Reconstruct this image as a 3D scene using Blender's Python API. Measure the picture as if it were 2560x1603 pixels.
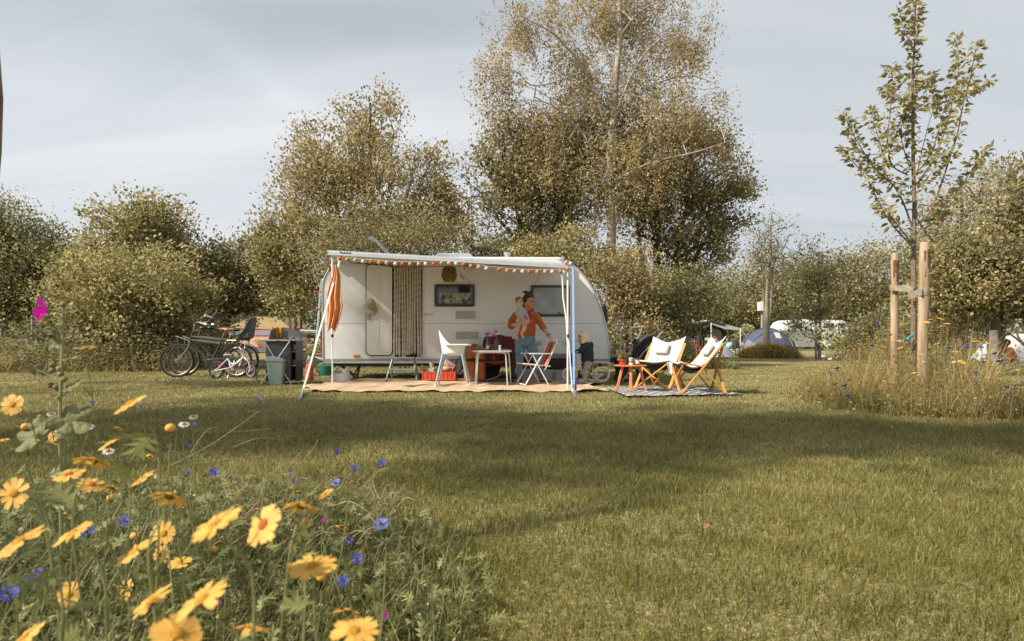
import bpy, bmesh, math, random
import numpy as np
from mathutils import Vector, Matrix, Euler
R = math.radians
V = Vector
for o in list(bpy.data.objects): bpy.data.objects.remove(o)
sc = bpy.context.scene
COL = sc.collection

# ---------------------------------------------------------------- camera, world, sun, exposure
CH, HZ, FX = 0.86, 848.0, 1520.0         # eye height (m), horizon row and focal length in photo pixels
cam_d = bpy.data.cameras.new('camera'); cam = bpy.data.objects.new('camera', cam_d); COL.objects.link(cam)
cam.location = (0, 0, CH); cam.rotation_euler = (R(90), 0, 0)
cam_d.sensor_width = 36; cam_d.lens = FX/2560*36; cam_d.shift_y = (HZ-801.5)/2560
cam_d.clip_start = 0.05; cam_d.clip_end = 2000
cam_d.dof.use_dof = True; cam_d.dof.focus_distance = 10.0; cam_d.dof.aperture_fstop = 5.6
sc.camera = cam
sc.view_settings.view_transform = 'Standard'; sc.view_settings.look = 'None'
sc.view_settings.exposure = 0.55; sc.view_settings.gamma = 1.0
SUN = V((1.9, 1.0, -1.8)).normalized()
sd = bpy.data.lights.new('sun', 'SUN'); so = bpy.data.objects.new('sun', sd); COL.objects.link(so)
sd.energy = 5.0; sd.angle = R(1.8); sd.color = (1.0, 0.92, 0.78)
so.rotation_euler = SUN.to_track_quat('-Z', 'Y').to_euler()
SUN_EL = math.asin(-SUN.z); SUN_AZ = math.atan2(-SUN.x, -SUN.y)

w = bpy.data.worlds.new('World'); sc.world = w; w.use_nodes = True
nt = w.node_tree; nt.nodes.clear()
def wn(t, **k):
    n = nt.nodes.new(t)
    for a, b in k.items(): setattr(n, a, b)
    return n
out = wn('ShaderNodeOutputWorld'); bg = wn('ShaderNodeBackground'); bg.inputs['Strength'].default_value = 0.072
sky = wn('ShaderNodeTexSky', sky_type='NISHITA', sun_disc=False, sun_elevation=SUN_EL, sun_rotation=SUN_AZ)
sky.air_density = 1.0; sky.dust_density = 2.0
tc = wn('ShaderNodeTexCoord'); sx = wn('ShaderNodeSeparateXYZ'); nt.links.new(tc.outputs['Generated'], sx.inputs[0])
def math_(op, a, b=None, c=None):
    n = wn('ShaderNodeMath', operation=op)
    for i, s in enumerate((a, b, c)):
        if s is None: continue
        if isinstance(s, (int, float)): n.inputs[i].default_value = s
        else: nt.links.new(s, n.inputs[i])
    return n.outputs[0]
zz = math_('ADD', math_('MAXIMUM', sx.outputs[2], 0.0), 0.22)
cx = wn('ShaderNodeCombineXYZ')
nt.links.new(math_('DIVIDE', sx.outputs[0], zz), cx.inputs[0]); nt.links.new(math_('DIVIDE', sx.outputs[1], zz), cx.inputs[1])
mp = wn('ShaderNodeMapping'); mp.inputs['Rotation'].default_value = (0, 0, R(-24)); mp.inputs['Scale'].default_value = (0.45, 2.3, 1)
mp.inputs['Location'].default_value = (3.1, 1.35, 0)
nt.links.new(cx.outputs[0], mp.inputs[0])
n1 = wn('ShaderNodeTexNoise'); n1.inputs['Scale'].default_value = 1.1; n1.inputs['Detail'].default_value = 7; n1.inputs['Distortion'].default_value = 0.7
n1.inputs['Roughness'].default_value = 0.5
nt.links.new(mp.outputs[0], n1.inputs['Vector'])
# darker grey sheet high up on the photo's left, brighter bank below it
edge = math_('MULTIPLY_ADD', sx.outputs[0], 0.10, 0.37)
edge = math_('MULTIPLY_ADD', n1.outputs[0], 0.12, edge)
hi = math_('MULTIPLY_ADD', math_('SUBTRACT', sx.outputs[2], edge), 9.0, 0.5)
hic = wn('ShaderNodeClamp'); nt.links.new(hi, hic.inputs[0])
bank = wn('ShaderNodeMix', data_type='RGBA'); nt.links.new(hic.outputs[0], bank.inputs[0])
bank.inputs[6].default_value = (7.5, 7.8, 8.15, 1); bank.inputs[7].default_value = (5.3, 5.75, 6.15, 1)
rightw = math_('MULTIPLY_ADD', sx.outputs[0], 1.7, 0.35)
rc = wn('ShaderNodeClamp'); nt.links.new(rightw, rc.inputs[0])
b2 = wn('ShaderNodeMix', data_type='RGBA'); nt.links.new(rc.outputs[0], b2.inputs[0]); nt.links.new(bank.outputs[2], b2.inputs[6])
b2.inputs[7].default_value = (6.25, 6.65, 7.0, 1)
cr = wn('ShaderNodeValToRGB'); nt.links.new(n1.outputs[0], cr.inputs[0])
cr.color_ramp.elements[0].position = 0.36; cr.color_ramp.elements[0].color = (0.92, 0.93, 0.945, 1)
cr.color_ramp.elements[1].position = 0.66; cr.color_ramp.elements[1].color = (1.08, 1.065, 1.05, 1)
mu = wn('ShaderNodeMix', data_type='RGBA', blend_type='MULTIPLY'); mu.inputs[0].default_value = 1
nt.links.new(b2.outputs[2], mu.inputs[6]); nt.links.new(cr.outputs[0], mu.inputs[7])
# one long thin cirrus streak crossing the darker sheet
px_ = math_('DIVIDE', sx.outputs[0], zz); py_ = math_('DIVIDE', sx.outputs[1], zz)
wob = math_('MULTIPLY', math_('SUBTRACT', n1.outputs[0], 0.5), 0.22)
dl = math_('ADD', math_('ADD', math_('MULTIPLY', math_('ADD', px_, 0.70), 0.937), math_('MULTIPLY', math_('SUBTRACT', py_, 1.21), -0.349)), wob)
bump = math_('POWER', 2.718, math_('MULTIPLY', math_('MULTIPLY', dl, dl), -420.0))
fade = math_('POWER', 2.718, math_('MULTIPLY', math_('POWER', math_('ABSOLUTE', math_('SUBTRACT', py_, 1.45)), 2.0), -7.0))
gain = math_('MULTIPLY_ADD', math_('MULTIPLY', bump, fade), 0.06, 1.0)
sm = wn('ShaderNodeVectorMath', operation='SCALE'); nt.links.new(mu.outputs[2], sm.inputs[0]); nt.links.new(gain, sm.inputs['Scale'])
mixs = wn('ShaderNodeMix', data_type='RGBA'); mixs.inputs[0].default_value = 0.93
nt.links.new(sky.outputs[0], mixs.inputs[6]); nt.links.new(sm.outputs[0], mixs.inputs[7])
nt.links.new(mixs.outputs[2], bg.inputs[0]); nt.links.new(bg.outputs[0], out.inputs[0])

# ---------------------------------------------------------------- pixel of the photo -> point in the place
def P(px, py, Y): return V(((px-1280)/FX*Y, Y, CH-(py-HZ)/FX*Y))
def G(px, py):
    Y = FX*CH/(py-HZ); return V(((px-1280)/FX*Y, Y, 0))

# ---------------------------------------------------------------- materials
MATS = {}
def newmat(name):
    m = bpy.data.materials.new(name); m.use_nodes = True
    m.node_tree.nodes.clear(); return m, m.node_tree
def mat(name, col, rough=0.6, metal=0.0, var=0.10, scale=12.0, bump=0.0, bscale=60.0, trans=0.0, coat=0.0, col2=None, thin=0.0, spec=0.5, emit=0.0, stretch=None):
    if name in MATS: return MATS[name]
    m, t = newmat(name); N = t.nodes; L = t.links
    o = N.new('ShaderNodeOutputMaterial'); b = N.new('ShaderNodeBsdfPrincipled')
    c = N.new('ShaderNodeTexCoord'); n = N.new('ShaderNodeTexNoise'); n.inputs['Scale'].default_value = scale; n.inputs['Detail'].default_value = 5
    src = c.outputs['Object']
    if stretch:
        mpn = N.new('ShaderNodeMapping'); mpn.inputs['Scale'].default_value = stretch; L.new(src, mpn.inputs[0]); src = mpn.outputs[0]
    L.new(src, n.inputs['Vector'])
    r = N.new('ShaderNodeValToRGB'); r.color_ramp.elements[0].position = 0.32; r.color_ramp.elements[1].position = 0.68
    d = col2 or tuple(x*(1-var*2) for x in col)
    r.color_ramp.elements[0].color = (*d, 1); r.color_ramp.elements[1].color = (*[min(1, x*(1+var*0.5)) for x in col], 1)
    L.new(n.outputs[0], r.inputs[0]); L.new(r.outputs[0], b.inputs['Base Color'])
    b.inputs['Roughness'].default_value = rough; b.inputs['Metallic'].default_value = metal
    b.inputs['Transmission Weight'].default_value = trans; b.inputs['Coat Weight'].default_value = coat
    b.inputs['Specular IOR Level'].default_value = spec
    if bump:
        n2 = N.new('ShaderNodeTexNoise'); n2.inputs['Scale'].default_value = bscale; n2.inputs['Detail'].default_value = 4; L.new(src, n2.inputs['Vector'])
        bp = N.new('ShaderNodeBump'); bp.inputs['Strength'].default_value = bump; bp.inputs['Distance'].default_value = 0.02
        L.new(n2.outputs[0], bp.inputs['Height']); L.new(bp.outputs[0], b.inputs['Normal'])
    sh = b.outputs[0]
    if thin:
        tr = N.new('ShaderNodeBsdfTranslucent'); L.new(r.outputs[0], tr.inputs[0]); mx = N.new('ShaderNodeMixShader'); mx.inputs[0].default_value = thin
        L.new(sh, mx.inputs[1]); L.new(tr.outputs[0], mx.inputs[2]); sh = mx.outputs[0]
    L.new(sh, o.inputs[0]); MATS[name] = m; return m
def leafmat(name, cols, thin=0.42, rough=0.5, clump=0.5, spec=0.35):
    """leaf-by-leaf colour from the island's random number, broad patches of a second tone from noise"""
    if name in MATS: return MATS[name]
    m, t = newmat(name); N = t.nodes; L = t.links
    o = N.new('ShaderNodeOutputMaterial'); b = N.new('ShaderNodeBsdfPrincipled'); g = N.new('ShaderNodeNewGeometry')
    r = N.new('ShaderNodeValToRGB'); el = r.color_ramp.elements
    while len(el) < len(cols): el.new(0.5)
    for i, c in enumerate(cols): el[i].position = i/(len(cols)-1); el[i].color = (*c, 1)
    n = N.new('ShaderNodeTexNoise'); n.inputs['Scale'].default_value = clump; n.inputs['Detail'].default_value = 2; L.new(g.outputs['Position'], n.inputs['Vector'])
    a = N.new('ShaderNodeMath'); a.operation = 'MULTIPLY_ADD'; a.inputs[1].default_value = 0.9; L.new(n.outputs[0], a.inputs[0])
    s = N.new('ShaderNodeMath'); s.operation = 'MULTIPLY_ADD'; s.inputs[1].default_value = 0.7; s.inputs[2].default_value = -0.30
    L.new(g.outputs['Random Per Island'], s.inputs[0]); L.new(s.outputs[0], a.inputs[2]); L.new(a.outputs[0], r.inputs[0])
    L.new(r.outputs[0], b.inputs['Base Color']); b.inputs['Roughness'].default_value = rough; b.inputs['Specular IOR Level'].default_value = spec
    tr = N.new('ShaderNodeBsdfTranslucent'); L.new(r.outputs[0], tr.inputs[0]); mx = N.new('ShaderNodeMixShader'); mx.inputs[0].default_value = thin
    L.new(b.outputs[0], mx.inputs[1]); L.new(tr.outputs[0], mx.inputs[2]); L.new(mx.outputs[0], o.inputs[0])
    MATS[name] = m; return m
def glass(name, col=(0.9, 0.95, 0.93), rough=0.02):
    if name in MATS: return MATS[name]
    m, t = newmat(name); N = t.nodes; L = t.links
    o = N.new('ShaderNodeOutputMaterial'); b = N.new('ShaderNodeBsdfPrincipled'); b.inputs['Base Color'].default_value = (*col, 1)
    b.inputs['Transmission Weight'].default_value = 1; b.inputs['Roughness'].default_value = rough; b.inputs['IOR'].default_value = 1.3
    L.new(b.outputs[0], o.inputs[0]); MATS[name] = m; return m

# ---------------------------------------------------------------- object helpers
def link(o, parent=None):
    COL.objects.link(o)
    if parent is not None: o.parent = parent
    return o
def woff(o):
    v = V((0, 0, 0))
    while o is not None: v += o.location; o = o.parent
    return v
def tag(o, label=None, cat=None, group=None, kind=None):
    if label: o['label'] = label
    if cat: o['category'] = cat
    if group: o['group'] = group
    if kind: o['kind'] = kind
    return o
def thing(name, label, cat, loc=(0, 0, 0), rz=0, group=None, scale=1):
    o = bpy.data.objects.new(name, None); o.empty_display_size = 0.2; o.location = loc; o.rotation_euler = (0, 0, rz)
    o.scale = (scale,)*3
    return tag(link(o), label, cat, group)
def copy_tree(o, parent=None):
    c = o.copy(); COL.objects.link(c); c.parent = parent
    for ch in [x for x in bpy.data.objects if x.parent is o]: copy_tree(ch, c)
    return c
def frames(pts):
    pts = [V(p) for p in pts]; out = []; up = None
    for i, p in enumerate(pts):
        a = pts[max(i-1, 0)]; b = pts[min(i+1, len(pts)-1)]; d = (b-a)
        d = d.normalized() if d.length > 1e-9 else V((0, 0, 1))
        if up is None: up = V((0, 0, 1)) if abs(d.z) < 0.9 else V((1, 0, 0))
        x = up.cross(d)
        if x.length < 1e-6: x = V((1, 0, 0)).cross(d)
        x.normalize(); up = d.cross(x).normalized(); out.append((p, x, up))
    return out
def curve(pts, n=6):
    """smooth Catmull-Rom line through the points"""
    p = [V(q) for q in pts]; p = [p[0]*2-p[1]]+p+[p[-1]*2-p[-2]]; out = []
    for i in range(1, len(p)-2):
        for k in range(n):
            t = k/n; out.append(0.5*((2*p[i])+(p[i+1]-p[i-1])*t+(2*p[i-1]-5*p[i]+4*p[i+1]-p[i+2])*t*t+(-p[i-1]+3*p[i]-3*p[i+1]+p[i+2])*t**3))
    out.append(p[-2]); return out
class MB:
    def __init__(s): s.v = []; s.f = []; s.mi = []; s.cur = 0
    def add(s, vs, fs):
        k = len(s.v); s.v += [tuple(x) for x in vs]; s.f += [tuple(k+i for i in f) for f in fs]; s.mi += [s.cur]*len(fs); return s
    def slot(s, i): s.cur = i; return s
    def box(s, c, d, rot=None):
        c = V(c); M_ = rot if isinstance(rot, Matrix) else (Euler(rot).to_matrix() if rot is not None else Matrix.Identity(3))
        vs = [c+M_@V((x*d[0]/2, y*d[1]/2, z*d[2]/2)) for x in (-1, 1) for y in (-1, 1) for z in (-1, 1)]
        return s.add(vs, [(0, 1, 3, 2), (4, 6, 7, 5), (0, 4, 5, 1), (2, 3, 7, 6), (0, 2, 6, 4), (1, 5, 7, 3)])
    def tube(s, pts, r, n=8, cap=True, flat=1.0):
        fr = frames(pts); vs = []; fs = []
        for i, (p, x, y) in enumerate(fr):
            ri = r[i] if isinstance(r, (list, tuple)) else r
            for k in range(n):
                a = 2*math.pi*k/n; vs.append(p+x*math.cos(a)*ri+y*math.sin(a)*ri*flat)
        for i in range(len(fr)-1):
            for k in range(n):
                a = i*n+k; b = i*n+(k+1) % n; fs.append((a, b, b+n, a+n))
        if cap: fs.append(tuple(range(n))[::-1]); fs.append(tuple((len(fr)-1)*n+k for k in range(n)))
        return s.add(vs, fs)
    def bar(s, a, b, w=0.03, h=0.03, up=None):
        a = V(a); b = V(b); d = (b-a).normalized(); u = V(up) if up is not None else (V((0, 0, 1)) if abs(d.z) < 0.95 else V((0, 1, 0)))
        x = d.cross(u).normalized(); u = x.cross(d)
        vs = [p+x*sx_*w/2+u*su*h/2 for p in (a, b) for sx_ in (-1, 1) for su in (-1, 1)]
        return s.add(vs, [(0, 1, 3, 2), (4, 6, 7, 5), (0, 4, 5, 1), (2, 3, 7, 6), (0, 2, 6, 4), (1, 5, 7, 3)])
    def lathe(s, prof, c=(0, 0, 0), n=16, M_=None, sx=1, sy=1):
        c = V(c); vs = []; fs = []
        for (r, z) in prof:
            for k in range(n):
                a = 2*math.pi*k/n; v = V((r*sx*math.cos(a), r*sy*math.sin(a), z)); vs.append(c+(M_@v if M_ is not None else v))
        for i in range(len(prof)-1):
            for k in range(n):
                a = i*n+k; b = i*n+(k+1) % n; fs.append((a, b, b+n, a+n))
        if prof[0][0] > 1e-4: fs.append(tuple(range(n))[::-1])
        if prof[-1][0] > 1e-4: fs.append(tuple((len(prof)-1)*n+k for k in range(n)))
        return s.add(vs, fs)
    def ball(s, c, r, n=12, m=8, rot=None):
        r = (r,)*3 if isinstance(r, (int, float)) else r; c = V(c); vs = []; fs = []
        M_ = Euler(rot).to_matrix() if rot else Matrix.Identity(3)
        for i in range(m+1):
            ph = math.pi*i/m
            for k in range(n):
                a = 2*math.pi*k/n; vs.append(c+M_@V((r[0]*math.sin(ph)*math.cos(a), r[1]*math.sin(ph)*math.sin(a), -r[2]*math.cos(ph))))
        for i in range(m):
            for k in range(n):
                a = i*n+k; b = i*n+(k+1) % n; fs.append((a, b, b+n, a+n))
        return s.add(vs, fs)
    def prism(s, poly, off):
        off = V(off); n = len(poly); vs = [V(p) for p in poly]; vs += [p+off for p in vs]
        return s.add(vs, [tuple(range(n))[::-1], tuple(range(n, 2*n))]+[(i, (i+1) % n, (i+1) % n+n, i+n) for i in range(n)])
    def grid(s, fn, nu, nv, close_u=False):
        vs = [fn(i/nu, j/nv) for j in range(nv+1) for i in range(nu+1)]; W = nu+1
        return s.add(vs, [(j*W+i, j*W+i+1, (j+1)*W+i+1, (j+1)*W+i) for j in range(nv) for i in range(nu)])
    def build(s, name, mats, parent=None, smooth=True, bevel=0, world=False, solid=0, sub=0, remesh=0, ang=40, smoothit=0, folds=0, **tg):
        me = bpy.data.meshes.new(name); off = woff(parent) if (world and parent is not None) else V((0, 0, 0))
        me.from_pydata([(x-off.x, y-off.y, z-off.z) for x, y, z in s.v], [], s.f)
        for m in (mats if isinstance(mats, (list, tuple)) else [mats]): me.materials.append(m)
        me.polygons.foreach_set('material_index', s.mi)
        bm = bmesh.new(); bm.from_mesh(me); bmesh.ops.remove_doubles(bm, verts=bm.verts, dist=1e-5); bmesh.ops.recalc_face_normals(bm, faces=bm.faces); bm.to_mesh(me); bm.free()
        if smooth:
            me.polygons.foreach_set('use_smooth', [True]*len(me.polygons)); 
            if not (sub or remesh): me.set_sharp_from_angle(angle=R(ang))
        o = bpy.data.objects.new(name, me); link(o, parent)
        if solid: md = o.modifiers.new('s', 'SOLIDIFY'); md.thickness = solid; md.offset = 0
        if remesh:
            md = o.modifiers.new('r', 'REMESH'); md.mode = 'VOXEL'; md.voxel_size = remesh; md.use_smooth_shade = True
            md = o.modifiers.new('m', 'SMOOTH'); md.iterations = smoothit or 4; md.factor = 0.5
        if folds:
            tx = bpy.data.textures.get('folds') or bpy.data.textures.new('folds', 'CLOUDS'); tx.noise_scale = .11; tx.noise_depth = 2
            md = o.modifiers.new('d', 'DISPLACE'); md.texture = tx; md.strength = folds; md.mid_level = .5; md.texture_coords = 'LOCAL'
        if bevel:
            md = o.modifiers.new('b', 'BEVEL'); md.width = bevel; md.segments = 2; md.limit_method = 'ANGLE'; md.angle_limit = R(35)
        if sub: md = o.modifiers.new('u', 'SUBSURF'); md.levels = sub; md.render_levels = sub
        return tag(o, **tg) if tg else o
def mesh_np(name, Vs, Fs, m, parent=None, smooth=False, mi=None):
    """one mesh from numpy vertices and same-sized faces"""
    me = bpy.data.meshes.new(name); nf, k = Fs.shape
    off = np.array(woff(parent)) if parent is not None else np.zeros(3)
    me.vertices.add(len(Vs)); me.vertices.foreach_set('co', (Vs-off).astype(np.float32).ravel())
    me.loops.add(nf*k); me.loops.foreach_set('vertex_index', Fs.astype(np.int32).ravel())
    me.polygons.add(nf); me.polygons.foreach_set('loop_start', np.arange(0, nf*k, k, dtype=np.int32))
    for q in (m if isinstance(m, (list, tuple)) else [m]): me.materials.append(q)
    if mi is not None: me.polygons.foreach_set('material_index', mi.astype(np.int32))
    if smooth: me.polygons.foreach_set('use_smooth', np.ones(nf, dtype=bool))
    me.update(calc_edges=True); me.validate()
    o = bpy.data.objects.new(name, me); return link(o, parent)
def nrm(a): return a/np.maximum(np.linalg.norm(a, axis=1, keepdims=True), 1e-9)
def scatter(tv, tf, pos, A, B, C, S):
    """copies of a small template (x along A, y along B, z along C, scaled S per copy)"""
    S = np.asarray(S); S = S[:, None] if S.ndim == 1 else S; S = np.broadcast_to(S, (len(pos), 3))
    Vs = pos[:, None, :]+(tv[None, :, 0:1]*S[:, None, 0:1])*A[:, None, :]+(tv[None, :, 1:2]*S[:, None, 1:2])*B[:, None, :]+(tv[None, :, 2:3]*S[:, None, 2:3])*C[:, None, :]
    Fs = tf[None]+(np.arange(len(pos))*len(tv))[:, None, None]
    return Vs.reshape(-1, 3), Fs.reshape(-1, tf.shape[1])
LEAF_T = (np.array([[0, 0, 0], [.45, .33, .08], [1, 0, -.05], [.45, -.33, .08]], float), np.array([[0, 1, 2], [0, 2, 3]]))
LEAF_H = (np.array([[0, 0, 0], [.25, .2, .06], [.6, .22, .06], [1, 0, -.12], [.6, -.22, .06], [.25, -.2, .06], [.3, 0, 0], [.65, 0, -.02]], float),
          np.array([[0, 1, 6], [1, 2, 7], [1, 7, 6], [2, 3, 7], [0, 6, 5], [6, 7, 4], [6, 4, 5], [7, 3, 4]]))
def leaf_axes(rng, n, up=0.6, dirs=None, hang=0.0):
    A = nrm(rng.normal(size=(n, 3))*np.array([1, 1, .5])+np.array([0, 0, -hang])) if dirs is None else nrm(dirs+rng.normal(size=(n, 3))*.5+np.array([0, 0, -hang]))
    N_ = nrm(rng.normal(size=(n, 3))+np.array([0, 0, up])); B = nrm(np.cross(N_, A)); C = np.cross(A, B); return A, B, C
# ================================================================ THE GROUND
def ground():
    mb = MB(); n = 60
    xs = [-400, -120, -60]+[-40+i*2 for i in range(41)]+[60, 120, 400]; ys = [-60, -20, -8]+[-4+i*2 for i in range(36)]+[90, 130, 250, 900]
    vs = [(x, y, 0) for y in ys for x in xs]; W_ = len(xs)
    mb.add(vs, [(j*W_+i, j*W_+i+1, (j+1)*W_+i+1, (j+1)*W_+i) for j in range(len(ys)-1) for i in range(W_-1)])
    m, t = newmat('lawn'); N = t.nodes; L = t.links
    o = N.new('ShaderNodeOutputMaterial'); b = N.new('ShaderNodeBsdfPrincipled'); c = N.new('ShaderNodeTexCoord'); b.inputs['Roughness'].default_value = .85
    b.inputs['Specular IOR Level'].default_value = .15
    def noise(s, d, st=None):
        q = N.new('ShaderNodeTexNoise'); q.inputs['Scale'].default_value = s; q.inputs['Detail'].default_value = d
        if st: mq = N.new('ShaderNodeMapping'); mq.inputs['Scale'].default_value = st; L.new(c.outputs['Object'], mq.inputs[0]); L.new(mq.outputs[0], q.inputs[0])
        else: L.new(c.outputs['Object'], q.inputs[0])
        return q.outputs[0]
    def ramp(f, a, ca, b_, cb):
        r = N.new('ShaderNodeValToRGB'); r.color_ramp.elements[0].position = a; r.color_ramp.elements[1].position = b_
        r.color_ramp.elements[0].color = (*ca, 1); r.color_ramp.elements[1].color = (*cb, 1); L.new(f, r.inputs[0]); return r.outputs[0]
    big = ramp(noise(.55, 5), .38, (.20, .175, .075), .64, (.33, .29, .14))
    fine = ramp(noise(38, 4), .3, (.55, .56, .50), .72, (1.35, 1.32, 1.3))
    mu = N.new('ShaderNodeMix'); mu.data_type = 'RGBA'; mu.blend_type = 'MULTIPLY'; mu.inputs[0].default_value = 1; L.new(big, mu.inputs[6]); L.new(fine, mu.inputs[7])
    L.new(mu.outputs[2], b.inputs['Base Color'])
    bp = N.new('ShaderNodeBump'); bp.inputs['Strength'].default_value = .8; bp.inputs['Distance'].default_value = .03; L.new(noise(45, 5), bp.inputs['Height']); L.new(bp.outputs[0], b.inputs['Normal'])
    L.new(b.outputs[0], o.inputs[0])
    mb.build('lawn', m, smooth=False, kind='structure', label='mown campsite lawn')
ground()

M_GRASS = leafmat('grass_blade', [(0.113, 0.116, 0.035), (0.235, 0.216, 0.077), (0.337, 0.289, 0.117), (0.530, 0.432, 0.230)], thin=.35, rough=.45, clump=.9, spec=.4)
M_LUSH_SHADE = leafmat('grass_blade_near', [(0.076, 0.082, 0.016), (0.159, 0.153, 0.033), (0.229, 0.205, 0.052), (0.360, 0.307, 0.101)], thin=.35, rough=.45, clump=.9, spec=.4)  # greener near blades, colour also darkened for the shade seen between them
M_TALL = leafmat('tall_grass', [(0.137, 0.126, 0.038), (0.273, 0.224, 0.078), (0.468, 0.339, 0.138), (0.742, 0.538, 0.257)], thin=.3, rough=.5, clump=1.6)
M_STRAW = leafmat('straw', [(0.110, 0.094, 0.039), (0.220, 0.182, 0.083), (0.374, 0.297, 0.154), (0.506, 0.418, 0.242)], thin=.2, rough=.5, clump=3)
M_WEED = leafmat('weed_leaf', [(0.065, 0.086, 0.023), (0.131, 0.146, 0.042), (0.223, 0.236, 0.085), (0.340, 0.347, 0.144)], thin=.3, rough=.5, clump=5)
BLADE = (np.array([[-.5, 0, 0], [.5, 0, 0], [-.35, .10, .55], [.35, .10, .55], [0, .38, 1]], float), np.array([[0, 1, 3], [0, 3, 2], [2, 3, 4]]))
def blades(rng, xy, h, wd, lean=.35, z0=None):
    n = len(xy); a = rng.uniform(0, 2*math.pi, n)
    A = np.stack([np.cos(a), np.sin(a), np.zeros(n)], 1); b = rng.uniform(0, 2*math.pi, n)
    l = np.abs(rng.normal(0, lean, n)); C = nrm(np.stack([np.cos(b)*l, np.sin(b)*l, np.ones(n)], 1)); B = nrm(np.cross(C, A)); A = np.cross(B, C)
    pos = np.concatenate([xy, (np.zeros(n) if z0 is None else z0)[:, None]], 1)
    return scatter(*BLADE, pos, A, B, C, np.stack([wd, h, h], 1))
def merge(parts):
    Vs = []; Fs = []; k = 0
    for v, f in parts: Vs.append(v); Fs.append(f+k); k += len(v)
    return np.concatenate(Vs), np.concatenate(Fs)
def inpoly(xy, poly):
    x, y = xy[:, 0], xy[:, 1]; c = np.zeros(len(x), bool); j = len(poly)-1
    for i in range(len(poly)):
        xi, yi = poly[i][0], poly[i][1]; xj, yj = poly[j][0], poly[j][1]
        c ^= ((yi > y) != (yj > y)) & (x < (xj-xi)*(y-yi)/(yj-yi+1e-12)+xi); j = i
    return c
RUG1 = [(-3.42, 9.72), (1.42, 9.72), (1.60, 11.1), (1.9, 13.0), (-3.75, 13.0)]
def lawn_grass():
    rng = np.random.default_rng(5); parts = []
    for y0, y1, den, h0, wd in ((1.35, 2.6, 11000, .040, .0030), (2.6, 4.2, 7500, .040, .0036), (4.2, 7, 3600, .038, .0052), (7, 11, 1600, .034, .0085), (11, 19, 520, .030, .015)):
        A_ = .86*(y1*y1-y0*y0)+1.2*(y1-y0); n = int(den*A_); y = np.sqrt(rng.uniform(y0*y0, y1*y1, n)); x = rng.uniform(-1, 1, n)*(.86*y+.6)
        xy = np.stack([x, y], 1); keep = ~inpoly(xy, RUG1); xy = xy[keep]; n = len(xy)
        tuft = .75+.5*np.abs(np.sin(xy[:, 0]*7.3+np.sin(xy[:, 1]*5.1)*2)*np.sin(xy[:, 1]*6.1+xy[:, 0]*2.2))
        parts.append(blades(rng, xy, h0*rng.uniform(.5, 1.35, n)*tuft, wd*rng.uniform(.6, 1.3, n), .55))
    v, f = merge(parts); cy = v[f[:, 0], 1]; o = mesh_np('lawn_grass', v, f, [M_GRASS, M_LUSH_SHADE], mi=(np.random.default_rng(1).uniform(0, 1, len(f)//3).repeat(3) > (cy-2.5)/5.5).astype(int)); tag(o, 'short mown grass blades of the lawn', 'grass', kind='stuff')
lawn_grass()

# ================================================================ TREES
def E(px, py, rx, ry, Y, n, deep=1.0): return (P(px, py, Y), rx/FX*Y, ry/FX*Y, deep*rx/FX*Y, n)
def targets(rng, ells, shell=2.0):
    """twig ends gathered in many small clumps inside the ellipsoids, so the sky shows between them"""
    out_ = []
    for c, rx, rz, ry, n in ells:
        K = max(5, int(n/15)); d = nrm(rng.normal(size=(K, 3))); r = rng.uniform(0, 1, K)**(1/shell)*(1+rng.normal(0, .09, K)); cc = d*r[:, None]
        k = rng.integers(0, K, n); p = cc[k]+rng.normal(0, 1, (n, 3))*(.10+.9/K**.5*.28); out_.append(np.array(c)+p*np.array([rx, ry, rz]))
        q = max(2, n//16); d = nrm(rng.normal(size=(q, 3))*np.array([1, 1, .7])+np.array([0, 0, .6])); m = 4   # stray shoots past the edge of the crown
        for j in range(m): out_.append(np.array(c)+d*(.95+.11*j)*np.array([rx, ry, rz])+rng.normal(0, .03, (q, 3))*rx)
    t = np.concatenate(out_); return t[t[:, 2] > .15]
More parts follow.
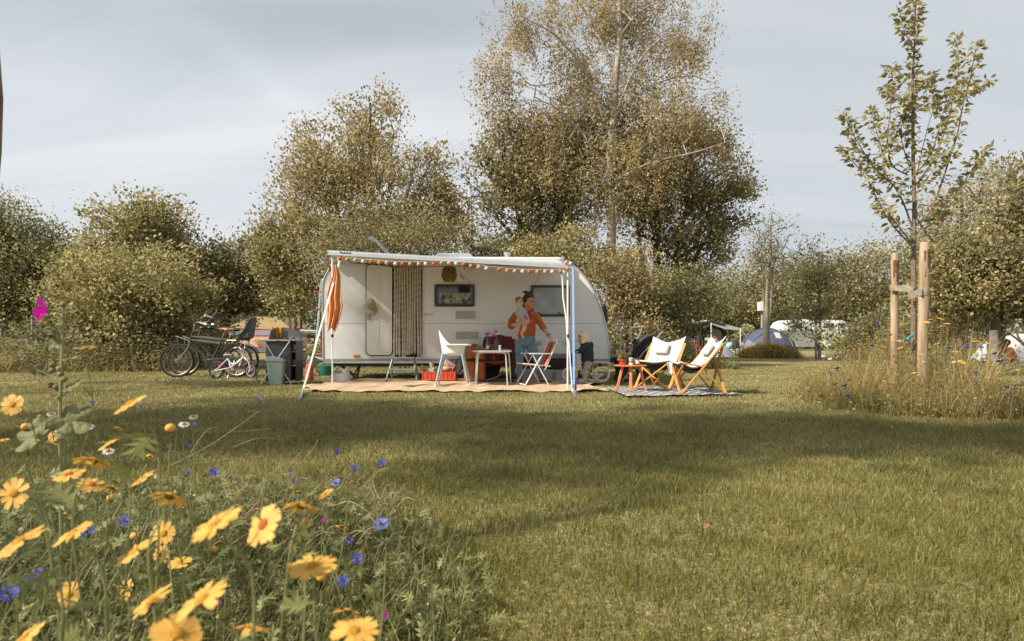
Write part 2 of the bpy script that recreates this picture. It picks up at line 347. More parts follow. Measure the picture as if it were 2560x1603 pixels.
def grow(rng, trunks, tg, up=.7, step=.35, bow=.06, path=.12):
    pos = []; par = []; rad = []; pl = []; istr = []
    for line, r0, r1 in trunks:
        cp = curve(line, 5); L_ = len(cp); first = len(pos)
        for i, p in enumerate(cp):
            pos.append(np.array(p)); par.append(len(pos)-2 if i else -1); rad.append(r0+(r1-r0)*(i/(L_-1))**.9); istr.append(True)
            pl.append(pl[-1]+np.linalg.norm(pos[-1]-pos[-2]) if i else 0.0)
    nt_ = len(pos); cap = nt_+len(tg)*30; Pn = np.zeros((cap, 3)); Pn[:nt_] = pos; PL = np.zeros(cap); PL[:nt_] = pl; par = par+[0]*(cap-nt_); n = nt_
    tr = Pn[:nt_]; d0 = np.array([np.min(np.linalg.norm(tr-t, axis=1)) for t in tg]); ends = []
    base_z = tr[:, 2].min()
    for k in np.argsort(d0):
        t = tg[k]; dv = t-Pn[:n]; dist = np.linalg.norm(dv, axis=1); hor = np.linalg.norm(dv[:, :2], axis=1)
        cost = dist+up*np.maximum(0, Pn[:n, 2]-t[2]+.45*hor)+path*PL[:n]+.8*(Pn[:n, 2] < base_z+.12*(t[2]-base_z))
        j = int(np.argmin(cost)); m_ = min(28, max(1, int(math.ceil(dist[j]/step)))); a = Pn[j].copy(); prev = j; jit = rng.normal(0, .05, 3)*dist[j]
        for q in range(1, m_+1):
            s = q/m_; p = a+(t-a)*s; p = p+np.array([0, 0, -bow*dist[j]*math.sin(math.pi*s)])+jit*math.sin(math.pi*s)
            if n >= cap: break
            Pn[n] = p; par[n] = prev; PL[n] = PL[prev]+dist[j]/m_; prev = n; n += 1
        ends.append(prev)
    par = np.array(par[:n]); Pn = Pn[:n]; cnt = np.zeros(n); cnt[ends] = 1
    for i in range(n-1, 0, -1):
        if par[i] >= 0: cnt[par[i]] += cnt[i]
    return Pn, par, cnt, np.array(rad), nt_
def limbs(Pn, par, cnt, rad, nt_, rtip=.006, rb=None, seg=5):
    n = len(Pn); r = np.empty(n); r[:nt_] = rad; rb = rb or max(rad)*.55; mx = max(cnt[nt_:].max() if n > nt_ else 1, 8)
    r[nt_:] = rtip+(rb-rtip)*np.minimum(1, (cnt[nt_:]/mx))**.6
    idx = np.where(par >= 0)[0]; a = Pn[par[idx]]; b = Pn[idx]; ra = np.minimum(r[par[idx]], r[idx]*1.25); rb_ = r[idx]
    istr = idx < nt_; ra = np.where(istr, r[par[idx]], ra)
    d = nrm(b-a); u = np.where(np.abs(d[:, 2:3]) < .9, np.array([[0, 0, 1.]]), np.array([[1., 0, 0]])); x = nrm(np.cross(u, d)); y = np.cross(d, x)
    an = np.arange(seg)*2*math.pi/seg; cs = np.cos(an)[None, :, None]; sn = np.sin(an)[None, :, None]
    ring = x[:, None, :]*cs+y[:, None, :]*sn; e = d*np.minimum(ra, .02)[:, None]
    Vs = np.concatenate([(a-e)[:, None, :]+ring*ra[:, None, None], (b+e)[:, None, :]+ring*rb_[:, None, None]], 1).reshape(-1, 3)
    k = np.arange(seg); q = np.stack([k, (k+1) % seg, (k+1) % seg+seg, k+seg], 1); Fs = (q[None]+(np.arange(len(idx))*2*seg)[:, None, None]).reshape(-1, 4)
    return Vs, Fs
def tree(name, label, base, ells, trunks, leaf_m, bark_m, seed=1, leaves=20, lsize=.1, spread=.28, up=.7, step=.35, tw=3, group=None, cat='tree', rtip=.006,
         hang=0.0, strands=0, shell=2.0, lshape=LEAF_T, rb=None, bow=.06, upn=.6, crown='crown', path=.12):
    rng = np.random.default_rng(seed); tg = targets(rng, ells, shell); Pn, par, cnt, rad, nt_ = grow(rng, trunks, tg, up, step, bow, path)
    root = thing(name, label, cat, tuple(base), 0, group)
    v, f = limbs(Pn, par, cnt, rad, nt_, rtip, rb); o = mesh_np('trunk', v, f, bark_m, root, smooth=True)
    tn = np.where((cnt <= tw) & (np.arange(len(Pn)) >= nt_))[0]
    c = np.repeat(Pn[tn], leaves, 0); dr = np.repeat(nrm(Pn[tn]-Pn[np.maximum(par[tn], 0)]), leaves, 0); n = len(c)
    pos = c+rng.normal(0, 1, (n, 3))*spread*np.array([1, 1, .8]); parts = []
    if strands:
        e = np.where((cnt == 1) & (np.arange(len(Pn)) >= nt_))[0]; e = np.repeat(e, strands); L_ = rng.uniform(.3, 1.15, len(e)); K = 12
        s = rng.uniform(0, 1, (len(e), K)); off = rng.normal(0, .22, (len(e), 1, 3)); sw = rng.normal(0, .05, (len(e), K, 3))
        ps = Pn[e][:, None, :]+off+sw; ps[:, :, 2] -= s*L_[:, None]; pos = np.concatenate([pos, ps.reshape(-1, 3)]); n = len(pos); dr = None
    A, B, C = leaf_axes(rng, n, upn, dr, hang); S = lsize*rng.uniform(.45, 1.5, n)
    pos[:, 2] = np.maximum(pos[:, 2], .03)
    v, f = scatter(*lshape, pos, A, B, C, S); mesh_np(crown, v, f, leaf_m, root)
    return root
BARK = mat('bark', (.17, .13, .09), .9, var=.25, scale=9, bump=.5, stretch=(1, 1, .3))
BARK_D = mat('bark_dark', (.10, .078, .055), .9, var=.25, scale=9, bump=.5)
BIRCH = mat('birch_bark', (.40, .35, .29), .8, var=.12, scale=5, bump=.4, col2=(.20, .165, .135), stretch=(1, 1, 2.2))
L_OLIVE = leafmat('leaf_olive', [(0.090, 0.091, 0.045), (0.224, 0.208, 0.094), (0.395, 0.341, 0.161), (0.633, 0.507, 0.274)], clump=.7)
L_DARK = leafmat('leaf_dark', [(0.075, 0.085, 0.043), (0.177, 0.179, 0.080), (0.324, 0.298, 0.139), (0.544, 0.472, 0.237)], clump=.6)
L_YEL = leafmat('leaf_yellowing', [(0.112, 0.111, 0.047), (0.268, 0.248, 0.102), (0.470, 0.398, 0.178), (0.663, 0.558, 0.307)], clump=.9)
L_RUST = leafmat('leaf_rusty', [(0.119, 0.112, 0.053), (0.302, 0.259, 0.113), (0.500, 0.395, 0.189), (0.702, 0.528, 0.281)], clump=.9)
L_BIRCH = leafmat('leaf_birch', [(0.141, 0.124, 0.056), (0.323, 0.266, 0.117), (0.503, 0.391, 0.194), (0.730, 0.510, 0.278)], clump=.8)
L_PALE = leafmat('leaf_pale', [(0.099, 0.097, 0.040), (0.198, 0.186, 0.077), (0.305, 0.271, 0.122), (0.428, 0.371, 0.186)], clump=.9)
L_CHERRY = leafmat('leaf_cherry', [(0.121, 0.135, 0.051), (0.258, 0.248, 0.098), (0.435, 0.383, 0.173), (0.675, 0.536, 0.274)], clump=2.5, spec=.5)
def trunkline(px, pyb, pyt, Y, lean=0, n=4, rng=random.Random(3), z0=0):
    a = P(px, pyb, Y); a.z = z0; b = P(px+lean, pyt, Y)
    return [a+(b-a)*(i/n)+V((rng.uniform(-.05, .05), rng.uniform(-.05, .05), 0))*(0 if i == 0 else 1) for i in range(n+1)]
def T(name, label, px, Y, ells, top, r0, lm, bm=BARK, lean=0, extra=None, **k):
    tl = trunkline(px, 900, top, Y, lean); tr = [(tl, r0, r0*.25)]
    for dx, tp, rr in extra or []: t2 = trunkline(px, 900, tp, Y, dx); t2[0] = tl[0]+V((.12*(1 if dx > 0 else -1), 0, 0)); tr.append((t2, rr, rr*.25))
    return tree(name, label, (tl[0].x, tl[0].y, 0), [E(a, b, c, d, Y, n) for a, b, c, d, n in ells], tr, lm, bm, **k)

# left side, from the frame's edge to the caravan
T('dark_tree', 'tall dark green tree at the end of the hedge beyond the pink flower', 20, 24, [(-30, 690, 110, 165, 420), (60, 730, 75, 130, 300), (-10, 575, 50, 60, 150)], 560, .22, L_DARK, seed=11, leaves=50, lsize=.105, spread=.34)
T('round_tree', 'low rounded dark tree next to the tallest dark tree at the hedge', 135, 26, [(130, 690, 85, 95, 380), (130, 800, 100, 80, 260)], 640, .18, L_DARK, seed=12, leaves=50, lsize=.11, spread=.36)
T('maple_tree', 'broad maple rising above the hedge with sky showing between its limbs', 345, 21, [(345, 575, 95, 70, 360), (300, 640, 75, 60, 180), (415, 590, 55, 50, 150), (350, 690, 130, 70, 240)], 530, .16, L_YEL, seed=13, leaves=26, lsize=.11, spread=.24, extra=[(-50, 600, .1), (45, 590, .1)])
T('bushy_tree', 'wide dark olive tree filling the gap behind the bicycles', 540, 23, [(520, 712, 125, 85, 440), (620, 706, 95, 75, 350), (450, 790, 100, 80, 300), (640, 740, 90, 40, 160)], 640, .16, L_OLIVE, seed=14, leaves=38, lsize=.105, spread=.32, extra=[(90, 640, .12), (-70, 660, .12)])
T('hazel_shrub', 'big many stemmed shrub with yellowing leaves behind the bed of weeds', 262, 17.3, [(250, 745, 95, 85, 320), (390, 712, 115, 72, 380), (330, 790, 150, 60, 280), (450, 760, 70, 70, 170), (190, 680, 50, 50, 70)], 660, .05, L_YEL, seed=15, leaves=22, lsize=.095, spread=.21,
  extra=[(-60, 700, .04), (40, 680, .045), (90, 690, .04), (140, 700, .035), (-20, 650, .04)], rtip=.007, cat='shrub')
T('small_tree', 'thin pale sapling standing in the weeds in front of the dark trees', 108, 18.5, [(105, 760, 35, 70, 70)], 690, .03, L_PALE, seed=16, leaves=9, lsize=.08, spread=.16)
T('leafy_shrub', 'yellow leaved shrub between the bicycles and the caravan', 740, 18.2, [(700, 640, 65, 85, 260), (745, 735, 55, 75, 240), (660, 600, 40, 45, 70), (770, 600, 60, 60, 160)], 560, .06, L_YEL, seed=17, leaves=22, lsize=.085, spread=.20, extra=[(-40, 590, .05), (40, 600, .05)], cat='shrub')
for i, (px, cy, lab) in enumerate(((520, 790, 'far tree seen past the bicycle saddles'), (640, 780, 'far tree crown right behind the tan trailer tent roof'), (760, 785, 'far tree between the trailer tent and the caravan tail'))):
    T('forest_tree', lab, px, 52, [(px, cy, 85, 70, 260), (px, cy+50, 95, 50, 200)], cy-60, .22, L_DARK, BARK_D, seed=80+i, leaves=24, lsize=.22, spread=.6, step=1.0, group='trees of the far tree line')
# behind the caravan
T('rusty_tree', 'large rust tinted tree rising behind the caravan with a pointed top', 925, 20, [(935, 560, 190, 110, 700), (890, 440, 140, 90, 480), (925, 330, 75, 80, 150), (955, 270, 30, 50, 36), (1070, 470, 75, 85, 260), (770, 550, 80, 120, 260), (800, 400, 70, 80, 110), (1110, 560, 60, 80, 200), (860, 290, 60, 50, 30), (760, 350, 40, 50, 26)],
  260, .17, L_RUST, seed=21, leaves=18, lsize=.095, spread=.20, extra=[(-110, 380, .10), (110, 430, .10), (-60, 330, .08), (60, 340, .08)], shell=1.6, up=.9)
T('olive_tree', 'dense fine leaved olive bush just above the caravan roof hatch', 1010, 17.5, [(1010, 610, 140, 75, 460), (900, 650, 110, 60, 260), (1100, 640, 80, 60, 200)], 560, .07, L_OLIVE, seed=22, leaves=30, lsize=.06, spread=.20, extra=[(-60, 590, .05), (60, 590, .05)])
T('sapling', 'spindly open sapling against the sky between the two big trees', 1190, 18, [(1190, 540, 55, 70, 40), (1215, 520, 40, 20, 14), (1185, 640, 70, 45, 60)], 470, .045, L_PALE, BARK_D, lean=-15, seed=23, leaves=12, lsize=.08, spread=.14, rtip=.009, extra=[(40, 490, .03)])
T('hedge_shrub', 'yellowish shrub rising just behind the caravan roof', 1400, 18.6, [(1290, 660, 90, 60, 240), (1410, 640, 90, 60, 260), (1480, 680, 60, 50, 120)], 620, .05, L_YEL, seed=24, leaves=20, lsize=.085, spread=.2, extra=[(-70, 640, .04), (70, 620, .04)], cat='shrub')
T('shade_tree', 'dark dense tree under the birch beside the caravan nose', 1640, 23, [(1640, 500, 150, 120, 560), (1770, 490, 100, 80, 330), (1700, 610, 100, 80, 330), (1570, 400, 120, 110, 330), (1800, 560, 60, 70, 120), (1740, 370, 80, 60, 140), (1850, 470, 40, 30, 30), (1790, 640, 50, 50, 70)],
  360, .26, L_OLIVE, BARK_D, seed=25, leaves=20, lsize=.10, spread=.24, extra=[(90, 430, .16), (-70, 400, .15)], shell=1.6)
T('shade_tree', 'dark tree with orange tinged leaves behind the caravan roof chimney', 1350, 22, [(1300, 470, 120, 110, 470), (1250, 430, 70, 50, 150), (1410, 480, 120, 130, 480), (1320, 610, 130, 75, 380), (1430, 360, 110, 90, 260), (1280, 340, 70, 60, 100), (1220, 500, 40, 40, 40)],
  350, .24, L_OLIVE, BARK_D, seed=26, leaves=18, lsize=.10, spread=.24, extra=[(-70, 460, .14), (60, 400, .14)], shell=1.6)
# the birch: its limbs are drawn one by one, its twigs hang
def birch():
    Y = 21.0; q = lambda *a: [P(x, y, Y+dy) for x, y, dy in a]
    tr = [([V((P(1526, 900, Y).x, Y, 0))]+q((1525, 700, 0), (1528, 560, 0), (1522, 430, 0), (1533, 300, 0), (1540, 190, 0), (1550, 90, 0), (1548, -20, 0), (1552, -160, 0), (1556, -300, 0)), 0.210, 0.048),
          (q((1520, 330, 0), (1470, 190, -.4), (1400, 100, -.8), (1360, 70, -1), (1300, 40, -1.2)), 0.062, 0.016),
          (q((1460, 180, -.3), (1340, 215, -1), (1290, 180, -1.3), (1240, 190, -1.6)), 0.031, 0.010),
          (q((1520, 420, 0), (1400, 270, .8), (1330, 220, 1.1), (1250, 200, 1.4)), 0.037, 0.012),
          (q((1540, 180, 0), (1480, 60, .5), (1440, -10, .9), (1420, -80, 1)), 0.062, 0.016),
          (q((1550, 90, 0), (1600, 30, -.5), (1660, 0, -.7), (1740, -30, -1)), 0.043, 0.012),
          (q((1532, 300, 0), (1600, 150, -.6), (1680, 85, -1), (1760, 110, -1.5)), 0.050, 0.012),
          (q((1535, 300, 0), (1620, 220, .8), (1720, 190, 1.2), (1790, 210, 1.5)), 0.037, 0.010),
          (q((1525, 460, 0), (1620, 410, -.8), (1740, 380, -1.3), (1830, 350, -1.6)), 0.056, 0.012),
          (q((1524, 440, 0), (1430, 415, 1), (1340, 405, 1.6), (1270, 390, 1.9)), 0.043, 0.010),
          (q((1524, 370, 0), (1440, 320, -1), (1390, 270, -1.4), (1350, 250, -1.7)), 0.043, 0.010)]
    el = [E(a[0], a[1], a[2], a[3], a[4]+(1.0 if 1480 < a[0] < 1600 else 0), int(a[5]*(1.7 if 1480 < a[0] < 1600 else 1.1)), .8) for a in ((1560, 40, 150, 70, Y, 300), (1560, -110, 150, 110, Y, 200), (1290, 75, 75, 55, Y, 130), (1240, 200, 62, 55, Y, 110), (1380, 60, 90, 55, Y, 70), (1720, 110, 75, 70, Y, 150), (1550, 200, 150, 90, Y, 260), (1340, 300, 110, 80, Y, 170),
          (1700, 300, 110, 90, Y, 260), (1780, 360, 60, 60, Y, 110), (1500, 370, 190, 100, Y, 260), (1420, 150, 70, 60, Y, 50), (1540, 500, 200, 90, Y, 180), (1640, 420, 140, 90, Y, 200), (1380, 400, 130, 90, Y, 190), (1540, 290, 120, 80, Y, 120))]
    tree('birch_tree', 'tall pale barked birch with drooping twigs rising out of the frame', (tr[0][0][0].x, Y, 0), el, tr, L_BIRCH, BIRCH, seed=31, leaves=4, lsize=.072, spread=.2, up=.25, tw=2, rtip=.006, hang=.9, strands=4, shell=1.5, rb=.045, bow=-.04, path=.05)
birch()
# right of the caravan
T('hedge_shrub', 'bushy olive shrub touching the nose of the caravan', 1560, 17.5, [(1540, 730, 60, 90, 260), (1600, 700, 70, 70, 230), (1570, 820, 100, 60, 230)], 640, .06, L_RUST, seed=41, leaves=26, lsize=.075, spread=.2, extra=[(50, 650, .05)], cat='shrub')
T('hedge_shrub', 'dark shrub behind the black pushchair', 1660, 19, [(1650, 800, 80, 70, 260), (1700, 740, 70, 60, 200)], 720, .06, L_DARK, seed=42, leaves=28, lsize=.09, spread=.24, cat='shrub')
T('young_tree', 'slender airy tree with a forked pale trunk growing from the yellow bush', 1916, 28.6, [(1915, 610, 75, 60, 85), (1880, 650, 60, 50, 50), (1960, 650, 55, 60, 55), (1925, 565, 40, 30, 25)], 570, .17, L_PALE, mat('bark_pale', (.33, .28, .21), .85, var=.12, scale=8), lean=8, seed=43, leaves=12, lsize=.085, spread=.24, extra=[(22, 620, .10), (-14, 640, .07)], step=.3, rtip=.012, up=.9, rb=.05)
T('small_tree', 'small full leaved tree held by grey stakes in front of the far caravan', 2047, 26, [(2048, 720, 45, 60, 150), (2040, 790, 55, 50, 160), (2045, 660, 18, 50, 40)], 640, .05, L_OLIVE, seed=44, leaves=14, lsize=.095, spread=.2)
for i, (px, Y, cy, rx, ry, lab) in enumerate([(1700, 62, 765, 60, 80, 'first tree of the far tree line behind the camping awning'), (1800, 70, 770, 70, 82, 'dark far tree line crown above the awning roof'), (1880, 66, 760, 65, 70, 'far tree line crown behind the slender airy tree'),
        (1965, 74, 735, 70, 85, 'far tree line crown above the blue dome tent'), (2060, 70, 735, 75, 85, 'far tree line crown right above the white caravan roof'), (2150, 64, 725, 85, 95, 'far tree line crown beside the thin wooden stake'),
        (2240, 66, 720, 80, 90, 'far tree line crown seen between the two stakes'), (2330, 60, 715, 90, 100, 'far tree line crown beyond the thick wooden stake'), (2440, 58, 700, 100, 110, 'far tree line crown behind the tall tree at the frame edge'), (2560, 60, 690, 100, 120, 'last far tree line crown at the edge of the frame')]):
    T('forest_tree', lab, px, Y, [(px, cy, rx*1.05, ry, 300), (px+rx*.5, cy+40, rx*.8, ry*.6, 160)], cy-ry*.6, .25, [L_DARK, L_DARK, L_OLIVE][i % 3], BARK_D, seed=60+i, leaves=34, lsize=.24, spread=.75, step=1.2, group='trees of the far tree line')
for i, (px, cy, lab) in enumerate(((1740, 790, 'low far crown closing the gap behind the awning tent'), (1925, 780, 'low far crown closing the gap behind the airy tree'), (2110, 770, 'low far crown above the end of the white caravan'), (2290, 760, 'low far crown seen right behind the cherry trunk'))):
    T('forest_tree', lab, px, 82, [(px, cy, 110, 55, 260), (px, cy+40, 120, 40, 160)], cy-40, .3, L_DARK, BARK_D, seed=90+i, leaves=26, lsize=.36, spread=1.0, step=1.6, group='trees of the far tree line')
T('tall_tree', 'large dense tree filling the frame edge behind the flower mound', 2490, 17.5, [(2500, 650, 130, 90, 400), (2575, 540, 90, 115, 330), (2470, 730, 120, 62, 300), (2380, 700, 60, 60, 130), (2540, 762, 90, 42, 150)], 500, .16, L_OLIVE, seed=51, leaves=32, lsize=.10, spread=.26, extra=[(-60, 640, .1), (60, 560, .1)])
T('feathery_tree', 'open feathery tree with brown tinted sprays behind the thick stake', 2400, 24, [(2420, 520, 95, 60, 180), (2350, 580, 75, 50, 110), (2500, 470, 80, 60, 150)], 460, .14, L_RUST, seed=52, leaves=20, lsize=.08, spread=.3, extra=[(60, 470, .08), (-50, 560, .06)])
T('low_shrub', 'low dark shrub between the far caravan and the stakes', 2180, 22, [(2180, 830, 60, 45, 160), (2110, 850, 50, 35, 100)], 800, .04, L_DARK, seed=53, leaves=16, lsize=.1, spread=.22, cat='shrub')
T('low_shrub', 'low olive shrub behind the flower mound beside the thick stake', 2380, 20, [(2370, 820, 80, 45, 200), (2290, 840, 60, 35, 110)], 790, .04, L_OLIVE, seed=54, leaves=16, lsize=.1, spread=.22, cat='shrub')
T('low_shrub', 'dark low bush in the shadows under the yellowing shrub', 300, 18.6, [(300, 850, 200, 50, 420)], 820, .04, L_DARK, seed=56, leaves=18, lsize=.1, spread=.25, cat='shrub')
T('low_shrub', 'olive low bush beside the front wheels of the black bicycles', 450, 19.5, [(450, 850, 80, 50, 220)], 820, .04, L_OLIVE, seed=57, leaves=16, lsize=.1, spread=.25, cat='shrub')
# trees outside the frame whose crowns shade the lawn
for x, y, z, rx, ry, rz, n, s, lab, tx, ty in ((-9.2, 2.2, 7.2, 4.2, 2.1, .8, 360, 71, 'tree outside the frame that shades the middle lawn', -11, -1), (-4.2, 1.5, 7.0, 3.0, .9, .7, 190, 72, 'tree behind the photographer that shades the lawn toward the mound', -8, -3),
        (-12.6, 7.8, 7.0, 2.6, .45, .5, 70, 73, 'tree outside the frame that shades the grass before the bicycles', -15, 6), (-9.9, 8.9, 8.8, 2.0, 1.2, 1.0, 38, 75, 'light crowned tree outside the frame that dapples the caravan wall', -12, 7)):
    tree('lawn_tree', lab, (tx, ty, 0), [(V((x, y, z)), rx, rz, ry, n)], [([V((tx, ty, 0)), V((tx*.7+x*.3, ty*.7+y*.3, z*.5)), V((x, y, z+.3))], .12, .04)], L_OLIVE, BARK, seed=s, leaves=20, lsize=.19, spread=.26)

# ---------------------------------------------------------------- the young cherry held between two stakes
def cherry():
    Y = 7.8; rng = np.random.default_rng(81); base = V((P(2284, 900, Y).x, Y, 0)); root = thing('cherry_tree', 'young cherry tree with upright whips held between two wooden stakes', 'tree', base)
    c = lambda x, y: (2020+x/2.363, y/2.3625)
    st = [(2284, 620), c(625, 1400), c(628, 1200), c(622, 1000), c(620, 800), c(618, 620), c(618, 440), c(630, 250), c(632, 120), c(640, -20)]
    br = [(st, .033, .006)]
    for ln, r in (([(610, 1450), (500, 1330), (420, 1200), (360, 1080), (270, 960), (200, 880)], .012), ([(605, 1430), (500, 1290), (430, 1200)], .009), ([(612, 1330), (560, 1190), (500, 1090), (400, 1000), (330, 900), (260, 780), (205, 660)], .012),
                  ([(590, 1035), (500, 980), (470, 860), (480, 700), (500, 500), (490, 400)], .010), ([(600, 990), (560, 860), (550, 760), (590, 640), (600, 540)], .009), ([(595, 1100), (470, 1050), (440, 900), (400, 760), (370, 650)], .009),
                  ([(640, 1330), (720, 1250), (790, 1080), (840, 920), (880, 800), (920, 600), (960, 450), (1000, 240)], .014), ([(650, 1080), (740, 940), (820, 740), (860, 560), (890, 400), (880, 200)], .012),
                  ([(645, 1020), (730, 900), (790, 700), (830, 520)], .010), ([(640, 1400), (740, 1310), (800, 1250)], .008), ([(655, 1210), (800, 1210), (900, 1110), (980, 980), (1060, 880)], .008),
                  ([(650, 1000), (680, 860), (730, 680), (770, 600)], .007), ([(722, 680), (700, 560), (690, 470)], .004), ([(740, 660), (735, 540), (725, 430)], .004), ([(650, 1110), (700, 1060), (800, 920)], .006), ([(870, 560), (960, 540), (1080, 480)], .005),
                  ([(620, 260), (570, 190), (540, 60)], .005), ([(600, 720), (540, 600), (440, 520)], .006)):
        br.append(([c(*q) for q in ln], r, r*.3))
    mb = MB(); pos = []; dirs = []
    for i, (ln, r0, r1) in enumerate(br):
        dy = 0 if i == 0 else rng.uniform(-.5, .5); L_ = len(ln)
        pts = [P(x, y, Y+dy*(k/(L_-1))) for k, (x, y) in enumerate(ln)]
        if i == 0: pts = [base]+pts
        cp = curve(pts, 5); n = len(cp); mb.tube(cp, [r0+(r1-r0)*k/(n-1) for k in range(n)], 7)
        for k in range(1, n):
            if i == 0 and cp[k].z < 2.5: continue
            if i in (12, 13) and k < n-4: continue
            f = k/n
            if i and f < .18: continue
            m_ = int((9 if i else 11)*(.5+.9*f)); 
            for _ in range(m_):
                d = (cp[k]-cp[k-1]).normalized(); s = rng.uniform(0, 1); p = cp[k-1].lerp(cp[k], s); v = V(rng.normal(size=3)); v.z = abs(v.z)*.3-.1; v = (v.normalized()+d*.3).normalized()
                pos.append(p+v*rng.uniform(.01, .075)); dirs.append(v)
    mb.build('trunk', mat('cherry_bark', (.21, .15, .10), .7, var=.2, scale=14, bump=.4, stretch=(1, 1, 3)), root, world=True)
    pos = np.array(pos); n = len(pos); A, B, C = leaf_axes(rng, n, 1.6, np.array(dirs), .35); v, f = scatter(*LEAF_H, pos, A, B, C, .088*rng.uniform(.6, 1.25, n)); mesh_np('crown', v, f, L_CHERRY, root)
    y2 = n//70; idx = rng.choice(n, y2); A, B, C = leaf_axes(rng, y2, .5, None, .6); v, f = scatter(*LEAF_H, pos[idx]+rng.normal(0, .02, (y2, 3)), A, B, C, .075*np.ones(y2)); mesh_np('yellow_leaves', v, f, mat('cherry_gold', (.42, .24, .05), .5, thin=.3), root)
    WD = mat('stake_wood', (.46, .36, .25), .75, var=.18, scale=5, bump=.5, bscale=30, col2=(.24, .15, .08), stretch=(3, 3, .35)); ST = mat('stake_strap', (.33, .28, .21), .8, var=.2, scale=20, bump=.3, bscale=80)
    for nm, px0, px1, pt, r, Ys, lab in (('stake', 2236, 2237, 633, .047, 8.0, 'thinner round wooden stake on the caravan side of the young cherry'), ('stake', 2303, 2312, 606, .057, 7.45, 'thicker round wooden stake with peeling bark beside the young cherry')):
        a = P(px0, 900, Ys); a.z = 0; b = P(px1, pt, Ys); s = thing(nm, lab, 'stake', a, 0, 'stakes of the young cherry'); mb = MB(); K = 14
        mb.tube([a.lerp(b, k/K)+V((rng.normal(0, .002), 0, 0)) for k in range(K+1)], [r*(1+rng.normal(0, .02)) for k in range(K)]+[r*.93], 14); mb.build('post', WD, s, world=True)
        m2 = MB()
        for k in range(5): z = b.z-.05-.03*k; a_ = rng.uniform(-2.4, -.8); m2.box((b.x+math.cos(a_)*r, b.y+math.sin(a_)*r, z-.1), (.02, .006, .12+.05*k), (0, 0, a_+math.pi/2))
        m2.build('bark_strip', mat('bark_peel', (.16, .08, .035), .9, var=.3, scale=20), s, world=True)
    t = thing('tie_strap', 'flat grey strap tying the cherry trunk to the thin stake', 'strap', P(2236, 718, 8.0)); mb = MB()
    mb.bar(P(2224, 718, 7.95), P(2284, 725, 7.76), .006, .075, (0, 0, 1)).bar(P(2248, 716, 8.04), P(2284, 724, 7.85), .006, .075, (0, 0, 1)); mb.build('band', ST, t, world=True)
    t = thing('tie_strap', 'flat grey strap tying the cherry trunk to the thick stake', 'strap', P(2303, 733, 7.45)); mb = MB()
    mb.bar(P(2271, 740, 7.72), P(2305, 730, 7.38), .006, .085, (0, 0, 1)).bar(P(2284, 741, 7.86), P(2318, 732, 7.5), .006, .07, (0, 0, 1)).lathe([(.062, -.04), (.062, .04)], P(2308, 731, 7.45), 16); mb.build('band', ST, t, world=True)
    mb = MB(); mb.tube(curve([P(2262, 848, 7.7), P(2275, 840, 7.7), P(2284, 836, 7.72), P(2276, 846, 7.75), P(2264, 856, 7.7)], 4), .012, 6, flat=.4); tag(mb.build('cord', mat('cyan_cord', (.05, .45, .6), .5)), 'bright cyan cord knotted round the cherry trunk low in the flowers', 'cord')
cherry()

# ================================================================ WILD GRASS AND WEEDS
def stems(rng, n, base, h, lean, m_=6, wd=.003, curl=.5):
    """thin arching stems as flat three-sided ribbons, vectorised"""
    a = rng.uniform(0, 2*math.pi, n); l = np.abs(rng.normal(0, lean, n)); d = np.stack([np.cos(a)*l, np.sin(a)*l, np.ones(n)], 1); d = nrm(d)
    g = np.stack([np.cos(a), np.sin(a), -np.ones(n)*.6], 1)*curl*rng.uniform(0, 1, n)[:, None]
    s = np.linspace(0, 1, m_)[None, :, None]; pts = base[:, None, :]+h[:, None, None]*(d[:, None, :]*s+g[:, None, :]*s*s)
    pts[:, :, 2] = np.maximum(pts[:, :, 2], .01); w_ = (wd if np.ndim(wd) else np.full(n, wd))[:, None, None]*(1-.6*s)
    side = np.stack([-np.sin(a+rng.normal(0, .8, n)), np.cos(a), np.zeros(n)], 1)[:, None, :]; side2 = np.array([[[0, 0, 0.0]]])
    Lr = pts-side*w_; Rr = pts+side*w_; Vs = np.stack([Lr, Rr], 2).reshape(n, -1, 3); k = np.arange(m_-1)*2
    q = np.stack([k, k+1, k+3, k+2], 1); Fs = q[None]+(np.arange(n)*2*m_)[:, None, None]
    return Vs.reshape(-1, 3), Fs.reshape(-1, 4), pts[:, -1]
def sample(rng, poly, n):
    p = np.array([q[:2] for q in poly]); lo, hi = p.min(0), p.max(0); o = np.zeros((0, 2))
    while len(o) < n:
        c = rng.uniform(lo, hi, (n*2, 2)); o = np.concatenate([o, c[inpoly(c, poly)]])
    return o[:n]
def z3(xy): return np.concatenate([xy, np.zeros((len(xy), 1))], 1)
LOBED = (np.array([[0, -.03, 0], [0, .03, 0], [.5, -.04, .04], [.5, .04, .04], [.95, 0, 0], [.15, .05, 0], [.33, .26, .03], [.30, .05, .02], [.55, .32, .04], [.48, .05, .04], [.82, .24, .02], [.70, .04, .03],
                   [.15, -.05, 0], [.33, -.26, .03], [.30, -.05, .02], [.55, -.32, .04], [.48, -.05, .04], [.82, -.24, .02], [.70, -.04, .03]], float),
         np.array([[0, 2, 3], [0, 3, 1], [2, 4, 3], [5, 7, 6], [7, 9, 8], [9, 11, 10], [12, 13, 14], [14, 15, 16], [16, 17, 18]]))
MOUND = [(4.25, 8.9), (3.95, 8.2), (4.0, 7.4), (4.3, 6.7), (5.2, 6.35), (7.2, 6.2), (7.6, 7.3), (6.9, 8.6), (6.6, 9.6), (5.0, 9.5)]
BED = [(-2.6, .55), (-.9, .5), (-.52, .8), (-.28, 1.3), (-.12, 1.75), (-.2, 2.3), (-.45, 2.8), (-.8, 3.15), (-1.3, 3.3), (-2.3, 3.4), (-3.6, 3.3), (-3.4, 2.4)]
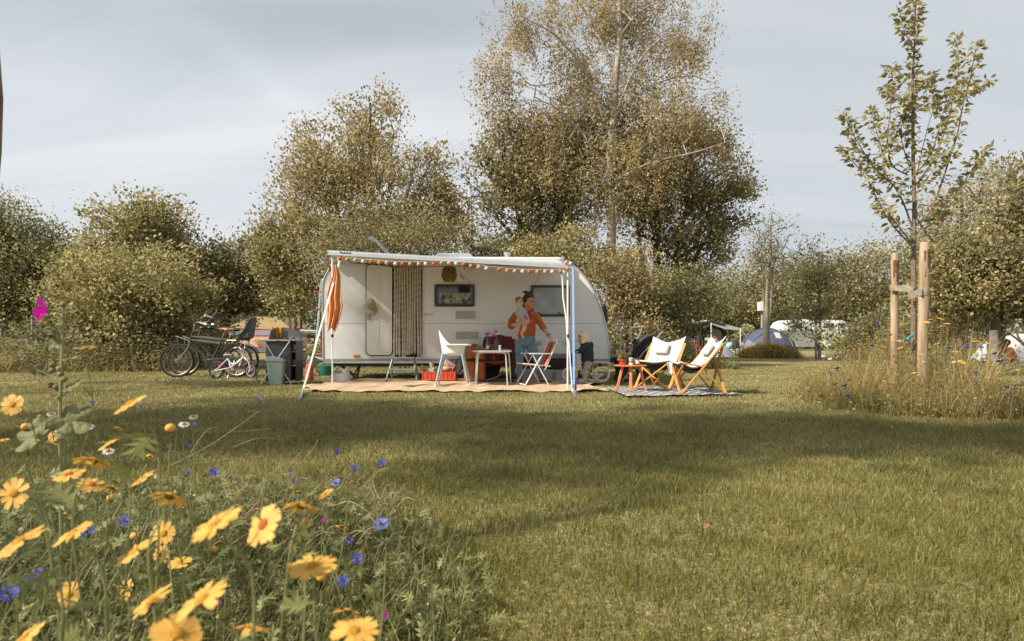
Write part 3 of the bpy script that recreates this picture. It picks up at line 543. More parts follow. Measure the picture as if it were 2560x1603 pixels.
EDGE = [(-17, 14.9), (-13, 15.5), (-9.4, 15.9), (-8.9, 16.4), (-9.3, 18.6), (-18, 19)]
def tall_stuff():
    rng = np.random.default_rng(91)
    # mound round the cherry
    xy = sample(rng, MOUND, 20000); cen = np.array([5.75, 7.95]); dd = np.linalg.norm((xy-cen)/np.array([2.0, 1.75]), axis=1); h = np.clip((6.5-xy[:, 0])/1.0, .36, 1)*(1.22-.80*np.clip(dd, 0, 1.15)**1.8)*rng.uniform(.35, 1.2, len(xy))*(.8+.25*np.sin(xy[:, 0]*5+np.sin(xy[:, 1]*4)))
    v, f, tips = stems(rng, len(xy), z3(xy), h, .5, wd=.0023, curl=.75); x2 = sample(rng, MOUND, 26000); v2, f2 = blades(rng, x2, rng.uniform(.10, .34, 26000), rng.uniform(.004, .007, 26000), .7)
    root = thing('wild_grass', 'mound of tall wild grass and weeds around the staked cherry', 'grass', (5.6, 7.9, 0)); root['kind'] = 'stuff'
    tag(mesh_np('stems', v, f, M_TALL, root), kind='stuff'); tag(mesh_np('blades', v2, f2, M_GRASS, root), kind='stuff')
    NS = 16000; A, B, C = leaf_axes(rng, NS, .3, None, 0); k = rng.integers(0, len(tips), NS); pp = tips[k]*np.array([1, 1, 1]); pp[:, 2] *= rng.uniform(.35, 1.02, NS); pp += rng.normal(0, .03, pp.shape)
    v, f = scatter(*LEAF_T, pp, A, B, C, rng.uniform(.010, .030, NS)); tag(mesh_np('seed_heads', v, f, M_STRAW, root), kind='stuff')
    A, B, C = leaf_axes(rng, 2600, .8); k = rng.integers(0, len(tips), 2600); pp = tips[k].copy(); pp[:, 2] *= rng.uniform(.1, .8, 2600); pp += rng.normal(0, .04, pp.shape); pp[:, 2] = np.abs(pp[:, 2])
    v, f = scatter(*LEAF_T, pp, A, B, C, rng.uniform(.03, .075, 2600)); tag(mesh_np('weed_leaves', v, f, M_WEED, root), kind='stuff')
    # the bed beside the camera
    root = thing('flower_bed_weeds', 'tangle of stems and grey green leaves in the flower bed nearest the camera', 'weeds', (-1.6, 2.4, 0)); root['kind'] = 'stuff'
    n = 6000; xy = sample(rng, BED, n); hh = np.interp(xy[:, 1], [.5, 1.2, 1.8, 2.4, 3.4], [.46, .45, .32, .20, .10]); edge = np.clip((-.25-xy[:, 0]+.12*xy[:, 1])/1.0, .35, 1)
    v, f, tips = stems(rng, n, z3(xy), hh*edge*rng.uniform(.5, 1.3, n), .45, 7, np.full(n, .0012), .5); tag(mesh_np('stems', v, f, M_STRAW, root), kind='stuff')
    n = 8000; k = rng.integers(0, len(xy), n); v, f, t2 = stems(rng, n, z3(xy[k]), (hh*edge)[k]*rng.uniform(.5, 1.2, n), .5, 7, np.full(n, .0020), .5); tag(mesh_np('green_stems', v, f, M_WEED, root), kind='stuff')
    n = 19000; k = rng.integers(0, len(tips), n); pp = tips[k].copy(); pp[:, 2] = np.minimum(pp[:, 2], .5)*rng.uniform(.1, .95, n); pp[:, :2] += rng.normal(0, .04, (n, 2)); A, B, C = leaf_axes(rng, n, 1.0, None, -.3)
    v, f = scatter(*LOBED, pp, A, B, C, rng.uniform(.025, .075, n)*np.clip(pp[:, 1], .7, 1.4)**.3); tag(mesh_np('lobed_leaves', v, f, M_WEED, root), kind='stuff')
    n = 14000; xyb = sample(rng, BED, n); v, f = blades(rng, xyb, rng.uniform(.06, .22, n), rng.uniform(.002, .005, n), .6); tag(mesh_np('blades', v, f, M_GRASS, root), kind='stuff')
    n = 3500; k = rng.integers(0, len(tips), n); A, B, C = leaf_axes(rng, n, .3); v, f = scatter(*LEAF_T, tips[k]+rng.normal(0, .012, (n, 3)), A, B, C, rng.uniform(.008, .02, n)); tag(mesh_np('seed_heads', v, f, M_STRAW, root), kind='stuff')
    # rough edge under the far hedge on the bicycle side
    root = thing('rough_grass', 'rough uncut grass and weeds along the foot of the hedge', 'grass', (-12, 16.5, 0)); root['kind'] = 'stuff'
    n = 7000; xy = sample(rng, EDGE, n); v, f, tips = stems(rng, n, z3(xy), rng.uniform(.15, .7, n)*np.clip((xy[:, 1]-14.7)/1.2, .3, 1), .5, 5, np.full(n, .006), .7); tag(mesh_np('stems', v, f, M_TALL, root), kind='stuff')
    n = 52000; xy2 = sample(rng, [(-17, 15.5), (-9.3, 16.0), (-9.3, 18.6), (-18, 19)], n); A, B, C = leaf_axes(rng, n, .8); pp = z3(xy2); pp[:, 2] = rng.uniform(.05, 1, n)**1.2*(.75+.35*np.sin(xy2[:, 0]*1.7)*np.sin(xy2[:, 0]*.63+1))
    pp[:, 2] *= np.clip((xy2[:, 1]-15.2)/1.3, .25, 1); v, f = scatter(*LEAF_T, pp, A, B, C, rng.uniform(.04, .09, n)); tag(mesh_np('leaves', v, f, L_OLIVE, root), kind='stuff')
    # undergrowth under the far hedges and along the back
    root = thing('undergrowth', 'low undergrowth along the far hedges behind the tents and the caravan', 'undergrowth', (0, 20, 0)); root['kind'] = 'stuff'
    parts = []
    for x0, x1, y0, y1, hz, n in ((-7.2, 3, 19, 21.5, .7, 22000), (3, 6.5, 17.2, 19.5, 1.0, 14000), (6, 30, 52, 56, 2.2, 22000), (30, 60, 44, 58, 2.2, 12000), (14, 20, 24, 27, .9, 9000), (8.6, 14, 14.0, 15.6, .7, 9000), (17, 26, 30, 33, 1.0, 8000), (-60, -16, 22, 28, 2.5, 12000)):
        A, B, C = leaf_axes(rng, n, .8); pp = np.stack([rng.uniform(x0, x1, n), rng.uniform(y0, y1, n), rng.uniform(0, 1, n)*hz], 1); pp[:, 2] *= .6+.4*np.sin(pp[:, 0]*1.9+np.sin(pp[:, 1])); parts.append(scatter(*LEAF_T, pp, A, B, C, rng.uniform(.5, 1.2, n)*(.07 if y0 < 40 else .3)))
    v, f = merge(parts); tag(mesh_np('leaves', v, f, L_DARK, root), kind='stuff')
tall_stuff()
# ================================================================ THE CARAVAN AND ITS AWNING
WHITE = mat('caravan_white', (.70, .70, .69), .32, var=.025, scale=1.3, coat=.2, bump=.03, bscale=3)
DOORW = mat('door_white', (.68, .67, .64), .38, var=.02, scale=2)
ALU = mat('aluminium', (.62, .64, .65), .35, metal=.7, var=.06, scale=8)
ALUW = mat('white_metal', (.78, .78, .76), .4, var=.04, scale=10)
GREYP = mat('grey_plastic', (.30, .30, .29), .5, var=.08)
BLACK = mat('black_plastic', (.018, .018, .02), .45, var=.15)
RUBBER = mat('rubber', (.022, .021, .020), .8, var=.2, scale=30)
DARKG = mat('unlit_inside', (.012, .012, .012), .7)
STEEL = mat('steel_grey', (.36, .40, .43), .4, metal=.5, var=.08)
def rr(x0, z0, x1, z1, r, Y, n=5):
    pts = []
    for cx_, cz_, a0 in ((x1-r, z1-r, 0), (x0+r, z1-r, 90), (x0+r, z0+r, 180), (x1-r, z0+r, 270)):
        for k in range(n+1): a = R(a0+90*k/n); pts.append(V((cx_+r*math.cos(a), Y, cz_+r*math.sin(a))))
    return pts
def rrp(px0, py0, px1, py1, rpx, Y, Yf=None):
    Yf = Yf or Y; a = P(px0, py1, Yf); b = P(px1, py0, Yf); return rr(a.x, a.z, b.x, b.z, rpx/FX*Yf, Y)
def ring(mb, poly, r, n=6): mb.tube(list(poly)+[poly[0]], r, n, cap=False)
def text(name, s, loc, size, m, parent, rot=(R(90), 0, 0), shear=0, bold=0):
    c = bpy.data.curves.new(name, 'FONT'); c.body = s; c.size = size; c.extrude = .0015; c.shear = shear; c.offset = bold; c.materials.append(m)
    o = bpy.data.objects.new(name, c); me = bpy.data.meshes.new_from_object(o); bpy.data.objects.remove(o); o = bpy.data.objects.new(name, me); o.location = V(loc)-woff(parent); o.rotation_euler = rot; return link(o, parent)
YW = 12.45
PROF = [(808, 898), (806, 725), (809, 703), (817, 682), (831, 664), (849, 651), (872, 645), (900, 643), (1380, 645), (1405, 650), (1438, 668), (1467, 700), (1490, 741), (1507, 785), (1517, 830), (1522, 868), (1524, 898)]
def caravan():
    t = thing('caravan', 'white touring caravan with rounded nose and open door beside the striped rug', 'caravan', (-1.0, YW+1.1, 0))
    prof = [P(x, y, YW) for x, y in PROF]
    dense = [prof[0]]+curve(prof[1:8], 4)+curve(prof[8:16], 4)+[prof[-1]]
    MB().prism(dense, (0, 2.2, 0)).build('body', WHITE, t, world=True, bevel=.012, ang=30)
    mb = MB(); mb.tube([p+V((0, -.004, 0)) for p in dense], .016, 8); mb.tube([p+V((0, 2.204, 0)) for p in dense], .016, 8); mb.build('edge_trim', ALU, t, world=True)
    mb = MB(); a = P(808, 898, YW); b = P(1524, 898, YW)
    mb.box(((a.x+b.x)/2, YW+1.1, a.z-.018), (b.x-a.x+.02, 2.23, .036)); mb.build('skirt_band', GREYP, t, world=True)
    mb = MB(); mb.box(((a.x+b.x)/2+.01, YW+1.1, a.z-.062), (b.x-a.x-.02, 2.215, .05)); mb.build('sill_rail', ALU, t, world=True, bevel=.004)
    MB().box(((a.x+b.x)/2, YW+1.1, a.z-.12), (b.x-a.x-.3, 1.9, .06)).build('chassis', BLACK, t, world=True)
    z = P(0, 809, YW).z; MB().box(((a.x+b.x)/2-.03, YW-.002, z), (b.x-a.x-.12, .004, .007)).build('panel_seam', GREYP, t, world=True)
    # doorway, its frame, and the door folded back against the wall
    mb = MB(); mb.prism(rrp(979, 659, 1058, 896, 14, YW-.004), (0, .003, 0)); mb.build('doorway', DARKG, t, world=True)  # flat panel painted near black for the unlit caravan inside, no opening cut
    mb = MB(); ring(mb, rrp(980, 660, 1057.5, 895, 15, YW-.012), .013, 6); ring(mb, rrp(976, 657, 1061, 899, 17, YW-.004), .006, 5); mb.build('door_frame', ALUW, t, world=True)
    d = MB().prism(rrp(916, 662, 980, 888, 11, YW-.055), (0, .042, 0)).build('door', DOORW, t, world=True, bevel=.006)
    mb = MB(); ring(mb, rrp(915.5, 661.5, 980.5, 888.5, 11, YW-.034), .012, 6); mb.build('door_seal', BLACK, d, world=True)
    mb = MB(); ring(mb, rrp(947, 790+12, 974, 880, 5, YW-.057), .006, 5); mb.tube(curve([P(950, 785, YW-.058), P(947, 740, YW-.058), P(951, 700, YW-.058), P(951, 690, YW-.058)], 4), .005, 5); mb.tube([P(950, 785, YW-.058), P(973, 785, YW-.058), P(974, 690, YW-.058)], .005, 5)
    mb.box(P(948, 791, YW-.057), (.50, .008, .018)); mb.box(P(948, 796, YW-.057), (.50, .006, .006)); mb.build('door_moulding', DOORW, d, world=True)
    mb = MB(); mb.prism(rrp(917, 787, 925, 800, 2, YW-.09), (0, .03, 0)); mb.build('door_handle', GREYP, d, world=True, bevel=.004)
    # windows
    for (x0, y0, x1, y1, ix0, iy0, ix1, iy1, nm) in ((1085.5, 710.5, 1186.5, 767, 1089.5, 713.5, 1184.5, 764.5, 'dark'), (1326.5, 713, 1425, 791.5, 1330, 715.5, 1420.5, 789, 'pale')):
        fr = MB().prism(rrp(x0, y0, x1, y1, 1.5, YW-.012), (0, .011, 0)).build('window', mat('window_frame', (.17, .155, .135), .5, var=.06), t, world=True, bevel=.003)
        g = MB().prism(rrp(ix0, iy0, ix1, iy1, 8, YW-.045), (0, .028, 0)).build('pane', mat('tinted_acrylic', (.035, .032, .03), .07, var=.2, scale=2, spec=.8) if nm == 'dark' else mat('blind_acrylic', (.30, .34, .33), .15, var=.12, scale=3, bump=.02, coat=.3), fr, world=True, bevel=.008)
        mb = MB(); ring(mb, rrp(ix0, iy0, ix1, iy1, 8, YW-.047), .014, 6); ring(mb, rrp(ix0+3.5, iy0+3.5, ix1-3.5, iy1-3.5, 6, YW-.048), .006, 5); mb.build('rubber_seal', BLACK, fr, world=True)
        for k in (.22, .78):
            px = ix0+(ix1-ix0)*k; MB().tube([P(px-6, iy1-9, YW-.055), P(px, iy1-4, YW-.06), P(px+6, iy1-3.5, YW-.055)], .011, 6).build('window_latch', BLACK, fr, world=True)
        if nm == 'dark':
            mb = MB(); mb.prism(rrp(ix0+9, iy0+19, ix1-7, iy1-7, 3, YW-.0485), (0, .003, 0))
            mb.build('net_curtain', mat('net_curtain', (.34, .33, .27), .5, var=.6, scale=16, col2=(.02, .022, .016), stretch=(1, 1, .7)), fr, world=True)
    # fridge vents
    for y0, y1 in ((776.5, 799), (828, 850)):
        f = MB().prism(rrp(1138, y0, 1200, y1, 2.5, YW-.016), (0, .015, 0)).build('fridge_vent', DOORW, t, world=True, bevel=.003)
        mb = MB(); n = 8
        for k in range(n):
            yy = y0+2.6+(y1-y0-5.6)*k/(n-1); mb.box(P(1168 if y0 > 800 else 1164, yy, YW-.0175), (.46 if y0 > 800 else .41, .004, .008))
        mb.build('grille', mat('vent_slot', (.10, .095, .085), .6), f, world=True)
    # service hatch
    h = MB(); h.prism(rrp(1342, 853, 1452, 897, 2, YW-.006), (0, .005, 0)); h = h.build('hatch', WHITE, t, world=True)
    mb = MB(); ring(mb, rrp(1342, 853, 1452, 897, 3, YW-.008), .005, 5); mb.build('hatch_seal', mat('seal_beige', (.45, .42, .37), .6), h, world=True)
    for px in (1348, 1417):
        mb = MB(); mb.prism(rrp(px-5, 855, px+5, 864, 2, YW-.024), (0, .016, 0)); ring(mb, rrp(px-3.5, 857.5, px+3.5, 862.5, 1, YW-.028), .005, 5); mb.build('hatch_latch', mat('latch_beige', (.50, .47, .41), .5), h, world=True)
    # lamps
    MB().prism(rrp(822, 666, 828.5, 678, 1.5, YW-.02), (0, .02, 0)).build('marker_lamp', mat('lamp_red', (.35, .03, .03), .25, coat=.5), t, world=True, bevel=.004)
    MB().prism(rrp(883, 887, 899, 893.5, 1.5, YW-.02), (0, .02, 0)).build('marker_lamp', mat('lamp_amber', (.65, .19, .02), .25, coat=.5), t, world=True, bevel=.004)
    f = MB().prism(rrp(1158, 664, 1183, 672, 1, YW-.05), (0, .05, 0)).build('awning_lamp', GREYP, t, world=True, bevel=.004); MB().prism(rrp(1162, 668, 1179, 671, .5, YW-.054), (0, .004, 0)).build('lamp_lens', ALUW, f, world=True)
    text('model_lettering', '480 TF', P(1058, 790, YW-.004), .07, GREYP, t, shear=.25)
    # roof furniture
    mb = MB(); c0 = P(1086, 640, YW+.5); c1 = P(1186, 640, YW+.5); mb.prism([V((c0.x-.02, c0.y, 2.50)), V((c0.x+.0, c0.y, 2.62)), V((c0.x+.07, c0.y, 2.70)), V((c1.x-.10, c0.y, 2.69)), V((c1.x, c0.y, 2.60)), V((c1.x+.02, c0.y, 2.50))], (0, .8, 0))
    mb.build('roof_window', mat('roof_dome', (.42, .46, .48), .25, var=.1, scale=3, coat=.4), t, world=True, bevel=.02)
    mb = MB(); a1 = P(969, 632, YW+.6); a2 = P(937, 598, YW+.6); mb.bar(a1, a2, .45, .05, (1, 0, 1)); mb.bar(a2, a2+V((-.09, 0, .0)), .45, .05, (0, 0, 1)); mb.build('roof_hatch_lid', mat('hatch_glass', (.40, .46, .44), .25, coat=.3), t, world=True, bevel=.012)
    c2 = P(1268, 640, YW+.5); mb = MB(); mb.lathe([(.055, -.2), (.055, .03), (.075, .035), (.075, .06), (.06, .07)], c2, 14); mb.build('flue', ALU, t, world=True)
    # running gear
    for x in (-.55,):
        for yy in (YW+.16, YW+2.04):
            wq = MB(); M_ = Euler((R(90), 0, 0)).to_matrix(); wq.lathe([(.19, -.09), (.28, -.1), (.315, -.07), (.32, 0), (.315, .07), (.28, .1), (.19, .09)], (x, yy, .32), 28, M_); wq = wq.build('wheel', RUBBER, t, world=True)
            MB().lathe([(.02, -.07), (.10, -.07), (.17, -.04), (.185, -.06), (.185, .06), (.17, .04), (.02, .05)], (x, yy, .32), 24, M_).build('hub', ALU, wq, world=True)
    for yy in (YW+.35, YW+1.85):
        mb = MB(); xs_ = P(842, 905, yy).x; mb.bar(P(842, 905, yy), (xs_+.40, yy, .04), .05, .03); mb.bar(P(902, 905, yy), (xs_+.42, yy, .04), .04, .03); mb.box((xs_+.42, yy, .03), (.16, .12, .03)); mb.build('corner_steady', BLACK, t, world=True)
        mb = MB(); mb.bar((1.85, yy, .36), (1.5, yy, .03), .05, .03); mb.box((1.5, yy, .03), (.16, .12, .03)); mb.build('corner_steady', BLACK, t, world=True)
    mb = MB(); hx = 3.05; mb.bar((1.9, YW+.75, .40), (hx, YW+1.07, .42), .06, .10).bar((1.9, YW+1.45, .40), (hx, YW+1.13, .42), .06, .10); mb.tube([(hx, YW+1.1, .43), (hx+.35, YW+1.1, .45)], .035, 10); mb.ball((hx+.36, YW+1.1, .45), .055)
    mb.tube([(hx-.1, YW+1.1, .1), (hx-.1, YW+1.1, .72)], .025, 8); mb.ball((hx-.1, YW+1.1, .1), (.1, .05, .1)); mb.bar((1.95, YW-.05+.8, .47), (2.75, YW+.78, .47), .3, .03)
    mb.build('drawbar', mat('galvanised', (.20, .25, .25), .5, metal=.4, var=.15), t, world=True)
    # front window edge just seen past the nose, rear rack
    mb = MB(); mb.prism([P(1511, 762, YW+.4), P(1517, 768, YW+.4), P(1520.5, 805, YW+.4), P(1513, 802, YW+.4)], (0, 1.4, 0)); mb.build('front_window', BLACK, t, world=True, bevel=.01)
    RK = mat('rack_grey', (.50, .57, .57), .35, metal=.3, var=.06); rk = MB()
    for yy in (YW+.35, YW+1.85):
        rk.tube(curve([P(812, 698, yy), P(805, 702, yy), P(801, 728, yy), P(794, 822, yy), P(787, 881, yy), P(790, 893, yy), P(812, 900, yy)], 5), .022, 8)
    rk.tube([P(751, 826, YW+.35), P(800, 829, YW+.35)], .022, 8).tube([P(751, 829, YW+1.85), P(800, 832, YW+1.85)], .022, 8)
    for k in range(3): rk.tube([P(756+k*18, 827, YW+.35), P(756+k*18, 829.5, YW+1.85)], .015, 6)
    rk = rk.build('bike_rack', RK, t, world=True)
    for a_, b_ in (((788, 731), (806, 730)), ((794, 772), (807, 776)), ((785, 887), (806, 885))): mb = MB(); mb.tube([P(*a_, YW+.35), P(*b_, YW+.35)], .022, 8); mb.ball(P(*a_, YW+.35), .04); mb.build('rack_clamp', mat('clamp_red', (.38, .07, .08), .45), rk, world=True)
    for a_, b_, yy in ((806, 826, .25), (850, 880, .25), (806, 880, 1.9)): MB().prism(rrp(801.5, a_, 808, b_, 1, YW+yy), (0, .12, 0)).build('tail_lamp', mat('lamp_red', (.3, .03, .03)), t, world=True)
    return t
caravan()
def curtain():
    t = thing('bead_curtain', 'long speckled chenille strand curtain hanging in the open doorway', 'curtain', P(1018, 662, YW-.04)); mb = MB(); rng = random.Random(4); n = 11
    for k in range(n):
        px = 984+70*(k+.5)/n; yb = 897+rng.uniform(-9, 3)-(4 if 5 <= k <= 8 else 0); L_ = 44; x0 = rng.uniform(-.4, .4)
        pts = []; rs = []
        for i in range(L_+1):
            f = i/L_; p = P(px+x0*f*3+math.sin(f*5+k)*.6, 662+(yb-662)*f, YW-.045+.008*math.sin(k*2)); pts.append(p); rs.append((.021+.004*math.sin(i*2.1+k)+.003*rng.random())*(1 if i < L_ else .6))
        mb.tube(pts, rs, 7)
    mb.tube([P(982, 663, YW-.045), P(1056, 663, YW-.045)], .01, 6)
    m = mat('chenille', (.66, .60, .49), .95, var=.2, scale=85, bump=.6, bscale=120, col2=(.25, .20, .14)); mb.build('strands', m, t, world=True)
curtain()

# ---------------------------------------------------------------- awning
YB = 10.13; BL = P(822, 631.5, YB); BR = P(1429, 665.5, YB)
def awning():
    t = thing('awning', 'pale roll out awning stretched from the caravan roof on thin poles', 'awning', (-1.0, YB, 0))
    ALB = mat('alu_bright', (.70, .71, .71), .3, metal=.75, var=.04)
    bar = MB(); bar.tube([BL, BR], .040, 14); bar.bar(BL+V((0, -.03, -.03)), BR+V((0, -.03, -.03)), .05, .03); bar = bar.build('front_bar', ALB, t, world=True, ang=50)
    MB().tube([BL+V((-.02, 0, 0)), BL], .044, 12).build('end_cap', GREYP, bar, world=True); MB().tube([BR, BR+V((.02, 0, 0))], .044, 12).build('end_cap', GREYP, bar, world=True)
    d = (BR-BL).normalized(); ang = math.atan2(d.z, d.x)
    o = text('lettering', 'THULE', BL+d*.19+V((0, -.0445, -.026)), .062, BLACK, bar, shear=.0, bold=.0022); o.rotation_euler = (R(90), -ang, 0)
    rl = P(1095, 652, YW-.09); rr_ = P(1418, 652, YW-.09); CZ = 2.47
    cl = V((P(838, 650, YW).x, YW-.09, CZ)); crr = V((P(1402, 650, YW).x, YW-.09, CZ))
    MB().bar(cl, crr, .15, .10).build('cassette', mat('cassette_white', (.66, .67, .66), .35, var=.03), t, world=True, bevel=.02)
    MB().bar(crr, crr+V((.07, 0, 0)), .16, .11).build('cassette_cap', GREYP, t, world=True, bevel=.02); MB().bar(cl-V((.07, 0, 0)), cl, .16, .11).build('cassette_cap', GREYP, t, world=True, bevel=.02)
    def cloth(u, v):
        a = BL.lerp(BR, u); b = cl.lerp(crr, u)+V((0, -.08, -.02)); p = a.lerp(b, v); p.z -= .05*math.sin(math.pi*v)*(.5+.5*math.sin(math.pi*u)); p.z += .02; return p
    MB().grid(cloth, 40, 16).build('canopy', mat('awning_cloth', (.62, .62, .60), .7, var=.04, scale=2, thin=.25), t, world=True, solid=.002)
    for u in (.06, .94):
        mb = MB(); a = BL.lerp(BR, u)+V((0, 0, -.03)); b = cl.lerp(crr, u)+V((0, -.02, -.06)); m_ = a.lerp(b, .5)+V((.35 if u < .5 else -.35, 0, 0)); mb.bar(a, m_, .03, .05).bar(m_, b, .03, .05); mb.build('folding_arm', ALUW, t, world=True, bevel=.004)
    mb = MB()   # tension cord under the cloth with a dark runner
    mb.tube([P(870, 657, 10.6), P(1000, 667, 10.5), P(1200, 665, 10.6), P(1425, 662, 10.6)], .006, 5); mb.tube([P(862, 652, 10.7), P(985, 668, 11.2)], .006, 5); mb.tube([P(1128, 657, 10.9), P(1176, 708, YW-.06)], .004, 5); mb.tube([P(1151, 688, 11.6), P(1158, 697, 11.8)], .012, 6); mb.tube([P(1352, 684, 10.6), P(1335, 713, YW-.06)], .004, 5)
    mb.build('guy_cord', BLACK, t, world=True)
    for px, pb, tp in ((831, 977, 640), (1419.5, 975.5, 668)):
        g = G(px, pb); l = MB(); x = P(px, tp, YB).x; zt = P(px, tp, YB).z; l.tube([(x, YB, 0), (x, YB, .95)], .012, 8).tube([(x, YB, .9), (x, YB, zt)], .016, 8); l.box((x, YB-.02, .012), (.08, .07, .02)); l = l.build('support_pole', ALUW, t, world=True)
        mb = MB(); mb.tube([(x, YB, .89), (x, YB, .94)], .021, 8); mb.build('clamp', BLACK, l, world=True)
    mb = MB(); mb.prism([P(1394, 668, YB-.03), P(1414, 670, YB-.03), P(1408, 694, YB-.03), P(1404, 694, YB-.03)], (0, .03, 0)); mb.tube([P(1406, 692, YB), P(1408, 745, YB), P(1416, 800, YB), P(1419, 860, YB), P(1419, 972, YB+.02)], .013, 8)
    mb.prism([P(839, 636, YB-.03), P(860, 637, YB-.03), P(851, 656, YB-.03), P(846, 656, YB-.03)], (0, .03, 0)); mb.build('hinge_bracket', ALUW, t, world=True)
awning()
def pegs_straps():
    SW = mat('strap_white', (.74, .73, .70), .6); SB = mat('strap_blue', (.27, .42, .70), .6, var=.08, scale=30)
    t = thing('storm_strap', 'white storm strap running from the towel down to a peg in the grass', 'strap', G(752, 998)); mb = MB()
    mb.bar(P(848, 655, YB), G(757, 985)+V((0, 0, .05)), .03, .006, (0, 1, 0)); mb.build('webbing', SW, t, world=True)
    mb = MB(); mb.bar(G(757, 985)+V((0, 0, .06)), G(750, 1001), .05, .03, (0, 1, 0)); mb.tube([G(750, 1001)+V((0, 0, .06)), G(750, 1001)+V((-.01, 0, -.05))], .02, 7); mb.build('ground_peg', STEEL, t, world=True, bevel=.004)
    t = thing('storm_strap', 'bright blue ratchet strap hanging straight down from the awning corner', 'strap', G(1437, 991)); mb = MB(); top = P(1432, 668, YB-.06); lo = G(1435, 985)+V((0, 0, .10))
    mb.bar(top, lo, .034, .005, (0, 1, 0)); mb.tube([top+V((.0, .0, 0)), BR+V((0, 0, .05))], .012, 6); mb.build('webbing', SB, t, world=True)
    mb = MB(); mb.box(P(1432, 684, YB-.07), (.05, .03, .04)); mb.box(lo+V((0, 0, .02)), (.07, .04, .08)); mb.tube([lo, G(1437, 991)], .012, 6); mb.box(G(1437, 994)+V((0, 0, .05)), (.05, .05, .12)); mb.build('ratchet', STEEL, t, world=True, bevel=.006)
    mb = MB(); mb.bar(lo+V((.02, -.02, -.1)), lo+V((.03, -.02, .16)), .03, .004, (0, 1, 0)); mb.build('loose_end', mat('strap_navy', (.03, .05, .25), .6), t, world=True)
    t = thing('side_strap', 'pale strap slanting from the awning pole to the foot of the blue strap', 'strap', G(1431, 987)); mb = MB(); mb.bar(P(1421, 850, YB), G(1431, 986)+V((0, 0, .03)), .022, .006, (0, 1, 0)); mb.build('webbing', mat('strap_pale', (.48, .58, .66), .6), t, world=True)
pegs_straps()
def ball_lights():
    t = thing('string_lights', 'string of cotton ball lights in orange mustard pink and white along the awning', 'string lights', P(1128, 660, YB+.05))
    cols = dict(m=(.62, .34, .10), p=(.72, .42, .34), w=(.74, .70, .62), o=(.60, .16, .035)); a = [(385, 235, 'o'), (450, 242, 'm'), (520, 250, 'p'), (590, 260, 'w'), (658, 264, 'o'), (730, 271, 'm'), (797, 273, 'p'), (873, 281, 'w'), (936, 281, 'o'), (1003, 283, 'm'), (1078, 283, 'p'), (1140, 281, 'w')]
    pts = [(740+x/3.516, 580+y/3.516, c) for x, y, c in a]
    b = [(15, 220, 'o'), (88, 215, 'm'), (158, 213, 'p'), (223, 219, 'w'), (290, 228, 'o'), (358, 240, 'm'), (430, 250, 'p'), (502, 263, 'w'), (620, 273, 'o'), (693, 283, 'm'), (763, 288, 'p'), (835, 291, 'w'), (897, 293, 'o'), (972, 294, 'm'), (1044, 293, 'p'), (1109, 294, 'w'), (1185, 295, 'o'), (1253, 262, 'm'), (1237, 208, 'p'), (1277, 218, 'w')]
    pts += [(1080+x/3.6875, 600+y/3.6875, c) for x, y, c in b]; Yl = YB-.05; wire = []
    for x, y, c in pts:
        p = P(x, y, Yl); MB().ball(p, .033, 16, 10).build('bulb', mat('ball_'+c, cols[c], .85, var=.08, scale=60, bump=.4, bscale=200, thin=.15), t, world=True); wire.append(p+V((0, .01, .04)))
    MB().tube(wire, .004, 5).build('cord', mat('cord_white', (.6, .58, .54), .6), t, world=True)
ball_lights()
def lampshade():
    c = P(1123, 686, 10.7); t = thing('wicker_lamp', 'golden woven wicker lampshade hanging under the awning', 'lamp', c); WK = mat('wicker', (.38, .23, .05), .6, var=.3, scale=40, thin=.25); mb = MB(); n = 26
    pr = [(.07, .13), (.11, .105), (.138, -.03), (.095, -.125), (.06, -.13)]
    for k in range(n):
        for s in (1, -1):
            pts = []
            for i, (r, z) in enumerate(pr): a = 2*math.pi*(k+s*i*.42)/n; pts.append((r*math.cos(a), r*math.sin(a), z))
            mb.tube(pts, .0042, 4)
    for r, z in pr: mb.tube([(r*math.cos(a), r*math.sin(a), z) for a in np.linspace(0, 2*math.pi, 25)], .006, 5, cap=False)
    mb.build('shade', WK, t); MB().lathe([(.066, .12), (.105, .10), (.132, -.03), (.09, -.12)], (0, 0, 0), 20).build('lining', mat('lining', (.30, .19, .05), .8, thin=.5), t); MB().tube([(0, 0, .13), (0, .02, .26)], .004, 5).build('cord', BLACK, t)
lampshade()
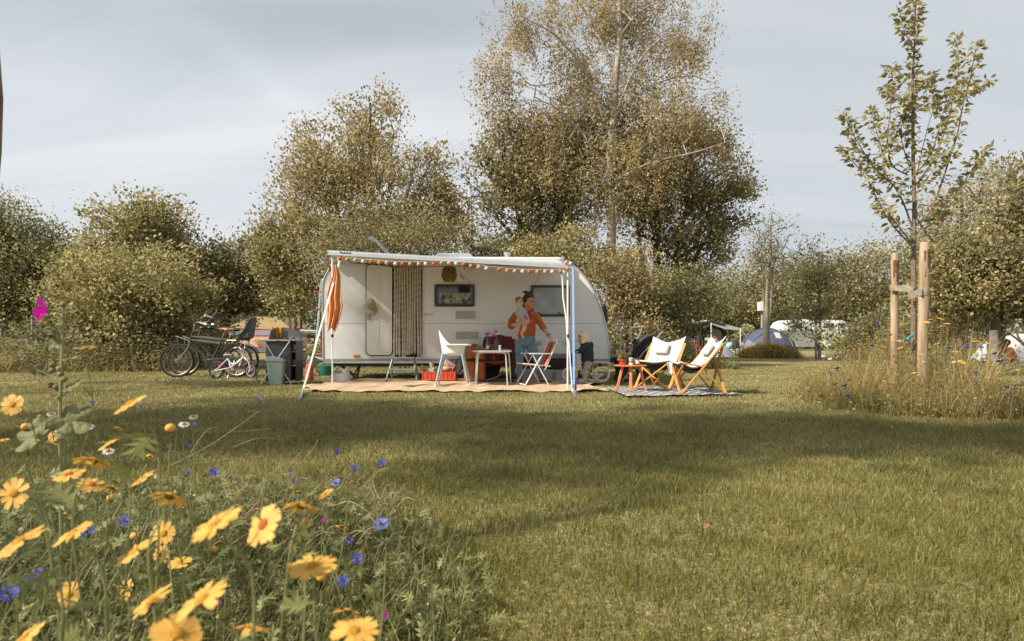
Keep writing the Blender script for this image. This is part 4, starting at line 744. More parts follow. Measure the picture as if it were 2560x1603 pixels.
# ================================================================ THINGS IN THE CAMP
def sheet(name, m, parent, fn, nu, nv, solid=.004, **k): return MB().grid(fn, nu, nv).build(name, m, parent, world=True, solid=solid, **k)
def rugs():
    t = thing('ground_rug', 'long wrinkled jute coloured rug laid under the awning', 'rug', (-.9, 11.2, 0))
    def f(u, v):
        a = V(RUG1[0]+(0,)).lerp(V(RUG1[1]+(0,)), u); b = V((-3.8, 13.1, 0)).lerp(V((1.75, 13.1, 0)), u); p = a.lerp(b, v)
        wv = math.sin(u*61+v*7)*.5+math.sin(u*113+v*3+1)*.3+math.sin(u*29-v*9)*.5
        if v < .12: p.y += .045*math.sin(u*47)*(1-v/.12)+.03*math.sin(u*97+2)*(1-v/.12)
        if u < .05: p.x += .12*math.sin(v*16)
        if u > .95: p.x += .16*math.sin(v*11+1)
        p.z = .035+.013*wv*(1 if v < .5 else .6)+.010*math.sin(v*40+u*21); return p
    sheet('weave', mat('jute', (.51, .385, .255), .9, var=.12, scale=3, bump=.5, bscale=90, col2=(.44, .30, .18)), t, f, 160, 44, .006)
    t = thing('patterned_rug', 'grey outdoor rug with white geometric line pattern under the sling chairs', 'rug', (2.4, 9.8, 0)); c = [V((1.58, 10.35, 0)), V((1.66, 8.78, 0)), V((3.44, 9.12, 0)), V((3.18, 10.9, 0))]
    m, nt_ = newmat('rug_pattern'); N = nt_.nodes; L = nt_.links; o = N.new('ShaderNodeOutputMaterial'); b = N.new('ShaderNodeBsdfPrincipled'); b.inputs['Roughness'].default_value = .85; tc_ = N.new('ShaderNodeTexCoord')
    v = N.new('ShaderNodeTexVoronoi'); v.feature = 'DISTANCE_TO_EDGE'; v.inputs['Scale'].default_value = 7.0; v.inputs['Randomness'].default_value = .12; mp_ = N.new('ShaderNodeMapping'); mp_.inputs['Rotation'].default_value = (0, 0, .6)
    L.new(tc_.outputs['Object'], mp_.inputs[0]); L.new(mp_.outputs[0], v.inputs['Vector']); r = N.new('ShaderNodeValToRGB'); r.color_ramp.interpolation = 'CONSTANT'; r.color_ramp.elements[0].color = (.62, .61, .60, 1); r.color_ramp.elements[1].position = .085; r.color_ramp.elements[1].color = (.105, .10, .11, 1)
    L.new(v.outputs['Distance'], r.inputs[0]); L.new(r.outputs[0], b.inputs['Base Color']); L.new(b.outputs[0], o.inputs[0])
    def g(u, v): p = c[1].lerp(c[2], u).lerp(c[0].lerp(c[3], u), v); p.z = .040+.006*math.sin(u*19+v*5); return p
    sheet('weave', m, t, g, 40, 20, .005)
rugs()
FAB_OR = mat('towel_orange', (.82, .37, .15), .95, var=.08, scale=20, bump=.5, bscale=160, thin=.12)
def towel():
    # hangs from the strap bracket at one corner; a bunched top opening into folds
    Yt = YB-.10; t = thing('beach_towel', 'orange towel hanging in folds from the awning bracket', 'towel', P(842, 665, Yt)); Lft = [(836, 663), (831, 690), (824, 710), (817, 735), (818, 770), (817, 800), (816, 824)]; Rt = [(843, 663), (851, 690), (853, 715), (854, 750), (858, 765), (852, 790), (842, 822)]
    def f(u, v):
        i = min(int(v*6), 5); s = v*6-i; a = V(Lft[i]).lerp(V(Lft[i+1]), s) if False else (Lft[i][0]*(1-s)+Lft[i+1][0]*s, Lft[i][1]*(1-s)+Lft[i+1][1]*s); b = (Rt[i][0]*(1-s)+Rt[i+1][0]*s, Rt[i][1]*(1-s)+Rt[i+1][1]*s)
        x = a[0]*(1-u)+b[0]*u; y = a[1]*(1-u)+b[1]*u; y += v*v*8*math.sin(u*9+.6); p = P(x, y, Yt); p.y += (.012+.035*v)*math.sin(u*17+v*1.5)+.02*math.sin(u*7); return p
    sheet('cloth', FAB_OR, t, f, 44, 40, .006)
towel()
def hat():
    t = thing('sun_hat', 'beige cloth hat hanging on the caravan door handle', 'hat', P(926, 760, YW-.12)); mb = MB(); mb.lathe([(.0, .09), (.05, .085), (.085, .04), (.095, -.03), (.10, -.08)], (0, -.05, .02), 16, Euler((R(70), R(18), 0)).to_matrix()); mb.build('crown', mat('hat_beige', (.42, .37, .26), .9, var=.1, scale=20), t, solid=.004)
    mb = MB(); mb.lathe([(.095, -.07), (.15, -.09), (.165, -.12)], (0.01, -.03, -.03), 16, Euler((R(62), R(22), 0)).to_matrix()); mb.build('brim', mat('hat_beige', (.42, .37, .26)), t, solid=.004)
hat()
def potty():
    t = thing('potty', 'white childs potty with green seat rim on the rug edge', 'potty', G(856, 957)+V((0, 0, .02))); W_ = mat('potty_white', (.74, .76, .76), .35); mb = MB()
    mb.lathe([(.15, 0), (.155, .02), (.14, .14), (.135, .17), (.105, .18), (.09, .10), (0.0, .06)], (0, 0, 0), 24, sx=1.02, sy=1.1)
    def bk(u, v): a = R(-75+150*u); r = .135-.01*v; return V((r*math.cos(a)*.95+.005, r*math.sin(a)*1.1, .15+v*.15*math.cos(R(-75+150*u))**.6))
    mb.grid(bk, 16, 6); mb.build('bowl', W_, t, solid=.012); mb = MB(); mb.tube([(.13*math.cos(a), .14*math.sin(a), .178+.02*max(0, math.cos(a+math.pi))) for a in np.linspace(R(70), R(290), 20)], .012, 7); mb.build('rim', mat('potty_green', (.24, .28, .10), .5), t)
potty()
def watering_can():
    t = thing('watering_can', 'dark teal watering can on the grass by the caravan tail', 'watering can', G(803, 942)+V((0, .3, 0))); TE = mat('teal', (.012, .15, .13), .4); mb = MB(); mb.lathe([(.12, 0), (.135, .02), (.14, .22), (.145, .235), (.12, .24), (0, .24)], (0, 0, 0), 24, sx=1.05, sy=.8); mb.build('tank', TE, t)
    MB().tube([(.12, 0, .06), (.22, -.02, .12), (.36, -.04, .26)], [.035, .022, .016], 8).build('spout', TE, t); MB().tube(curve([(-.13, 0, .05), (-.2, 0, .16), (-.12, 0, .27), (.04, 0, .30), (.1, 0, .24)], 5), .014, 7).build('handle', TE, t)
watering_can()
def gas_bottle():
    t = thing('gas_bottle', 'small red gas bottle with printed label on the grass', 'gas bottle', G(774, 953)); MB().lathe([(.055, 0), (.075, .015), (.078, .05), (.078, .30), (.06, .345), (.03, .36), (.03, .375)], (0, 0, 0), 22).build('cylinder', mat('gas_red', (.50, .07, .05), .4), t)
    MB().lathe([(.0795, .08), (.0795, .24)], (0, 0, 0), 22).build('label', mat('gas_label', (.55, .20, .16), .6, var=.5, scale=18, col2=(.42, .05, .04)), t); mb = MB(); mb.lathe([(.028, .37), (.028, .42), (.04, .43), (.04, .46)], (0, 0, 0), 12); mb.tube(curve([(-.05, 0, .34), (-.06, 0, .42), (0, 0, .49), (.06, 0, .42), (.05, 0, .34)], 4), .008, 6); mb.build('valve', STEEL, t)
gas_bottle()
def pump():
    t = thing('air_pump', 'yellow upright hand pump standing behind the storm strap', 'pump', G(752, 947)); YE = mat('pump_yellow', (.55, .37, .05), .45); mb = MB(); mb.tube([(0, 0, .05), (0, 0, .50)], .017, 10); mb.build('barrel', YE, t)
    mb = MB(); mb.tube(curve([(-.10, 0, .01), (-.06, 0, .06), (0, 0, .085), (.06, 0, .06), (.10, 0, .01)], 5), .02, 8); mb.build('foot', YE, t); mb = MB(); mb.tube([(0, 0, .5), (0, 0, .62)], .02, 8); mb.build('rod', STEEL, t); MB().tube([(-.11, 0, .63), (.11, 0, .63)], .018, 8).build('handle', YE, t)
pump()
def kitchen():
    g = G(694, 962); Yk = 11.45; t = thing('camping_kitchen', 'grey folding camping kitchen cupboard with cross braced silver legs and windshield', 'cupboard', (P(704, 900, Yk).x, Yk, 0)); CL = mat('kitchen_cloth', (.085, .078, .078), .85, var=.15, scale=6, bump=.4, bscale=8)
    x0 = P(664, 900, Yk).x; x1 = P(727, 900, Yk).x; x2 = P(744, 900, Yk+.2).x+.02; zt = .845
    def cl(u, v): return V((x0+(x1-x0)*u, Yk+.012*math.sin(u*5+v*4), .06+(zt-.09)*v))
    sheet('front_cloth', CL, t, cl, 12, 12, .004)
    mb = MB(); mb.bar((x0, Yk+.02, zt-.03), (x1, Yk+.02, zt-.03), .02, .02); mb.prism([V((x0, Yk+.01, .06)), V((x0, Yk+.01, zt-.02)), V((x0, Yk+.45, zt-.02)), V((x0, Yk+.45, .06))], (.006, 0, 0)); mb.prism([V((x0, Yk+.44, .06)), V((x2, Yk+.44, .06)), V((x2, Yk+.44, zt-.02)), V((x0, Yk+.44, zt-.02))], (0, .006, 0)); mb.prism([V((x1, Yk+.01, .06)), V((x1, Yk+.01, zt-.02)), V((x1, Yk+.43, zt-.02)), V((x1, Yk+.43, .06))], (.006, 0, 0)); mb.prism([V((x2, Yk+.03, .06)), V((x2, Yk+.03, zt-.02)), V((x2, Yk+.43, zt-.02)), V((x2, Yk+.43, .06))], (.006, 0, 0)); mb.build('side_cloth', BLACK, t, world=True)
    mb = MB(); 
    for z in (.08, .36, .62): mb.box(((x1+x2)/2, Yk+.22, z), (x2-x1, .4, .012))
    mb.build('shelf', GREYP, t, world=True)
    mb = MB(); mb.box(((x0+x2)/2+.01, Yk+.2, zt), (x2-x0+.2, .52, .022)); mb.build('top', mat('top_grey', (.42, .43, .42), .4), t, world=True, bevel=.005)
    for sg, (a, b) in enumerate((((x0-.01, zt-.02), (x1+.03, .0)), ((x1+.0, zt-.02), (x0-.08, .0)))):
        mb = MB(); mb.tube([(a[0], Yk-.03-.012*sg, a[1]), ((a[0]+b[0])/2, Yk-.05, .42), (b[0], Yk-.04, b[1])], .013, 7); mb.build('leg', ALU, t, world=True)
        mb = MB(); mb.tube([(a[0]+.1, Yk+.47, a[1]), (b[0]+.12, Yk+.49, b[1])], .013, 7); mb.build('leg', ALU, t, world=True)
    WS = mat('windshield', (.14, .155, .17), .45, var=.05); mb = MB(); xa = P(670, 0, Yk).x; xb = P(737, 0, Yk).x; zs = P(0, 818, Yk).z
    mb.prism([V((xa, Yk+.40, zt+.01)), V((xb, Yk+.40, zt+.01)), V((xb-.01, Yk+.40, zs-.14)), V((xb-.09, Yk+.40, zs-.07)), V((xa+.2, Yk+.40, zs)), V((xa, Yk+.40, zs))], (0, .012, 0)); mb.prism([V((xa, Yk+.01, zt+.01)), V((xa, Yk+.40, zt+.01)), V((xa, Yk+.40, zs)), V((xa, Yk+.12, zs-.05))], (.01, 0, 0)); mb.build('windshield', WS, t, world=True)
    items = MB(); items.box((x2-.08, Yk+.2, .42), (.12, .2, .10)); tag(items.build('storage_box', mat('box_teal', (.10, .25, .30), .5), None), 'small teal box on the cupboard shelf', 'box')
    items = MB(); items.box((x2-.08, Yk+.2, .70), (.11, .16, .10)); items.box((x2-.09, Yk+.15, .765), (.05, .05, .03)); tag(items.build('food_carton', mat('carton', (.62, .58, .55), .6), None), 'pale carton on the upper cupboard shelf', 'carton')
    tt = thing('tea_towel', 'mustard yellow towel draped over the cupboard windshield', 'towel', (xa+.15, Yk+.38, zs))
    def f(u, v):
        x = 680+(710-680)*u+(4-8*u)*v*1.4; y = 817+3*u+(22+12*math.sin(u*3.1))*v; p = P(x, y, Yk+.36); p.y += .018*math.sin(u*14); return p
    sheet('cloth', mat('mustard', (.50, .24, .025), .95, var=.1, scale=30, bump=.4, bscale=120), tt, f, 20, 14, .006)
    t2 = thing('dish_cloth', 'lilac dish cloth lying crumpled on the cupboard top', 'cloth', (xb-.1, Yk+.1, zt)); 
    def f2(u, v): return V((xb-.22+.30*u, Yk-.02+.22*v, zt+.018+.05*abs(math.sin(u*7+v*3))*(1-abs(2*u-1))))
    sheet('cloth', mat('lilac', (.42, .40, .52), .9, var=.1), t2, f2, 16, 10, .005)
kitchen()
def bin_():
    t = thing('waste_bin', 'tall sage green waste bin with blue grey lid on the grass', 'bin', G(686, 964)+V((0, .12, 0)), R(6)); SG = mat('sage', (.27, .36, .31), .45); mb = MB(); w0, w1, h = .118, .155, .44
    mb.add([(-w0, -.10, 0), (w0, -.10, 0), (w0, .10, 0), (-w0, .10, 0), (-w1, -.14, h), (w1, -.14, h), (w1, .14, h), (-w1, .14, h)], [(3, 2, 1, 0), (4, 5, 6, 7), (0, 1, 5, 4), (1, 2, 6, 5), (2, 3, 7, 6), (3, 0, 4, 7)]); mb.build('body', SG, t, bevel=.02)
    mb = MB(); mb.prism([V((-.17, -.15, h)), V((.17, -.15, h)), V((.16, -.15, h+.035)), V((.03, -.15, h+.085)), V((-.08, -.15, h+.10)), V((-.16, -.15, h+.095))], (0, .30, 0)); mb.build('lid', mat('lid_blue', (.30, .36, .40), .4), t, bevel=.012)
bin_()
def hose():
    tag(MB().tube(curve([P(664, 905, 11.9), P(650, 920, 11.8), P(641, 940, 11.6), P(643, 953, 11.5), P(652, 950, 11.6)], 6), .009, 6).build('cable', BLACK), 'black cable looping from the camping kitchen to the grass', 'cable')
hose()
def step_stool():
    t = thing('step_stool', 'grey metal folding step below the bead curtain', 'step stool', (P(1008, 900, 12.1).x, 12.1, .05)); w_ = .27; SM = mat('step_metal', (.26, .31, .32), .45, metal=.4, var=.1)
    for s in (-1, 1):
        MB().bar((s*w_*.78, .02, .43), (s*w_*1.12, -.18, 0), .03, .028).build('leg', SM, t, bevel=.004); MB().bar((s*w_*.78, .05, .42), (s*w_*1.05, .24, 0), .025, .025).build('leg', SM, t, bevel=.004)
    mb = MB(); mb.box((0, -.02, .44), (w_*1.75, .2, .025)); mb.build('tread', SM, t, bevel=.004); mb = MB(); mb.box((0, -.14, .215), (w_*2.0, .16, .03)); mb.build('tread', SM, t, bevel=.004)
    mb = MB(); mb.bar((-w_, .2, .06), (0, .2, .14), .016, .016).bar((w_, .2, .06), (0, .2, .14), .016, .016); mb.build('brace', SM, t)
step_stool()
def crate():
    t = thing('plastic_crate', 'red plastic crate full of shoes and toys under the caravan edge', 'crate', (P(1100, 950, 12.15).x, 12.15, .05)); RD = mat('crate_red', (.55, .075, .03), .4); mb = MB(); w_, d, h = .325, .2, .175
    for s in (-1, 1):
        mb.box((0, s*d, h*.42), (2*w_, .012, h*.84)); mb.box((s*w_, 0, h*.5), (.012, 2*d, h)); mb.box((0, s*d, .02), (2*w_+.01, .022, .03)); mb.box((0, s*d, h-.02), (2*w_+.01, .022, .025))
        for k in range(9): mb.box((-w_+.01+k*w_*2/8.2, s*(d+.008), h/2), (.02, .012, h))
    mb.box((0, 0, .01), (2*w_, 2*d, .02)); mb.build('box', RD, t, bevel=.003)
    BT = mat('boot_tan', (.42, .31, .19), .8, var=.15, scale=25); c = V(t.location)
    for i, (dx, dz, rot, lab) in enumerate(((-.30, .20, (R(20), R(-50), 0), 'tan ankle boot lying at the end of the red crate'), (-.15, .25, (0, R(-6), 0), 'tan boot standing upright among the shoes in the red crate'))):
        b = thing('boot', lab, 'boot', c+V((dx, -.05, dz)), 0, 'boots in the red crate'); b.rotation_euler = rot; mb = MB(); mb.lathe([(.055, -.10), (.05, -.06), (.043, 0), (.052, .10), (.045, .10), (.04, .02)], (0, 0, 0), 16); mb.ball((.06, 0, -.09), (.085, .042, .035)); mb.build('upper', BT, b); MB().box((.035, 0, -.125), (.20, .075, .015)).build('sole', BLACK, b, bevel=.006)
    for i, (dx, dz, col, lab) in enumerate(((-.02, .21, (.12, .13, .15), 'dark childs shoe in the middle of the red crate'), (.05, .23, (.25, .16, .10), 'brown childs shoe in the middle of the red crate'), (-.09, .19, (.35, .45, .5), 'pale blue childs shoe beside the upright boot'))):
        b = thing('shoe', lab, 'shoe', c+V((dx, -.08, dz)), .5*i, 'shoes in the red crate'); mb = MB(); mb.ball((0, 0, 0), (.075, .035, .035)); mb.ball((-.035, 0, .02), (.035, .033, .04)); mb.build('upper', mat('shoe%d' % i, col, .7, var=.2), b); MB().box((0, 0, -.03), (.15, .06, .015)).build('sole', mat('sole_white', (.6, .58, .55)), b, bevel=.005)
    tag(MB().ball(c+V((.14, -.05, .22)), (.11, .09, .07), 16, 10).build('toy_ball', mat('toy_orange', (.7, .24, .02), .5, var=.3, scale=9, col2=(.08, .22, .28))), 'orange and teal toy on top of the red crate', 'toy')
    b = thing('pencil_case', 'white zipped pouch with black spots and a red stripe leaning on the crate', 'pouch', c+V((.21, -.10, .31))); b.rotation_euler = (0, R(28), 0)
    MB().box((0, 0, 0), (.23, .06, .13)).build('pouch', mat('spotted', (.62, .60, .57), .8, var=.1, scale=75, col2=(.03, .03, .03)), b, bevel=.02); MB().box((.02, -.032, -.01), (.10, .006, .03)).build('badge', mat('badge_red', (.55, .02, .03), .5), b); MB().tube([(-.1, -.02, .063), (.1, -.02, .063)], .006, 6).build('zip', BLACK, b)
    b = thing('rucksack', 'small light grey rucksack with black straps behind the pouch', 'rucksack', c+V((.36, .05, .22))); b.rotation_euler = (0, R(12), 0); mb = MB(); mb.ball((0, 0, .05), (.10, .09, .2), 18, 12); mb.ball((.0, -.05, -.03), (.085, .08, .1)); mb.build('bag', mat('bag_grey', (.34, .37, .40), .85, var=.2, scale=12, bump=.4, bscale=14), b, remesh=.012)
    MB().tube(curve([(-.03, -.09, .2), (-.08, -.12, .05), (-.06, -.1, -.12)], 4), .012, 6).build('strap', BLACK, b); MB().tube(curve([(.05, -.09, .18), (.09, -.12, .0), (.03, -.12, -.17)], 4), .01, 6).build('strap', BLACK, b)
crate()
TUBEW = mat('tube_white', (.78, .78, .77), .35, var=.03)
def high_chair():
    t = thing('high_chair', 'white plastic high chair with tray and splayed grey legs', 'high chair', (P(1133, 970, 10.75).x, 10.75, .05)); PL = mat('plastic_white', (.80, .80, .78), .35, var=.02)
    LG = mat('leg_grey', (.36, .43, .47), .35, metal=.4, var=.05)
    for sx_ in (-1, 1):
        for sy in (-1, 1):
            o = MB().tube([(sx_*.165, sy*.15, .56), (sx_*(.285), sy*.26, .0)], [.023, .015], 10).build('leg', LG, t); MB().tube([(sx_*.283, sy*.258, .03), (sx_*.287, sy*.262, -.012)], .017, 10).build('leg_tip', ALUW, o)
    mb = MB()
    def sh(u, v):
        a = 2*math.pi*u; rx, ry = .185+.02*v, .165+.015*v; x = rx*math.cos(a); y = ry*math.sin(a); z = .53+.17*v
        if v > .55: b = max(0, -math.cos(a))**1.6; z += (v-.55)/.45*.29*b; x -= (v-.55)/.45*.055*b
        if v < .35: z += .05*max(0, abs(math.sin(a))-.3)*(1-v/.35)
        return V((x, y, z))
    mb.grid(sh, 36, 12); mb.build('shell', PL, t, solid=.012)
    mb = MB(); mb.lathe([(0.001, .515), (.12, .52), (.17, .555), (.175, .60)], (0, 0, 0), 24, sx=1, sy=.9); mb.build('seat', PL, t)
    mb = MB(); mb.prism(rr(-.13, -.20, .30, .20, .06, 0), (0, .0, 0)) if False else None
    pts = [V((p.x, p.z, .695)) for p in rr(-.12, -.235, .31, .235, .07, 0)]; MB().prism(pts, (0, 0, .014)).build('tray', PL, t, bevel=.004)
    mb = MB(); mb.tube([p+V((0, 0, .018)) for p in pts]+[pts[0]+V((0, 0, .018))], .013, 7, cap=False); mb.build('tray_rim', PL, t)
high_chair()
def camp_table():
    zt = .60; t = thing('camping_table', 'folding camping table with colourful cloths and silver tube legs', 'table', (P(1231, 970, 10.95).x, 10.95, .045)); TB = mat('table_tube', (.72, .72, .70), .3, metal=.6, var=.04)
    pts = [V((p.x, p.z, zt-.01)) for p in rr(-.335, -.30, .335, .30, .05, 0)]; MB().prism(pts, (0, 0, .02)).build('top', mat('table_top', (.62, .58, .50), .6, var=.25, scale=9, col2=(.35, .38, .30)), t, bevel=.004)
    mb = MB(); mb.tube([p+V((0, 0, .01)) for p in pts]+[pts[0]+V((0, 0, .01))], .013, 7, cap=False); mb.build('edge_rail', TB, t)
    for sy in (-1, 1):
        y0 = sy*.25; l = MB(); s = .245 if sy < 0 else .30
        l.tube(curve([(-s-.03, y0+sy*.05, 0), (-s, y0, zt-.1), (-s+.03, y0, zt-.035), (-s+.09, y0, zt-.02), (s-.09, y0, zt-.02), (s-.03, y0, zt-.035), (s, y0, zt-.1), (s+.03, y0+sy*.05, 0)], 5), .0135, 8); l.build('leg', TB, t)
    c = V(t.location)+V((0, 0, zt+.012)); GL = glass('bottle_glass', (.82, .93, .88))
    gr = 'vases on the camping table'
    for i, (dx, dy, lab, nm, prof) in enumerate(((-.085, -.02, 'slim glass bottle with purple flowers on the camping table', 'vase', [(.028, 0), (.031, .01), (.031, .11), (.012, .17), (.011, .235), (.014, .24)]), (.07, .0, 'wider glass bottle holding pink and cream flowers', 'vase', [(.036, 0), (.040, .01), (.040, .12), (.018, .19), (.016, .235), (.02, .24)]))):
        b = thing(nm, lab, 'vase', c+V((dx, dy, 0)), 0, gr); MB().lathe(prof, (0, 0, 0), 18).build('bottle', GL, b, solid=.002); mb = MB(); rng = random.Random(i)
        for k in range(7): mb.tube(curve([(rng.uniform(-.012, .012), rng.uniform(-.01, .01), .02), (0, 0, .2), (rng.uniform(-.045, .045), rng.uniform(-.04, .03), .29+.03*rng.random())], 3), .0022, 4)
        mb.build('stalks', mat('stalk_green', (.10, .16, .05), .6), b)
        if i == 0: MB().lathe([(.0316, .03), (.0316, .09)], (0, 0, 0), 18).build('label', mat('label_white', (.7, .72, .68), .6, var=.4, scale=40, col2=(.25, .35, .28)), b)
        heads = [[(-.03, -.02, .30, .028, (.30, .10, .25)), (.012, -.03, .31, .03, (.36, .14, .32)), (-.01, .03, .285, .026, (.22, .05, .16)), (.035, 0, .29, .022, (.4, .3, .38))], [(-.045, -.03, .275, .04, (.85, .03, .45)), (.03, -.03, .30, .036, (.72, .60, .42)), (.0, .03, .34, .025, (.16, .04, .09)), (-.02, .0, .345, .02, (.2, .05, .1)), (.06, .0, .33, .026, (.7, .66, .6)), (.0, -.02, .295, .02, (.75, .72, .66))]][i]
        for j, (x, y, z, r, cc) in enumerate(heads):
            mb = MB()
            for q in range(26):
                a = q*2.4; ph = math.acos(1-1.5*(q+.5)/26); d = V((math.sin(ph)*math.cos(a), math.sin(ph)*math.sin(a), math.cos(ph))); mb.ball(V((x, y, z))+d*r*.6, (r*.36, r*.36, r*.12), 6, 4, d.to_track_quat('Z', 'Y').to_euler())
            mb.build('blossom', mat('blossom%d%d' % (i, j), cc, .7, var=.1, thin=.2), b)
    b = thing('drinking_glass', 'clear tumbler standing between the two vases', 'glass', c+V((-.01, .08, 0))); MB().lathe([(.027, .003), (.034, .12), (.032, .12), (.025, .008)], (0, 0, 0), 18).build('tumbler', GL, b)
    b = thing('paper_cup', 'white cup near the front of the camping table', 'cup', c+V((.135, -.06, 0))); MB().lathe([(.018, 0), (.025, .095), (.022, .095), (.016, .006)], (0, 0, 0), 18).build('cup', mat('cup_white', (.8, .8, .78), .5), b)
    for k, (dx, dy, w_, h_, col, lab) in enumerate(((-.18, .1, .24, .05, (.70, .32, .03), 'yellow cloth crumpled on the camping table'), (-.22, .18, .2, .045, (.26, .42, .27), 'green cloth crumpled at the back of the camping table'), (.05, .15, .2, .02, (.55, .22, .06), 'rust coloured napkin behind the vases'), (.24, .05, .16, .02, (.5, .5, .44), 'folded pale cloth at the table end by the jacket'))):
        q = thing('napkin', lab, 'cloth', c+V((dx, dy, 0)), .2*k, 'cloths on the camping table'); MB().grid(lambda u, v: V(((u-.5)*w_, (v-.5)*.16, .004+h_*abs(math.sin(u*5+k)*math.cos(v*4+k)))), 12, 8).build('cloth', mat('cloth%d' % k, col, .9, var=.2, scale=20), q, solid=.003)
camp_table()
def storage():
    # orange cupboard with cloths on it, behind the table
    t = thing('fabric_cupboard', 'orange fabric camping cupboard with black edges behind the table', 'cupboard', (P(1187, 950, 12.0).x, 12.0, .05)); OR = mat('cupboard_orange', (.40, .125, .022), .8, var=.12, scale=8, bump=.3, bscale=9)
    MB().box((0, 0, .19), (.40, .35, .38)).build('case', OR, t, bevel=.015); MB().box((0, -.178, .19), (.02, .006, .37)).build('zip', BLACK, t); MB().box((0, 0, .39), (.43, .38, .025)).build('rim', BLACK, t, bevel=.008)
    q = thing('blanket', 'rust and yellow blankets piled on the orange cupboard', 'blanket', V(t.location)+V((0, 0, .40))); mb = MB()
    for i, (x, z, rx, rz) in enumerate(((-.08, .06, .14, .07), (.08, .07, .15, .08), (.0, .15, .15, .07), (.1, .2, .12, .05), (-.05, .22, .1, .04))): mb.ball((x, -.03, z), (rx, .15, rz), 14, 8, (0, .2*i, 0))
    mb.build('folds', mat('blanket_rust', (.45, .15, .03), .9, var=.3, scale=7, col2=(.26, .09, .02)), q, remesh=.012, folds=.05)
    q = thing('water_tank', 'grey round topped water container behind the high chair tray', 'container', (P(1188, 880, 12.2).x-.05, 12.22, .45)); mb = MB(); mb.lathe([(.14, 0), (.16, .03), (.16, .22), (.10, .30), (.05, .32)], (0, 0, 0), 20); mb.build('drum', mat('drum_grey', (.16, .17, .18), .5), q)
    q = thing('side_shelf', 'low black camping stand carrying the grey container', 'stand', (P(1188, 880, 12.2).x-.05, 12.22, .05)); MB().box((0, 0, .385), (.36, .3, .025)).build('top', BLACK, q)
    for sx_ in (-1, 1):
        for sy in (-1, 1): MB().tube([(sx_*.16, sy*.13, 0), (sx_*.16, sy*.13, .38)], .012, 6).build('leg', BLACK, q)
storage()
def maroon_chair():
    t = thing('folding_armchair', 'black framed folding armchair with rust seat behind the table', 'chair', (P(1247, 957, 11.9).x, 11.9, .05), R(4)); mb = MB(); w_ = .27
    for s in (-1, 1):
        mb.tube(curve([(s*w_, -.22, .50), (s*w_, -.26, .47), (s*w_, -.26, .02), (s*w_*.98, -.22, .0), (s*w_*.9, .15, .0), (s*w_, .2, .03)], 4), .0135, 7); mb.tube([(s*w_, .2, .03), (s*w_, .12, .45), (s*w_*.96, .26, .86)], .0135, 7)
    mb.tube([(-w_*.97, -.23, .012), (w_*.97, -.23, .012)], .0135, 7).tube([(-w_, .26, .85), (w_, .26, .85)], .0135, 7).tube([(-w_, -.2, .36), (w_, -.2, .36)], .0135, 7); mb.build('frame', BLACK, t)
    for s in (-1, 1): MB().box((s*w_, -.03, .515), (.05, .42, .03)).build('armrest', BLACK, t, bevel=.01)
    MB().grid(lambda u, v: V((-w_+2*w_*u, -.22+.36*v, .37-.05*math.sin(math.pi*u)*math.sin(math.pi*v))), 12, 8).build('seat', mat('seat_rust', (.30, .085, .018), .85, var=.1), t, solid=.02)
    MB().grid(lambda u, v: V((-w_+2*w_*u, .13+.13*v+.03*math.sin(math.pi*u), .38+.47*v)), 12, 8).build('backrest', mat('seat_rust', (.3, .09, .02)), t, solid=.02)
    q = thing('jacket', 'maroon jacket draped over the folding armchair', 'jacket', V(t.location)+V((0, .1, .85)), R(4)); 
    def f(u, v):
        a = u*2-1; zt = .89-.07*a**4-.02*math.sin(u*9); 
        if v < .15: return V((a*.30, .30-.05*v/.15+.0, zt-.25*(1-v/.15)-.0)) if False else V((a*.30, .33-.10*v/.15, zt-.2*(1-v/.15)))
        s = (v-.15)/.85; return V((a*(.30+.015*math.sin(s*6)), .23-.10*s+.022*math.sin(u*19+s*2), zt-s*(.50+.10*math.sin(u*4+.5))))
    MB().grid(lambda u, v: f(u, v)-V((0, .1, .85)), 40, 22).build('shell', mat('maroon', (.145, .028, .035), .85, var=.18, scale=6, bump=.4, bscale=10), q, solid=.012)
    mb = MB(); mb.tube(curve([(.28, .12-.1, -.05), (.30, .0, -.35), (.28, -.05, -.62), (.24, -.04, -.72)], 4), [.055]*8+[.05]*4+[.04], 9); mb.build('sleeve', mat('maroon', (.15, .03, .04)), q)
    tag(MB().tube(curve([P(1217, 950, 11.8), P(1235, 945, 11.7), P(1250, 938, 11.9), P(1256, 925, 12.1)], 5), .008, 5).build('cable', mat('cable_grey', (.5, .48, .44), .6)), 'pale grey cable curling on the rug under the armchair', 'cable')
maroon_chair()
